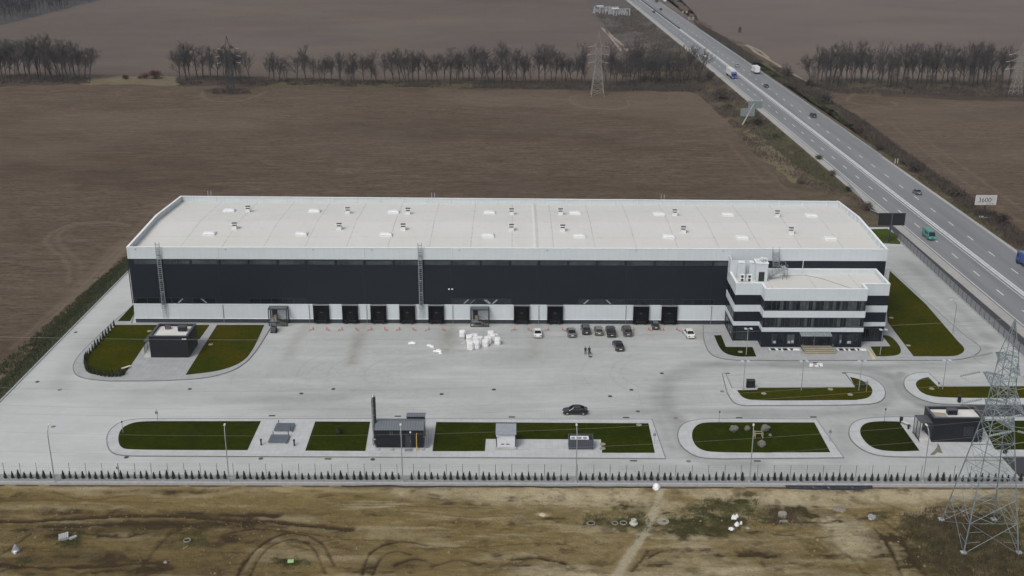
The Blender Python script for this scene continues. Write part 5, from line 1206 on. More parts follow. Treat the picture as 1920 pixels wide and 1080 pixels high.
mb = MB(); mb.box(-.59, .59, -.45, -.35, .9, 1.0); mb.box(-.59, .59, .35, .45, .9, 1.0); mb.box(-.7, -.6, -.34, .34, .5, .6); mb.build('rail', bpy.data.materials['raw_wood'], t)
# benches, bins
def bench(px, py, rz, lab):
    q = P(px, py, .13); t = thing('bench', lab, 'bench', q, rz, 'benches by the small houses'); s_ = MB()
    for k in range(3): s_.box(-.95, .95, -.26+k*.18, -.12+k*.18, .42, .48)
    s_.build('seat', mat('pale_slat', (.62, .6, .55), .7, .1) if 'pale_slat' not in bpy.data.materials else bpy.data.materials['pale_slat'], t)
    for x in (-.8, .8): MB().box(x-.1, x+.1, -.22, .22, 0, .41).build('leg', M_conc, t)
bench(237, 692, .85, 'pale slatted bench beside the left guardhouse lawn'); bench(1698, 797, -1.0, 'pale slatted bench by the dark lawn left of the gatehouse')
def bin_(px, py, lab, s=1.0, cat='bin'):
    q = P(px, py, .13); t = thing('litter_bin', lab, cat, q, 0, 'bins along the pavements')
    MB().lathe([(.26*s, 0), (.3*s, 1.0*s), (.26*s, 1.02*s)], n=10).build('bin_body', M_rub, t); MB().lathe([(.3*s, 1.1*s), (.34*s, 1.15*s), (.1*s, 1.25*s)], n=10).build('bin_lid', M_frame, t)
    mb = MB(); [mb.tube([(.22*s*math.cos(a), .22*s*math.sin(a), 1.0*s), (.22*s*math.cos(a), .22*s*math.sin(a), 1.12*s)], .02, 4) for a in (0, 2.1, 4.2)]; mb.build('lid_post', M_frame, t)
bin_(232, 702, 'black bin by the bench of the left guardhouse'); bin_(1689, 793, 'black bin at the upper end of the right bench'); bin_(1703, 804, 'small black bin at the lower end of the right bench', .7); bin_(1798, 754, 'black bin on the pavement behind the gatehouse', 1.2); bin_(1884, 849, 'black bin at the pylon side of the gatehouse lawn', 1.3)
q = P(1407, 727, .13); t = thing('bin_shelter', 'black bin shelter with white rim on the lamp island', 'bin shelter', q)
mb = MB(); mb.box(-.75, .75, .5, .6, 0, 1.5); mb.box(-.75, -.65, -.4, .5, 0, 1.5); mb.box(.65, .75, -.4, .5, 0, 1.5); mb.build('wall', M_rub, t); MB().box(-.8, .8, -.45, .65, 1.52, 1.6).build('roof', M_frame, t); MB().box(-1.6, 1.9, -.7, .8, -.05, .04).build('slab', M_conc, t); MB().box(-.5, .5, -.2, .45, .05, 1.2).build('container', M_rub, t)

# ================================================================ lamps, signs, billboards
M_pole = mat('grey_pole', (.30, .32, .335), .5, .1, metal=.2)
def street_lamp(px, py, h, lab, kind=0, rz=0):
    q = P(px, py, .05); t = thing('street_lamp', lab, 'street lamp', q, rz, 'lamp posts on the site')
    if kind == 0:
        MB().tube([(0, 0, 0), (0, 0, 2.2), (0, 0, 2.3), (0, 0, h-1.4), (-.05, .3, h-.6), (-.1, 1.0, h)], .11, 8, .055).build('pole', M_pole, t)
        MB().lathe([(.2, 0), (.2, .25), (.12, .3)], n=8).build('base', M_conc, t)
        MB().cbox(-.12, 1.3, h+.03, .28, .7, .12).build('lamp_head', mat('pale_lamp_head', (.62, .6, .5), .4) if 'pale_lamp_head' not in bpy.data.materials else bpy.data.materials['pale_lamp_head'], t, bevel=.03)
    else:
        MB().tube([(0, 0, 0), (0, 0, h-.1)], .085, 8, .06).build('pole', M_pole, t)
        hd = MB(); hd.cbox(0, 0, h-.08, 1.0, .12, .1)
        hd.build('crossarm', M_pole, t)
        for x in (-.55, .55): MB().cbox(x, -.15, h, .5, .75, .14).build('lamp_head', mat('white_lamp_head', (.44, .47, .52), .5) if 'white_lamp_head' not in bpy.data.materials else bpy.data.materials['white_lamp_head'], t, bevel=.03)
FLX = [103, 430, 755, 1080, 1405, 1730]
for i, x in enumerate(FLX):
    street_lamp(x, 904, 9.6, 'tall curved lamp post on the front fence line, '+['leftmost one','second from the left','in front of the boiler house','in front of the slatted enclosure','in front of the boulder lawn','in front of the gatehouse'][i], 0, [.0, .12, .05, -.05, -.25, .05][i])
for px, py, h, lab in [(1393,733,6.2,'at the bin shelter end of the lamp island'),(1502,733,6.2,'in the middle of the lamp island'),(1610,733,6.2,'at the right tip of the lamp island'),(1767,731,6.2,'on the lawn island behind the gatehouse'),(1399,666,5.9,'on the dark lawn left of the office steps'),(1650,666,5.7,'on the small lawn right of the office front')]:
    street_lamp(px, py, h, 'double-headed lamp post '+lab, 1)
street_lamp(1786, 627, 7.8, 'slim tall lamp post at the edge of the large olive lawn', 0, 1.4)
def road_sign(px, py, h, lab, arm=True):
    q = P(px, py, .1); t = thing('sign_post', lab, 'sign post', q, 0, 'thin sign posts on the site')
    MB().tube([(0, 0, 0), (0, 0, h)], .045, 6).build('post', M_pole, t)
    if arm: MB().cbox(-.05, -.06, h-.65, .5, .03, .5).build('sign_plate', M_steelg, t)
    else: MB().cbox(0, 0, h-.2, .2, .2, .35).build('camera_head', M_dkgr, t)
for px, py, h, lab, arm in [(296,791,2.5,'sign post at the top left of the leftmost front lawn',True),(231,812,2.4,'sign post at the round tip of the leftmost front lawn',False),(223,893,2.2,'sign post by the front fence at the left',True),(1348,793,2.4,'thin post at the top of the boulder lawn',False),(1658,789,2.5,'thin post at the top of the dark gatehouse lawn',False),(1227,832,2.4,'grey sign post at the right end of the middle lawn',True),(1555,828,2.6,'grey sign post at the pointed end of the boulder lawn',True),(1624,735,2.6,'sign post in the tip of the lamp island lawn',True),(1759,729,1.4,'short post beside the lamp behind the gatehouse',False)]:
    road_sign(px, py, h, lab, arm)
def billboard(px, py, lab, z0, w_, h_, facem, rz, two=False, pole=(0, 0), polem=None):
    q = P(px, py, -.2); t = thing('billboard', lab, 'billboard', q, rz)
    MB().tube([(0, 0, 0), (pole[0], pole[1], z0+h_*.5)], .28, 10, .22).build('pole', polem or M_frame, t)
    MB().box(-1.3, 1.3, -1.0, 1.0, -.1, .25).build('footing', M_conc, t)
    px_ = pole[0]
    pn = MB().box(px_-w_/2, px_+w_/2, -.42, -.25, z0, z0+h_).build('panel', facem, t)
    mb = MB(); mb.box(px_-w_/2-.08, px_+w_/2+.08, -.44, -.2, z0-.1, z0-.002); mb.box(px_-w_/2-.08, px_+w_/2+.08, -.44, -.2, z0+h_+.002, z0+h_+.1)
    for k in range(7): mb.box(px_-w_/2+w_*k/6-.04, px_-w_/2+w_*k/6+.04, -.24, -.14, z0, z0+h_)
    mb.build('panel_frame', M_frame, t); return t, pn, px_
bb, _, _ = billboard(1666, 456, 'black blank billboard on a single pole behind the warehouse corner', 5.2, 7.0, 3.2, mat('black_board', (.012, .013, .016), .5, .15), 0)
MB().box(-.15, .15, -.5, -.43, 3, 8.4).build('pole_rib', M_dkgr, bb)
q = P(1660, 455, .1)
b36, pn, _ = billboard(1846, 408, 'white billboard reading 3600 across the highway', 3.9, 6.1, 3.0, mat('billboard_white', (.52, .52, .51), .5, .04), 0, pole=(-.5, 0))
def text_mesh(s_, size):
    c_ = bpy.data.curves.new('t', 'FONT'); c_.body = s_; c_.size = size; c_.extrude = .005; c_.align_x = 'CENTER'
    o_ = bpy.data.objects.new('t', c_); C.objects.link(o_); dg = bpy.context.evaluated_depsgraph_get(); me = bpy.data.meshes.new_from_object(o_.evaluated_get(dg)); bpy.data.objects.remove(o_); return me
me = text_mesh('3600', 1.9); me.transform(Matrix.Rotation(math.pi/2, 4, 'X')); me.materials.clear(); me.materials.append(mat('grey_ink', (.04, .04, .045), .6))
o = bpy.data.objects.new('lettering', me); C.objects.link(o); o.parent = pn; o.location = (-.85, -.43, 4.75)
mb = MB()
for x0, x1, z in [(-3.2,.3,6.45),(.7,2.1,6.35),(1.0,2.2,6.0),(1.0,2.3,5.7),(1.0,2.2,5.4),(1.0,2.1,5.1),(-3.2,-1.0,4.55),(-3.2,-1.2,4.2),(-3.3,-2.85,5.0)]:
    x = x0
    while x < x1: l_ = random.uniform(.15, .4); mb.box(x, min(x1, x+l_), -.432, -.424, z, z+.12); x += l_+.1
for k in range(3): mb.box(-.4+k*.85, .2+k*.85, -.432, -.424, 4.05, 4.5)
mb.build('fine_print', mat('pale_grey_ink', (.33, .33, .34), .6), pn)
# twin billboard seen from behind beside the highway
q = P(1392, 234, -.2); t = thing('billboard', 'twin blue-grey billboard seen from behind beside the highway verge', 'billboard', q)
M_bback = mat('blue_grey_back', (.27, .31, .315), .7, .15)
MB().tube([(0, 0, 0), (4.3, .8, 8.4)], .3, 8, .25).build('pole', mat('pale_pole', (.34, .34, .33), .6), t)
for x0, z0, y in ((-1.0, 3.3, .5), (1.9, 6.4, .9)):
    MB().box(x0, x0+5.6, y, y+.2, z0, z0+3.1).build('panel', M_bback, t)
    mb = MB()
    for k in range(7): mb.box(x0+5.6*k/6-.05, x0+5.6*k/6+.05, y-.15, y-.002, z0, z0+3.1)
    for k in range(4): mb.box(x0, x0+5.6, y-.25, y-.152, z0+.3+k*.8, z0+.38+k*.8)
    mb.build('panel_frame', M_steelg, t)
# ================================================================ fences
def fence(name, lab, pts, step, h, base_h=.0, m=M_steelg, wires=6, r=.035, z0=0):
    t = thing(name, lab, 'fence'); a, b_ = Vector(pts[0]), Vector(pts[-1]); L_ = (b_-a).length; n = int(L_/step); d = (b_-a).normalized()
    pm = MB().tube([(0, 0, 0), (0, 0, h)], r, 5).mesh('post', m)
    for i in range(n+1):
        o = bpy.data.objects.new('post', pm); C.objects.link(o); o.parent = t; q = a+d*(L_*i/n); o.location = (q.x, q.y, z0)
    mb = MB()
    for k in range(wires): mb.tube([(a.x, a.y, z0+base_h+.1+(h-base_h-.15)*k/(wires-1)), (b_.x, b_.y, z0+base_h+.1+(h-base_h-.15)*k/(wires-1))], .006, 3)
    for k in range(int(L_/.5)): q = a+d*.5*k; mb.tube([(q.x, q.y, z0+base_h+.1), (q.x, q.y, z0+h-.05)], .004, 3)
    mb.build('wire_mesh', m, t); return t
x0 = P(33, 895).x; st_ = P(63.4, 895).x-x0
fx0 = x0-st_*5; fence('wire_fence', 'thin wire mesh fence with slim posts along the front of the yard', [(fx0, 161.65), (fx0+st_*64, 161.65)], st_, 2.15, m=mat('fence_grey', (.11, .12, .125), .6), r=.042, z0=.05)
fence('wire_fence', 'thin wire mesh fence along the left boundary of the yard', [(-94.8, 165), (-94.8, 290)], 2.6, 1.9, m=bpy.data.materials['fence_grey'], r=.03)
tag(MB().box(-95.0, -94.72, 159.4, 291, -.35, .16).build('boundary_wall', M_conc), 'low concrete kerb wall along the left boundary of the yard', 'wall')
t = thing('panel_fence', 'dark grey panel fence between the yard and the highway', 'fence')
pm = MB().box(-.06, .06, -.06, .06, -.1, 2.25).mesh('post', M_frame); n_ = 0
y = 289.0
pb_ = MB()
for k in range(20): pb_.box(-.018, .018, .1+k*.127, .136+k*.127, .25, 2.1)
for z in (.3, 1.1, 1.95): pb_.box(.019, .04, .08, 2.52, z, z+.06)
pn_ = pb_.mesh('fence_panel', mat('fence_mesh_panel', (.21, .22, .235), .7, .1))
while y > 140:
    o = bpy.data.objects.new('post', pm); C.objects.link(o); o.parent = t; o.location = (104.45, y, 0)
    o = bpy.data.objects.new('fence_panel', pn_); C.objects.link(o); o.parent = t; o.location = (104.45, y, 0)
    y -= 2.6
MB().box(104.3, 104.6, 140, 291.6, -.1, .2).build('plinth', M_conc, t)
# guard rail beside the far carriageway
t = thing('guard_rail', 'pale steel guard rail along the far side of the highway', 'guard rail'); mb = MB(); pmb = MB().box(-.05, .05, -.05, .05, -.2, .75).mesh('post', M_galv)
ys_ = list(np.arange(388, 960, 8)); mb.tube([(rc(y)+17.2, y, .68) for y in ys_], .17, 5); mb.build('rail', M_galv, t)
for y in np.arange(388, 800, 5.2):
    o = bpy.data.objects.new('post', pmb); C.objects.link(o); o.parent = t; o.location = (rc(y)+17.35, y, 0)
t = thing('guard_rail', 'dark barrier in the highway median at the far end', 'guard rail'); mb = MB(); ys_ = list(np.arange(752, 1100, 12)); mb.tube([(rc(y)+5.1, y, .6) for y in ys_], .45, 5); mb.build('rail', M_frame, t)
t = thing('guard_rail', 'low pale kerb rail behind the warehouse beside the service road', 'guard rail'); pts = [P(x, y, 0) for x, y in ((1563, 320), (1590, 345), (1612, 370), (1632, 396), (1660, 408))]; mb = MB(); mb.tube([(q.x, q.y, .5) for q in pts], .14, 5); mb.build('rail', M_galv, t)
for q in pts: MB().box(q.x-.06, q.x+.06, q.y-.06, q.y+.06, -.3, .5).build('post', M_galv, t)
# stakes of the roadside
for px, py, lab in ((1678, 306, 'pair of short white marker posts right of the highway'),):
    q = P(px, py, -.2); t = thing('marker_post', lab, 'marker post', q)
    for dx_ in (0, .9): MB().tube([(dx_, 0, 0), (dx_, 0, 1.6)], .1, 6).build('post', M_whm, t)
# ================================================================ pylons
def lattice(t, name, zs, hws, m, r, legs_part=True):
    """four tapering legs and X bracing; zs/hws levels (half widths x, y)"""
    cs = [[(sx*hx, sy*hy, z) for sx, sy in ((-1,-1),(1,-1),(1,1),(-1,1))] for z, (hx, hy) in zip(zs, hws)]
    for k in range(4): MB().tube([c[k] for c in cs], r*1.5, 5, r).build('leg', m, t)
    mb = MB()
    for a, b_ in zip(cs[:-1], cs[1:]):
        for k in range(4):
            j = (k+1) % 4; mb.bar(a[k], b_[j], r*.8); mb.bar(a[j], b_[k], r*.8); mb.bar(b_[k], b_[j], r*.8)
    mb.build(name, m, t)
def crossarm(t, z, y0, y1, hw, hb, m, r, axis='y'):
    """lattice arm from body to tip; both sides y0 (negative tip) and y1"""
    tips = []
    for tip in (y0, y1):
        if not tip: continue
        sg = 1 if tip > 0 else -1; mb = MB(); T_ = Vector((0, tip, z+.1)); base = sg*hb
        corners = [Vector((-hw, base, z)), Vector((hw, base, z)), Vector((-hw, base, z+1.5)), Vector((hw, base, z+1.5))]
        n = 5; prev = corners
        for k in range(1, n+1):
            cur = [c.lerp(T_, k/n*.96) for c in corners]
            for i in range(4): mb.bar(prev[i], cur[i], r)
            for i, j in ((0,1),(2,3),(0,2),(1,3)): mb.bar(cur[i], cur[j], r*.6)
            for i, j in ((0,1),(2,3),(0,2),(1,3),(1,0)): mb.bar(prev[i], cur[j], r*.6)
            prev = cur
        if axis == 'x': mb.v = [(y, x, z_) for x, y, z_ in mb.v]; T_ = Vector((T_.y, T_.x, T_.z))
        mb.build('crossarm', m, t); tips.append(T_)
    return tips
M_pyl = mat('pylon_zinc', (.20, .24, .258), .55, .15, 1, metal=.25)
M_ins = mat('insulator_glass', (.28, .34, .34), .25, .1)
PX, PYY = 69.9, 145.6
pz = lotz(PX, PYY)
t = thing('pylon', 'big galvanised lattice pylon standing on the dirt lot at the right', 'pylon', (PX, PYY, Z_LOT-.1))
zs = [0, 4.6, 8.2, 11.4, 14.2, 16.6, 18.6, 20.3, 22.1, 24.0, 26.0, 28.0, 29.6]
hw_ = [(4.0, 4.5), (3.45, 3.8), (3.0, 3.25), (2.6, 2.75), (2.25, 2.35), (1.95, 2.0), (1.7, 1.72), (1.5, 1.5), (1.35, 1.35), (1.25, 1.25), (1.12, 1.12), (1.02, 1.02), (.95, .95)]
lattice(t, 'bracing', zs, hw_, M_pyl, .066)
mb = MB()
for sx, sy in ((-1,-1),(1,-1),(1,1),(-1,1)):
    mb.bar((sx*.95, sy*.95, 29.6), (0, 0, 35.0), .1)
    for k in range(1, 5): q0 = Vector((sx*.95, sy*.95, 29.6)).lerp(Vector((0,0,35)), k/5); q1 = Vector((-sy*.95, sx*.95, 29.6)).lerp(Vector((0,0,35)), (k-.5)/5); mb.bar(q0, q1, .05)
mb.build('peak', M_pyl, t)
mb = MB()   # horizontal diaphragms low down
for z, hx, hy in ((4.6, 3.45, 3.8), (11.4, 2.6, 2.75)):
    for a, b_ in (((-hx,0),(0,-hy)),((0,-hy),(hx,0)),((hx,0),(0,hy)),((0,hy),(-hx,0))): mb.bar((*a, z), (*b_, z), .06)
for sx, sy in ((-1,-1),(1,-1),(1,1),(-1,1)):
    for f in (.35, .7):
        c_ = Vector((sx*4.0, sy*4.5, 0)).lerp(Vector((sx*3.45, sy*3.8, 4.6)), f)
        mb.bar(c_, Vector((0, c_.y, 4.6*f*.9+.6)).lerp(c_, .45), .05); mb.bar(c_, Vector((c_.x, 0, 4.6*f*.9+.6)).lerp(c_, .45), .05)
mb.build('diaphragm', M_pyl, t)
for sx, sy in ((-1,-1),(1,-1),(1,1),(-1,1)): MB().box(sx*4.05-.4, sx*4.05+.4, sy*4.55-.4, sy*4.55+.4, -.4, .35).build('footing', M_conc, t)
tips = []
for z, tn, tp, h_ in ((20.2, -5.2, 5.2, 1.5), (23.7, -7.2, 7.2, 1.25), (28.1, -4.2, 4.2, 1.0)): tips += crossarm(t, z, tn, tp, h_*.8, h_, M_pyl, .07)
gw = 'overhead power lines'
WIRE = mat('conductor', (.42, .42, .39), .5, .1, metal=.4)
def catenary(a, b_, sag, n=40):
    a, b_ = Vector(a), Vector(b_); return [a.lerp(b_, k/n)-Vector((0, 0, sag*4*(k/n)*(1-k/n))) for k in range(n+1)]
far = Vector((-175, 150.5, Z_LOT)); farR = Vector((300, 143, Z_LOT))
nm = ['lower near', 'lower far', 'middle near', 'middle far', 'upper near', 'upper far']
for i, T_ in enumerate(tips):
    W = t.location+T_
    for sd, end in ((-1, far), (1, farR)):
        s0 = W+Vector((sd*.3, 0, 0)); s1 = W+Vector((sd*3.4, 0, -.75)); mb = MB()
        for k in range(10): c_ = s0.lerp(s1, (k+1)/11); mb.tube([c_-Vector((.07,0,0)), c_+Vector((.07,0,0))], .17, 8)
        mb.tube([W, s1], .035, 4); o = mb.build('insulator_string', M_ins, t); o.matrix_parent_inverse = Matrix.Translation(-t.location)
        if sd == -1:
            o = MB().tube(catenary(s1, end+T_+Vector((0, 0, -.75)), 7), .012, 3).build('power_line', WIRE); tag(o, f'thin power line leaving the big pylon from its {nm[i]} arm tip', 'power line', gw)
    mb = MB(); mb.tube([W+Vector((-3.4,0,-.75)), W+Vector((-1.8,0,-1.7)), W+Vector((0,0,-2.0)), W+Vector((1.8,0,-1.7)), W+Vector((3.4,0,-.75))], .025, 4); o = mb.build('jumper_loop', WIRE, t); o.matrix_parent_inverse = Matrix.Translation(-t.location)
o = MB().tube(catenary(t.location+Vector((0, 0, 35)), far+Vector((0, 0, 35)), 4.5), .016, 3).build('power_line', WIRE); tag(o, 'thin earth wire leaving the peak of the big pylon', 'power line', gw)
def small_pylon(px, py, lab, h, hb, m, arms, ht, r=.09, rz=0.0):
    q = P(px, py, Z_FIELD); t = thing('pylon', lab, 'pylon', q, rz)
    n = 8; zs = [h*.74*k/n for k in range(n+1)]; f = [hb+(ht-hb)*min(1, (k/n)/.72) for k in range(n+1)]
    lattice(t, 'bracing', zs, [(a, a) for a in f], m, r); mb = MB()
    for sx, sy in ((-1,-1),(1,-1),(1,1),(-1,1)): mb.bar((sx*ht, sy*ht, h*.74), (0, 0, h), r)
    mb.build('peak', m, t)
    for z, a in arms:
        for T_ in crossarm(t, z, -a, a, ht*.7, ht, m, r*.8, 'x'):
            mb = MB()
            for k in range(8): c_ = T_+Vector((math.copysign(.2+k*.22, T_.x), 0, -.05*k)); mb.tube([c_-Vector((.06,0,0)), c_+Vector((.06,0,0))], .16, 6)
            mb.build('insulator_string', M_insw, t)
    return t
M_insw = mat('white_insulator', (.42, .42, .4), .3)
M_pylw = mat('pale_pylon', (.24, .235, .21), .6, .15)
M_pyld = mat('dark_pylon', (.03, .03, .033), .6, .15)
small_pylon(1120, 179, 'pale lattice pylon in front of the tree row near the highway', 28.5, 2.9, M_pylw, ((14.8, 2.7), (18.4, 3.0), (22.0, 2.6)), 1.15, .085)
small_pylon(433, 171, 'dark lattice pylon on a tuft of weeds in the left field', 25, 1.7, M_pyld, ((13.0, 3.4), (16.0, 3.6), (19.5, 3.0)), 1.2, .2, .25)
small_pylon(1903, 180, 'pale lattice pylon at the right edge before the right tree row', 24, 2.3, M_pylw, ((12.2, 4.6), (15.6, 4.6), (18.8, 3.6)), .85, .085)
# ================================================================ trees
M_bark = mat('bark', (.042, .037, .034), .95, .25, 2); M_twig = mat('bare_twigs', (.072, .063, .059), .95, .25, .6)
M_barkg = mat('mossy_bark', (.05, .052, .036), .95, .25, 2)
def make_tree(seed, H, spread, up, trunkf=.2, fork=1):
    r_ = random.Random(seed); tr, cr_ = MB(), MB()
    def go(mb, p, d, L_, rad, lev):
        if lev == 5:
            a = d.orthogonal().normalized()*.032; mb.add([p-a, p+a, p+d*L_], [(0,1,2)]); return
        n = (7, 4, 3, 2, 2)[lev]; pts = [p]; dd = d.copy()
        for k in range(n):
            dd = (dd+Vector((r_.uniform(-1,1), r_.uniform(-1,1), r_.uniform(-.2,.7)*up*(lev > 0)))*((.1,.2,.24,.26,.3)[lev])).normalized(); pts.append(pts[-1]+dd*L_/n)
        mb.tube(pts, rad, (5, 4, 3, 3, 3)[lev], max(.014, rad*(.3 if lev == 0 else .4)), cap=False)
        m = (r_.randint(12, 16)//fork, 5, 4, 4, 2)[lev]
        for k in range(m):
            f = (trunkf+(1-trunkf)*(k+r_.random())/m) if lev == 0 else r_.uniform(.25, 1.0)
            i = min(n-1, int(f*n)); q = pts[i].lerp(pts[i+1], min(1, f*n-i))
            dl = (pts[i+1]-pts[i]).normalized(); tilt = r_.uniform(.42, .95)*spread
            a = dl.orthogonal().normalized(); a.rotate(Matrix.Rotation(r_.uniform(0, 6.283), 3, dl)); nd = dl*math.cos(tilt)+a*math.sin(tilt); nd.z += .22*up; nd.normalize()
            if lev == 0: go(cr_, q, nd, H*r_.uniform(.34, .50)*(1.12-.6*f), rad*(.55-.2*f), 1)
            else: go(cr_, q, nd, L_*r_.uniform(.4, .7), rad*.5, lev+1)
    for k in range(fork):
        d0 = Vector((r_.uniform(-.08,.08), r_.uniform(-.08,.08), 1))+Vector((r_.uniform(-.22,.22), r_.uniform(-.22,.22), 0))*(fork > 1)
        go(tr, Vector((r_.uniform(-.4,.4)*(fork > 1), r_.uniform(-.4,.4)*(fork > 1), -.2)), d0.normalized(), H*r_.uniform(.8, .86), H*.0165/(1 if fork == 1 else 1.25), 0)
    zmax = max(v[2] for v in cr_.v); k = H/zmax
    for mb in (tr, cr_): mb.v = [(x*k, y*k, z*k) for x, y, z in mb.v]
    return tr.mesh('trunk', M_bark if seed % 3 else M_barkg), cr_.mesh('crown', M_twig)
TV = [make_tree(s_, h_, sp_, up_, tf, fk) for s_, h_, sp_, up_, tf, fk in ((1,17,.85,.8,.25,1),(2,18.5,.7,1.0,.2,1),(3,16,1.0,.6,.28,1),(4,17.5,.8,.9,.25,2),(5,13,.95,.7,.2,2),(6,19,.65,1.1,.22,1),(7,15,.9,.9,.3,1),(8,10,1.0,.7,.1,3))]
rt = random.Random(21); ntree = 0
def tree_at(px, py, v, s_, lab, gr):
    global ntree
    q = P(px, py, Z_FIELD); ntree += 1
    t = thing('bare_tree', lab, 'tree', q, rt.uniform(0, 6.28), gr); s_ *= 1.08; t.scale = (s_*rt.uniform(1.0,1.25), s_*rt.uniform(1.0,1.25), s_)
    for me, n_ in zip(TV[v], ('trunk', 'crown')): o = bpy.data.objects.new(n_, me); C.objects.link(o); o.parent = t
def tree_row(x0, x1, step, y0f, lab, gr, smin=.75, smax=1.05, rows=2, jy=5, vs=(0,1,2,3,4,5,6)):
    x = x0
    while x < x1:
        tree_at(x+rt.uniform(-.3,.3)*step, y0f(x)-rt.choice(range(rows))*4+rt.uniform(-jy/2, jy/2), rt.choice(vs), rt.uniform(smin, smax), lab, gr); x += step*rt.uniform(.7, 1.35)
yb = lambda x: 152+(x-0)*.0075
tree_row(-10, 172, 7.5, lambda x: 150, 'bare winter tree in the row left of the red bushes', 'bare trees left of the red bushes', .9, 1.12)
tree_row(338, 372, 9, lambda x: 151, 'bare tree in the small clump between red bushes and dark pylon', 'bare trees between red bushes and dark pylon', .85, 1.1, rows=1)
tree_row(385, 480, 11, lambda x: 151, 'bare tree near the dark pylon in the left field', 'bare trees near the dark pylon', .7, 1.0, rows=1)
tree_row(503, 640, 13, lambda x: 154, 'bare tree in the left part of the long field row', 'bare trees in the left part of the long row', .62, .98, rows=1)
tree_row(640, 860, 11.5, lambda x: 155, 'bare tree in the middle part of the long field row', 'bare trees in the middle of the long row', .6, 1.0, rows=1, vs=(0,1,2,3,4,6))
tree_row(860, 1105, 9.5, lambda x: 157, 'bare tree in the long field row left of the pale pylon', 'bare trees left of the pale pylon', .68, 1.1, rows=2)
tree_row(1135, 1312, 8, lambda x: 160, 'bare tree between the pale pylon and the highway', 'bare trees between pale pylon and highway', .7, 1.08, rows=3, jy=8)
tree_row(1518, 1900, 9.0, lambda x: 162+(x-1518)*.006, 'bare tree in the dense row right of the highway', 'bare trees right of the highway', .86, 1.15, rows=3, jy=5, vs=(0,1,2,3,5,5,1))
tree_row(1518, 1900, 26, lambda x: 167, 'low bare tree at the foot of the dense row right of the highway', 'low bare trees right of the highway', .5, .75, rows=1, vs=(4,7))
for px, py, s_, lab in ((1236, 158, 1.0, 'bare tree with pale stems just right of the pale pylon'), (1350, 180, .6, 'small bare tree on the verge beside the lorry'), (1362, 186, .5, 'stunted bare tree on the verge below the lorry'), (1548, 198, .7, 'bare tree on the scrub at the far field corner'), (1535, 190, .55, 'small twiggy tree on the scrub right of the highway'), (1475, 147, .55, 'low twiggy tree beside the dirt track'), (1590, 176, .5, 'low bare tree at the left foot of the right row')):
    tree_at(px, py, rt.choice((4, 7)), s_, lab, None)
# ---------------------------------------------------------------- bushes and scrub
def bush_mesh(seed, m, n=420, r=1.0, leaf=.12):
    r_ = random.Random(seed); mb = MB()
    for k in range(9):
        a = r_.uniform(0, 6.28); q = Vector((0, 0, 0)); e = Vector((math.cos(a)*r*.8*r_.random(), math.sin(a)*r*.8*r_.random(), r*r_.uniform(.8, 1.4))); mb.tube([q, e*.5+Vector((0,0,.1)), e], .035, 3, .01, cap=False)
    for k in range(n):
        d = Vector((r_.gauss(0,1), r_.gauss(0,1), r_.gauss(0,1))).normalized()*r*(r_.random()**.45)*(.75+.35*math.sin(3*k)); q = Vector((d.x, d.y, d.z*.75+r*.78))
        if q.z < .05: continue
        a = Vector((r_.uniform(-1,1), r_.uniform(-1,1), r_.uniform(-.3,1))).normalized(); b_ = a.orthogonal().normalized()
        l_ = leaf*r_.uniform(.7, 1.8); mb.add([q-b_*l_*.3, q+b_*l_*.3, q+a*l_*1.6], [(0,1,2)])
    return mb.mesh('bush', m)
M_rb = mat('red_twigs', (.095, .035, .03), .95, .3, .8); M_bb = mat('brown_scrub', (.085, .067, .053), .95, .3, .8); M_gb = mat('olive_scrub', (.07, .07, .032), .95, .3, .8); M_db = mat('dark_scrub', (.066, .053, .043), .95, .3, .8)
RB = bush_mesh(1, M_rb, 900, 1.0, .13); BM = [bush_mesh(2+k, m, 900, 1.0, .11) for k, m in enumerate((M_bb, M_db, M_gb, M_bb))]
def bush(px, py, s_, me, lab, gr=None, z=Z_FIELD):
    o = bpy.data.objects.new('bush', me); C.objects.link(o); q = P(px, py, z); o.location = (q.x, q.y, z); o.scale = (s_, s_, s_*.85); o.rotation_euler.z = rt.uniform(0, 6); tag(o, lab, 'bush', gr)
for px, py, s_, lab in ((292,148,3.4,'large round dark red bush at the gap in the tree row'),(272,147.5,2.3,'medium dark red bush left of the large one'),(236,149,1.8,'small red bush at the left of the three'),(262,148,1.2,'low red bush beside the medium one')):
    bush(px, py, s_, RB, lab)
for px, py, s_, k, lab in ((1350,188,4.2,1,'wide dark bush on the verge left of the lorry'),(1475,145,4.0,1,'dark bush beside the dirt track right of the highway'),(1545,195,4.0,1,'dark bush at the corner of the right field'),(1330,150,3.2,0,'brown bush between tree row and highway'),(1560,330,1.6,0,'brown bush behind the warehouse back corner'),(1500,345,1.5,0,'brown bush at the edge of the left field'),(1535,300,1.5,2,'olive bush on the green verge'),(1590,360,1.6,0,'brown bush just above the warehouse corner'),(1625,395,2.2,0,'brown bush just behind the warehouse parapet'),(1452,258,2.0,2,'olive bush on the straw verge'),(1420,236,2.6,1,'dark bush at the foot of the twin billboard'),(1648,282,2.6,1,'dark bush in the roadside ditch, upper one'),(1715,322,2.8,1,'dark bush in the roadside ditch left of the price billboard'),(1790,368,2.6,1,'dark bush under the left edge of the price billboard'),(1880,420,2.6,0,'brown bush right of the price billboard'),(1610,250,2.4,0,'brown bush at the left of the right field'),(1365,205,2.4,2,'olive bush on the verge above the twin billboard'),(1518,162,2.6,0,'brown bush at the left end of the right tree row')):
    bush(px, py, s_, BM[k], lab)
def poly_px_contains(poly, x, y):
    c_ = False; n = len(poly)
    for i in range(n):
        (x0, y0), (x1, y1) = poly[i-1], poly[i]
        if (y0 > y) != (y1 > y) and x < (x1-x0)*(y-y0)/(y1-y0)+x0: c_ = not c_
    return c_
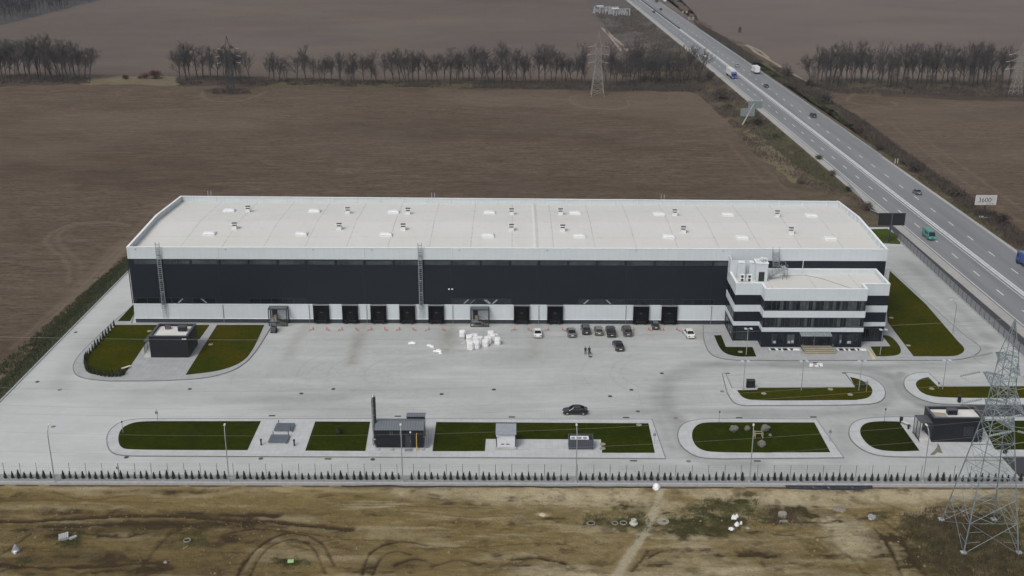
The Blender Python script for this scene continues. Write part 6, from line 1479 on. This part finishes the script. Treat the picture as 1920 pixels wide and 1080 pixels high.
def scrub(name, polys, n, m, hmin, hmax, z=Z_FIELD, seed=1, wd=.12):
    """one mass of dry stems and tufts over ground polygons"""
    r_ = random.Random(seed); mb = MB()
    W_ = [[P(x, y, z)[:2] for x, y in pl] for pl in polys]
    ar = []
    for pl in W_: ar.append(abs(sum(pl[i-1][0]*pl[i][1]-pl[i][0]*pl[i-1][1] for i in range(len(pl))))/2)
    for pl, a_ in zip(W_, ar):
        xs_, ys2 = [p[0] for p in pl], [p[1] for p in pl]; k = 0; want = int(n*a_/sum(ar)); tries = 0
        while k < want and tries < want*12:
            tries += 1
            x, y = r_.uniform(min(xs_), max(xs_)), r_.uniform(min(ys2), max(ys2))
            if not poly_px_contains(pl, x, y) or (z == Z_FIELD and rc(y)-8 < x < rc(y)+19.2): continue
            dens = float(fbm(np.array([x*.09]), np.array([y*.09]), seed+3)[0])
            if r_.random() > (dens-.3)*3: continue
            k += 1
            zz = z if z != Z_LOT else lotz(x, y)
            for j in range(5):
                h_ = r_.uniform(hmin, hmax); a = r_.uniform(0, 6.28); bx, by = x+r_.gauss(0,.35), y+r_.gauss(0,.35); w_ = wd*r_.uniform(.6, 1.5)
                tx, ty = r_.gauss(0,.35)*h_, r_.gauss(0,.35)*h_
                mb.add([(bx-math.cos(a)*w_, by-math.sin(a)*w_, zz), (bx+math.cos(a)*w_, by+math.sin(a)*w_, zz), (bx+tx, by+ty, zz+h_)], [(0,1,2)])
    return tag(mb.build(name, m), kind='stuff')
scrub('undergrowth', [[(1290,112),(1345,128),(1420,200),(1500,262),(1600,345),(1640,392),(1560,372),(1480,330),(1415,290),(1370,235),(1300,168)],[(1180,105),(1290,112),(1300,168),(1150,150)],[(1110,20),(1190,15),(1290,100),(1180,105)]], 9500, M_bb, .3, 1.3, seed=3)
scrub('undergrowth', [[(1555,188),(1620,228),(1700,288),(1790,350),(1930,448),(1930,478),(1780,368),(1680,300),(1600,240)],[(1440,120),(1520,160),(1545,192),(1480,158)],[(1300,40),(1350,66),(1430,118),(1400,118),(1330,75)]], 6500, M_db, .4, 1.5, seed=4)
scrub('undergrowth', [[(-20,147),(172,147),(172,157),(-20,158)],[(335,150),(640,152),(640,161),(335,159)],[(640,153),(1320,160),(1320,172),(640,162)],[(1520,160),(1920,164),(1920,184),(1560,174)],[(400,169),(470,169),(470,176),(400,176)]], 4200, M_db, .4, 1.6, seed=5, wd=.2)
scrub('undergrowth', [[(1375,210),(1420,255),(1500,318),(1590,368),(1560,330),(1480,268),(1420,205)],[(1360,100),(1500,175),(1640,275),(1800,390),(1900,470),(1900,455),(1700,305),(1560,205),(1440,130)]], 3800, M_gb, .25, .8, seed=6)
M_wd = mat('dry_weeds', (.085, .062, .035), .95, .4, .5); M_wg = mat('green_weeds', (.06, .075, .022), .95, .35, .5)
scrub('weeds', [[(1690,965),(1750,955),(1850,952),(1960,960),(1960,1090),(1790,1085),(1730,1060),(1690,1010)],[(1440,952),(1510,955),(1515,985),(1450,985)]], 2600, M_wd, .15, .7, z=Z_LOT, seed=8, wd=.05)
scrub('weeds', [[(1250,968),(1330,935),(1420,930),(1440,985),(1330,1005),(1250,1005)],[(1100,965),(1215,960),(1215,995),(1100,995)],[(105,1000),(160,998),(160,1030),(100,1030)],[(335,1000),(385,1000),(385,1025),(335,1025)],[(510,1045),(580,1045),(580,1068),(510,1068)],[(35,1042),(65,1042),(65,1062),(35,1062)],[(1700,980),(1930,960),(1930,1070),(1760,1060)]], 2600, M_wg, .08, .35, z=Z_LOT, seed=9, wd=.05)
E2 = scrub('weeds', [[(236,480),(244,512),(120,632),(0,752),(-20,752),(-20,700),(110,590)]], 2600, mat('bank_weeds', (.042, .05, .018), .95, .35, .5), .12, .42, z=-.25, seed=10, wd=.1)
# ---------------------------------------------------------------- conifers
M_thuja = mat('conifer_green', (.022, .032, .016), .95, .35, 3)
def thuja_mesh(seed, h=1.4, r=.33):
    r_ = random.Random(seed); mb = MB(); mb.tube([(0,0,0), (0,0,h*.9)], .05, 4, .02)
    mb.lathe([(r*.45, .08), (r*.72, h*.2), (r*.5, h*.55), (.04, h*.93)], n=7)
    for k in range(150):
        f = r_.random()**1.3; z = .08+f*h*.9; rr = r*(1-f)**.75*(.75+.35*r_.random()); a = r_.uniform(0, 6.28); q = Vector((math.cos(a)*rr*.8, math.sin(a)*rr*.8, z))
        d = Vector((math.cos(a)*.45, math.sin(a)*.45, 1)).normalized()*r_.uniform(.12, .26); s_ = Vector((-math.sin(a), math.cos(a), 0))*r_.uniform(.03, .07)
        mb.add([q-s_, q+s_, q+d], [(0,1,2)])
    return mb.mesh('conifer', M_thuja)
TM = [thuja_mesh(k) for k in range(5)]
px = 5.0; prevlamp = -1; cnt = 0
names = ['left edge', 'leftmost tall lamp post', 'second tall lamp post', 'boiler-house lamp post', 'enclosure lamp post', 'boulder-lawn lamp post', 'gatehouse lamp post']
def conifer(q, s_, lab, gr):
    o = bpy.data.objects.new('conifer', rt.choice(TM)); C.objects.link(o); o.location = q; w_ = s_*rt.uniform(.85,1.15); o.scale = (w_, w_, s_); o.rotation_euler.z = rt.uniform(0, 6); tag(o, lab, 'conifer', gr)
while px < 1935:
    k = sum(1 for f in FLX if f < px); d = min(abs(px-f) for f in FLX)
    if d > 7:
        if k != prevlamp: cnt = 0; prevlamp = k
        q = P(px+rt.uniform(-.8,.8), 903.6+px*.0009, .06)
        lab = f'{ORD[cnt]} small conifer along the front fence, counting right from the {names[k]}'
        conifer((q.x, 160.35+rt.uniform(-.12,.12), .06), rt.uniform(.8, 1.12), lab, 'small conifers along the front fence'); cnt += 1
    px += 12.17
pts = [(214,612),(209,618),(204,624),(199,630),(194,636),(189,641),(184,647),(179,653),(174,658),(169,664),(165,669),(162,674),(160,679),(160,684),(162,689),(165,694),(170,698),(176,701),(183,703.5),(190,705),(197,706),(204,706.5),(211,706.5),(218,706.5),(225,706)]
for i, (x, y) in enumerate(pts):
    q = P(x, y, .13); conifer(q, rt.uniform(.95, 1.25), f'{ORD[i]} small conifer edging the left olive lawn, counting from the warehouse end', 'small conifers edging the left lawn')
q = P(635, 812, .17); o = bpy.data.objects.new('conifer', TM[0]); C.objects.link(o); o.location = q; o.scale = (2.1, 2.1, .9); tag(o, 'single squat conifer on the second front lawn', 'conifer')
q = P(1612, 722, .17); bush(1614, 725, .9, BM[2], 'olive shrub in the tip of the lamp island lawn', z=.17)
# ================================================================ far wood and ruin
M_ring = mat('well_concrete', (.25, .235, .19), .9, .2, 2)
r_ = random.Random(77); mb = MB()
wood = [P(x, y, Z_FIELD)[:2] for x, y in ((-60,52),(0,47),(60,32),(130,14),(205,-5),(150,-30),(-60,-30))]
xs_, ys2 = [p[0] for p in wood], [p[1] for p in wood]; k = 0
while k < 900:
    x, y = r_.uniform(min(xs_), max(xs_)), r_.uniform(min(ys2), min(1500, max(ys2)))
    if not poly_px_contains(wood, x, y): continue
    k += 1; h_ = r_.uniform(10, 17); mb.tube([(x, y, -.3), (x+r_.uniform(-.5,.5), y, h_*.7)], .2, 3, .08, cap=False)
    for j in range(26):
        a = r_.uniform(0, 6.28); z0 = h_*r_.uniform(.3, .85); e = Vector((math.cos(a)*r_.uniform(.8,3.4), math.sin(a)*r_.uniform(.8,3.4), r_.uniform(.5, 4)))
        p0 = Vector((x, y, z0)); q = p0+e; n_ = Vector((-math.sin(a), math.cos(a), 0))*.22; mb.add([p0-n_, p0+n_, q], [(0,1,2)])
tag(mb.build('far_wood', mat('far_wood_twigs', (.05, .05, .055), .95, .2, .05)), kind='stuff')
struct('wood_floor', MB().prism(wood, Z_FIELD-.2, Z_FIELD+.1), mat('wood_floor', (.05, .048, .045), .95, .2, .05))
q = P(1158, 30, Z_FIELD); t = thing('ruined_building', 'pale roofless shell of columns standing in scrub far beside the highway', 'ruin', (q.x, q.y, Z_FIELD), .25); M_ru = mat('weathered_concrete', (.34, .35, .37), .9, .25, .4)
for y0, y1, x0, x1 in ((0, 9, -3, 9), (14, 26, -9, 5)):
    for y in (y0, y1):
        for x in np.linspace(x0, x1, 7):
            hh = 3.4+1.2*r_.random(); MB().box(x-.4, x+.4, y-.4, y+.4, 0, hh).build('column', M_ru, t)
    MB().box(x0-.5, x1+.5, y0-.5, y0+.5, 4.62, 5.1).build('lintel', M_ru, t); MB().box(x0+1, x0+6, y1-4, y1, 4.62, 4.9).build('roof_slab', M_whm, t); MB().box(x0-1, x1+1, y1-.2, y1+.2, 0, 2.6).build('wall', M_ru, t); MB().box(x0-1.5, x1+1.5, y0-1.5, y1+1.5, -.2, .1).build('floor_slab', M_ru, t)
for px, py, lab in ((1284, 25, 'pair of pale round tanks on the far verge, upper pair'), (1296, 37, 'pair of pale round tanks on the far verge, lower pair')):
    q = P(px, py, -.2); t = thing('storage_tank', lab, 'tank', q)
    for dx_ in (-1.3, 1.3): MB().lathe([(.8, 0), (.85, 1.2), (.6, 1.7), (.2, 1.9)], dx_, 0, 12).build('tank_body', M_ring, t)
q = P(1387, 61, -.3); mb = MB(); mb.box(-.9, .9, -.6, .6, 0, 3.0); mb.box(-.5, .5, -.7, .7, 3.0, 3.6); tag(mb.build('field_marker', mat('brown_post', (.06, .045, .035), .9)), 'small dark brown block standing in the far right field', 'block').location = q
# ================================================================ debris on the dirt lot
def lp(px, py): q = P(px, py, Z_LOT); return Vector((q.x, q.y, lotz(q.x, q.y)))
def ring(px, py, r, h, lab, sunk=.1, cover_=False):
    q = lp(px, py); mb = MB(); n = 20
    vs = []
    for rr, z in ((r, -sunk), (r, h), (r*.78, h), (r*.78, -sunk)): vs += [(rr*math.cos(2*math.pi*j/n), rr*math.sin(2*math.pi*j/n), z) for j in range(n)]
    mb.add(vs, [(i*n+j, i*n+(j+1)%n, (i+1)*n+(j+1)%n, (i+1)*n+j) for i in range(3) for j in range(n)])
    o = mb.build('well_ring', M_ring); o.location = q; tag(o, lab, 'well ring', 'concrete well rings on the dirt lot')
    d_ = MB().lathe([(r*.79, -.05), (r*.79, .02)], n=16).build('dark_bottom', M_rub, o)
    if cover_: MB().lathe([(r*.9, h+.01), (r*.9, h+.12), (r*.4, h+.14)], n=16).build('lid', M_ring, o)
ring(1108, 982, .62, .12, 'sunken concrete well ring at the left of the row'); ring(1153, 981, .5, .1, 'shallow concrete well ring half buried in weeds'); ring(1169, 981, .55, .12, 'concrete well ring next to the white cone-topped one')
ring(1467, 968, .7, .55, 'upright grey concrete well ring with a lid in dark weeds', cover_=True); ring(351, 1014, .55, .2, 'dark well ring in a green tuft at the left')
q = lp(1188, 982); mb = MB(); mb.lathe([(.65, 0), (.65, .25), (.45, .4), (.4, .85), (.3, .88), (.28, .5)], n=18); o = mb.build('well_cone', mat('white_concrete', (.46, .45, .41), .8, .12)); o.location = q; tag(o, 'white stepped well cone standing on the dirt beside the path', 'well cone')
q = lp(1243, 978); mb = MB(); mb.lathe([(.95, 0), (.95, .14), (.9, .16), (.15, .17)], n=24); o = mb.build('well_slab', M_ring); o.location = q; tag(o, 'flat round concrete slab with an off-centre hole, right of the path', 'slab'); MB().lathe([(.3, .16), (.3, .185), (.05, .19)], .2, -.12, 14).build('hole', M_dkgr, o)
q = lp(1467, 975); o = MB().cbox(0, -.5, .12, 1.3, .5, .24).build('concrete_beam', M_ring); o.location = q; tag(o, 'short concrete beam lying in front of the upright well ring', 'beam')
def blobm(px, py, r, h, lab, m, name, cat, seed=1, n=1):
    q = lp(px, py); r2 = random.Random(seed); mb = MB()
    for k in range(n):
        ox, oy = (r2.uniform(-r, r), r2.uniform(-r, r)) if n > 1 else (0, 0); s_ = r*(1 if n == 1 else r2.uniform(.4, .7))
        mb.loft([[(ox+s_*f*math.cos(a)*r2.uniform(.85,1.15), oy+s_*f*math.sin(a)*r2.uniform(.85,1.15), z*h*(1 if n == 1 else r2.uniform(.6, 1.1))) for a in np.linspace(0, 2*math.pi, 12)[:-1]] for z, f in ((-.1, .95), (.2, 1), (.55, .8), (.85, .45), (1, .12))])
    o = mb.build(name, m); o.location = q; return tag(o, lab, cat)
blobm(1230, 921, .62, .9, 'bright white sack against the concrete wall by the path', M_wrap, 'white_sack', 'sack')
blobm(1378, 972, .5, .6, 'heap of white plastic rubbish on the weedy dirt, upper heap', M_wrap, 'rubbish_heap', 'rubbish', 3, 5); blobm(1384, 983, .5, .5, 'heap of white plastic rubbish, lower heap', M_wrap, 'rubbish_heap', 'rubbish', 4, 4); blobm(1371, 991, .45, .3, 'flat white plastic bag below the rubbish heaps', M_wrap, 'plastic_bag', 'bag', 5); blobm(1402, 989, .35, .25, 'pale stone right of the rubbish heaps', M_ring, 'stone', 'stone', 6)
blobm(1636, 971, .5, .5, 'heap of grey and white rubble left of the big pylon', mat('rubble_mix', (.3, .31, .34), .8, .7, 5), 'rubble_heap', 'rubble', 7, 9)
blobm(1017, 965, .55, .15, 'pale flat stone on the dirt below the middle lawn', mat('straw_stone', (.46, .41, .28), .9, .15), 'flat_stone', 'stone', 8); blobm(310, 1053, .3, .25, 'small pale stone on the dirt at the left', M_ring, 'stone', 'stone', 9)
blobm(1574, 955, 1.1, .35, 'low grey gravel heap in the bare middle of the dirt lot', mat('grey_heap', (.2, .175, .14), .95, .25, 3), 'gravel_heap', 'heap', 11)
q = lp(120, 1010); t = thing('slab_pile', 'grey concrete slabs stacked askew on a green patch', 'slab pile', q, .2)
for k in range(5): MB().cbox(-.6+k*.28, .05*k, .25+.03*k, .24, 1.5, .42, .15).build('slab', M_conc, t)
for k in range(3): MB().cbox(1.0+.3*k, -.3+.15*k, .15, .4, .45, .3, .4*k).build('broken_block', M_conc, t)
q = lp(30, 1032); t = thing('tarp_heap', 'grey crumpled sheet with a white bucket at the left edge', 'heap', q); mb = MB(); mb.loft([[(.65*f*math.cos(a)*random.uniform(.8,1.2), .6*f*math.sin(a)*random.uniform(.8,1.2), z) for a in np.linspace(0, 2*math.pi, 11)[:-1]] for z, f in ((-.1, 1), (.3, 1), (.7, .6), (1.1, .2))]); mb.build('grey_sheet', mat('grey_tarp', (.24, .24, .25), .6, .4, 2), t); MB().lathe([(.22, 0), (.28, .4)], .15, -.65, 10).build('bucket', M_wrap, t)
q = lp(545, 1053); o = MB().cbox(0, 0, .12, .85, .75, .12, .1).build('green_board', mat('light_green_board', (.36, .52, .25), .6)); o.location = q; tag(o, 'light green square board lying in a grassy tuft', 'board')
q = lp(349, 1027); o = MB().tube([(-.3, -.4, .08), (.15, .5, .1)], .06, 5).build('yellow_stick', mat('yellow_stick', (.4, .36, .12), .7)); o.location = q; tag(o, 'yellow stick on the dirt below the dark well ring', 'stick')
# clods and stones of the bare ground
r_ = random.Random(5); mb = MB(); k = 0
while k < 2600:
    x, y = r_.uniform(-95, 95), r_.uniform(128, 158.6)
    if float(fbm(np.array([x*.12]), np.array([y*.25]), 95)[0]) < r_.uniform(.35, .62): continue
    k += 1; s_ = r_.uniform(.05, .16)*(1 if r_.random() < .93 else 2.2); z = lotz(x, y)
    mb.add([(x+s_*r_.uniform(.7,1.3)*math.cos(a), y+s_*r_.uniform(.7,1.3)*math.sin(a), z-.03) for a in (0, 1.3, 2.5, 3.8, 5.1)]+[(x+s_*.2, y, z+s_*.8)], [(0,1,5),(1,2,5),(2,3,5),(3,4,5),(4,0,5)])
tag(mb.build('rubble', mat('clods', (.17, .135, .08), .95, .55, .8)), kind='stuff')
# dark plastic sheet at the foot of the front wall
mb = MB(); n = 40
A_, B_ = P(1470, 911, -.5).x, P(1632, 911, -.5).x
rows = []
for i in range(n+1):
    x = A_+(B_-A_)*i/n; w_ = .3*math.sin(math.pi*i/n)**.6
    rows.append([(x, 158.97, .02), (x, 158.8-.15*random.random(), -.05), (x, 158.6-w_*.6, lotz(x, 158.6-w_*.6)+.05), (x, 158.5-w_, lotz(x, 158.5-w_)+.04)])
vs = [p for r2 in rows for p in r2]; mb.add(vs, [(i*4+k, i*4+k+1, (i+1)*4+k+1, (i+1)*4+k) for i in range(n) for k in range(3)])
tag(mb.build('plastic_sheet', mat('black_film', (.02, .022, .028), .35, .2)), 'black plastic sheet hanging at the foot of the concrete wall', 'sheet')
mb = MB(); xs3 = np.linspace(P(640, 911).x, P(1225, 911).x, 40); mb.tube([(x, 158.75-.12*math.sin(x*.4), lotz(x, 158.7)+.12) for x in xs3], .09, 5); tag(mb.build('black_hose', M_rub), 'black hose lying along the foot of the concrete wall', 'hose')

# ================================================================ people
def person(px, py, rz, lab, coat, trous, lean=0.0, stride=.18, bag=False, sc=1.0, hair=(.02,.016,.012)):
    q = P(px, py, 0); V = []; E_ = []; Rr = []
    def v(p, r): V.append(Vector(p)); Rr.append(r); return len(V)-1
    def ch(a, pts):
        for p, r in pts: b_ = v(p, r); E_.append((a, b_)); a = b_
        return a
    ly = lambda z: lean*max(0, z-.95)
    root = v((0, 0, .95), .155)
    up = lambda x, y, z: (x, y+ly(z), z)
    chest = ch(root, [(up(0,0,1.12), .15), (up(0,.01,1.3), .17), (up(0,0,1.43), .13)])
    neck = ch(chest, [(up(0,.01,1.52), .058)])
    ch(neck, [(up(0,.03,1.6), .085), (up(0,.025,1.68), .098), (up(0,.015,1.76), .07)])
    hands = []
    for sx in (-1, 1):
        h_ = ch(root, [((sx*.1, 0, .88), .105), ((sx*.11, sx*stride*.45+.03, .5), .075), ((sx*.11, sx*stride*.9-.03, .1), .048), ((sx*.11, sx*stride*.9+.08, .045), .042), ((sx*.115, sx*stride*.9+.17, .035), .035)])
        wr = ch(chest, [(up(sx*.17, 0, 1.42), .075), (up(sx*.25, -.02-sx*stride*.2, 1.17), .055), (up(sx*.25, .08-sx*stride*.5, .93), .036), (up(sx*.245, .1-sx*stride*.5, .86), .034)])
        w0 = V[wr]
        for k, (o_, l_) in enumerate(((-.03,.075),(-.01,.085),(.01,.08),(.03,.065))): ch(wr, [((w0.x, w0.y+o_, w0.z-.035), .0115), ((w0.x-sx*.008, w0.y+o_*1.1, w0.z-.035-l_*.55), .0095), ((w0.x-sx*.025, w0.y+o_*1.1, w0.z-.035-l_), .008)])
        ch(wr, [((w0.x-sx*.01, w0.y+.04, w0.z-.005), .012), ((w0.x-sx*.02, w0.y+.06, w0.z-.045), .0095)])
        hands.append(w0)
    me = bpy.data.meshes.new('person'); me.from_pydata([tuple(x) for x in V], E_, []); o = bpy.data.objects.new('tmp', me); C.objects.link(o)
    o.modifiers.new('s', 'SKIN'); sk = me.skin_vertices[0].data
    for i, r in enumerate(Rr): sk[i].radius = (r, r*.82 if i < 4 else r)
    sk[0].use_root = True
    o.modifiers.new('ss', 'SUBSURF').levels = 1
    dg = bpy.context.evaluated_depsgraph_get(); m2 = bpy.data.meshes.new_from_object(o.evaluated_get(dg)); bpy.data.objects.remove(o)
    for m in (coat, trous, M_skin, M_rub): m2.materials.append(m)
    for f in m2.polygons:
        c_ = f.center; hand = any((c_-h_).length < .13 and c_.z < h_.z+.02 for h_ in hands)
        f.material_index = 2 if c_.z > 1.5+0 or hand else 3 if c_.z < .085 else 1 if c_.z < .86 and abs(c_.x) < .215 else 0
        f.use_smooth = True
    o = bpy.data.objects.new('person', m2); C.objects.link(o); o.location = (q.x, q.y, 0); o.rotation_euler.z = rz; o.scale = (sc, sc, sc); tag(o, lab, 'person')
    hd = Vector(up(0, .02, 1.67)); bm = bmesh.new(); bmesh.ops.create_uvsphere(bm, u_segments=12, v_segments=8, radius=.112)
    bmesh.ops.delete(bm, geom=[x for x in bm.verts if x.co.z < -.02 and x.co.y > -.03 or x.co.z < -.07], context='VERTS')
    for x in bm.verts: x.co = Vector((x.co.x*.9, x.co.y*1.02-.015, x.co.z*1.08+.015))+hd
    hm = bpy.data.meshes.new('hair'); bm.to_mesh(hm); bm.free(); hm.materials.append(mat('dark_hair', hair, .8) if 'dark_hair' not in bpy.data.materials else bpy.data.materials['dark_hair']); ho = bpy.data.objects.new('hair', hm); C.objects.link(ho); ho.parent = o
    mb = MB(); mb.tube([hd+Vector((0, .095, .0)), hd+Vector((0, .125, -.025))], .018, 5)
    mb.build('nose', M_skin, o)
    mb = MB(); [mb.cbox(hd.x+s_*.035, hd.y+.095, hd.z+.02, .022, .012, .012) for s_ in (-1, 1)]; mb.build('eye', M_rub, o)
    mb = MB(); mb.cbox(hd.x, hd.y+.088, hd.z-.06, .045, .012, .01); mb.build('mouth', M_red, o)
    mb = MB(); [mb.cbox(hd.x+s_*.1, hd.y, hd.z, .02, .045, .06) for s_ in (-1, 1)]; mb.build('ear', M_skin, o)
    return o, hands
M_skin = mat('skin', (.42, .27, .2), .6, .06)
M_coat = mat('black_coat', (.010, .010, .011), .85, .2, 6); M_coat2 = mat('black_jacket', (.012, .013, .016), .8, .2, 6); M_tr = mat('dark_trousers', (.014, .014, .017), .85, .2, 6)
person(1097.5, 664.5, math.pi*.98, 'slim person in black on the yard, walking on the left of the pair', M_coat, M_tr, .05, .16, sc=1.0)
o, hands = person(1104.5, 666, math.pi*1.05, 'broad person in a black coat carrying a black bag, right one of the pair', M_coat2, M_tr, .08, .2, sc=1.12)
h_ = hands[0]; b_ = o.matrix_basis @ (h_+Vector((0, .02, -.09)))
mb = MB(); mb.box(-.1, .1, -.2, .2, -.34, -.05); mb.tube([(0, -.12, -.05), (0, -.05, .03), (0, .05, .03), (0, .12, -.05)], .012, 5)
bg_ = mb.build('carried_bag', M_rub); bg_.location = b_; tag(bg_, 'black bag hanging from the hand of the broad person', 'bag')
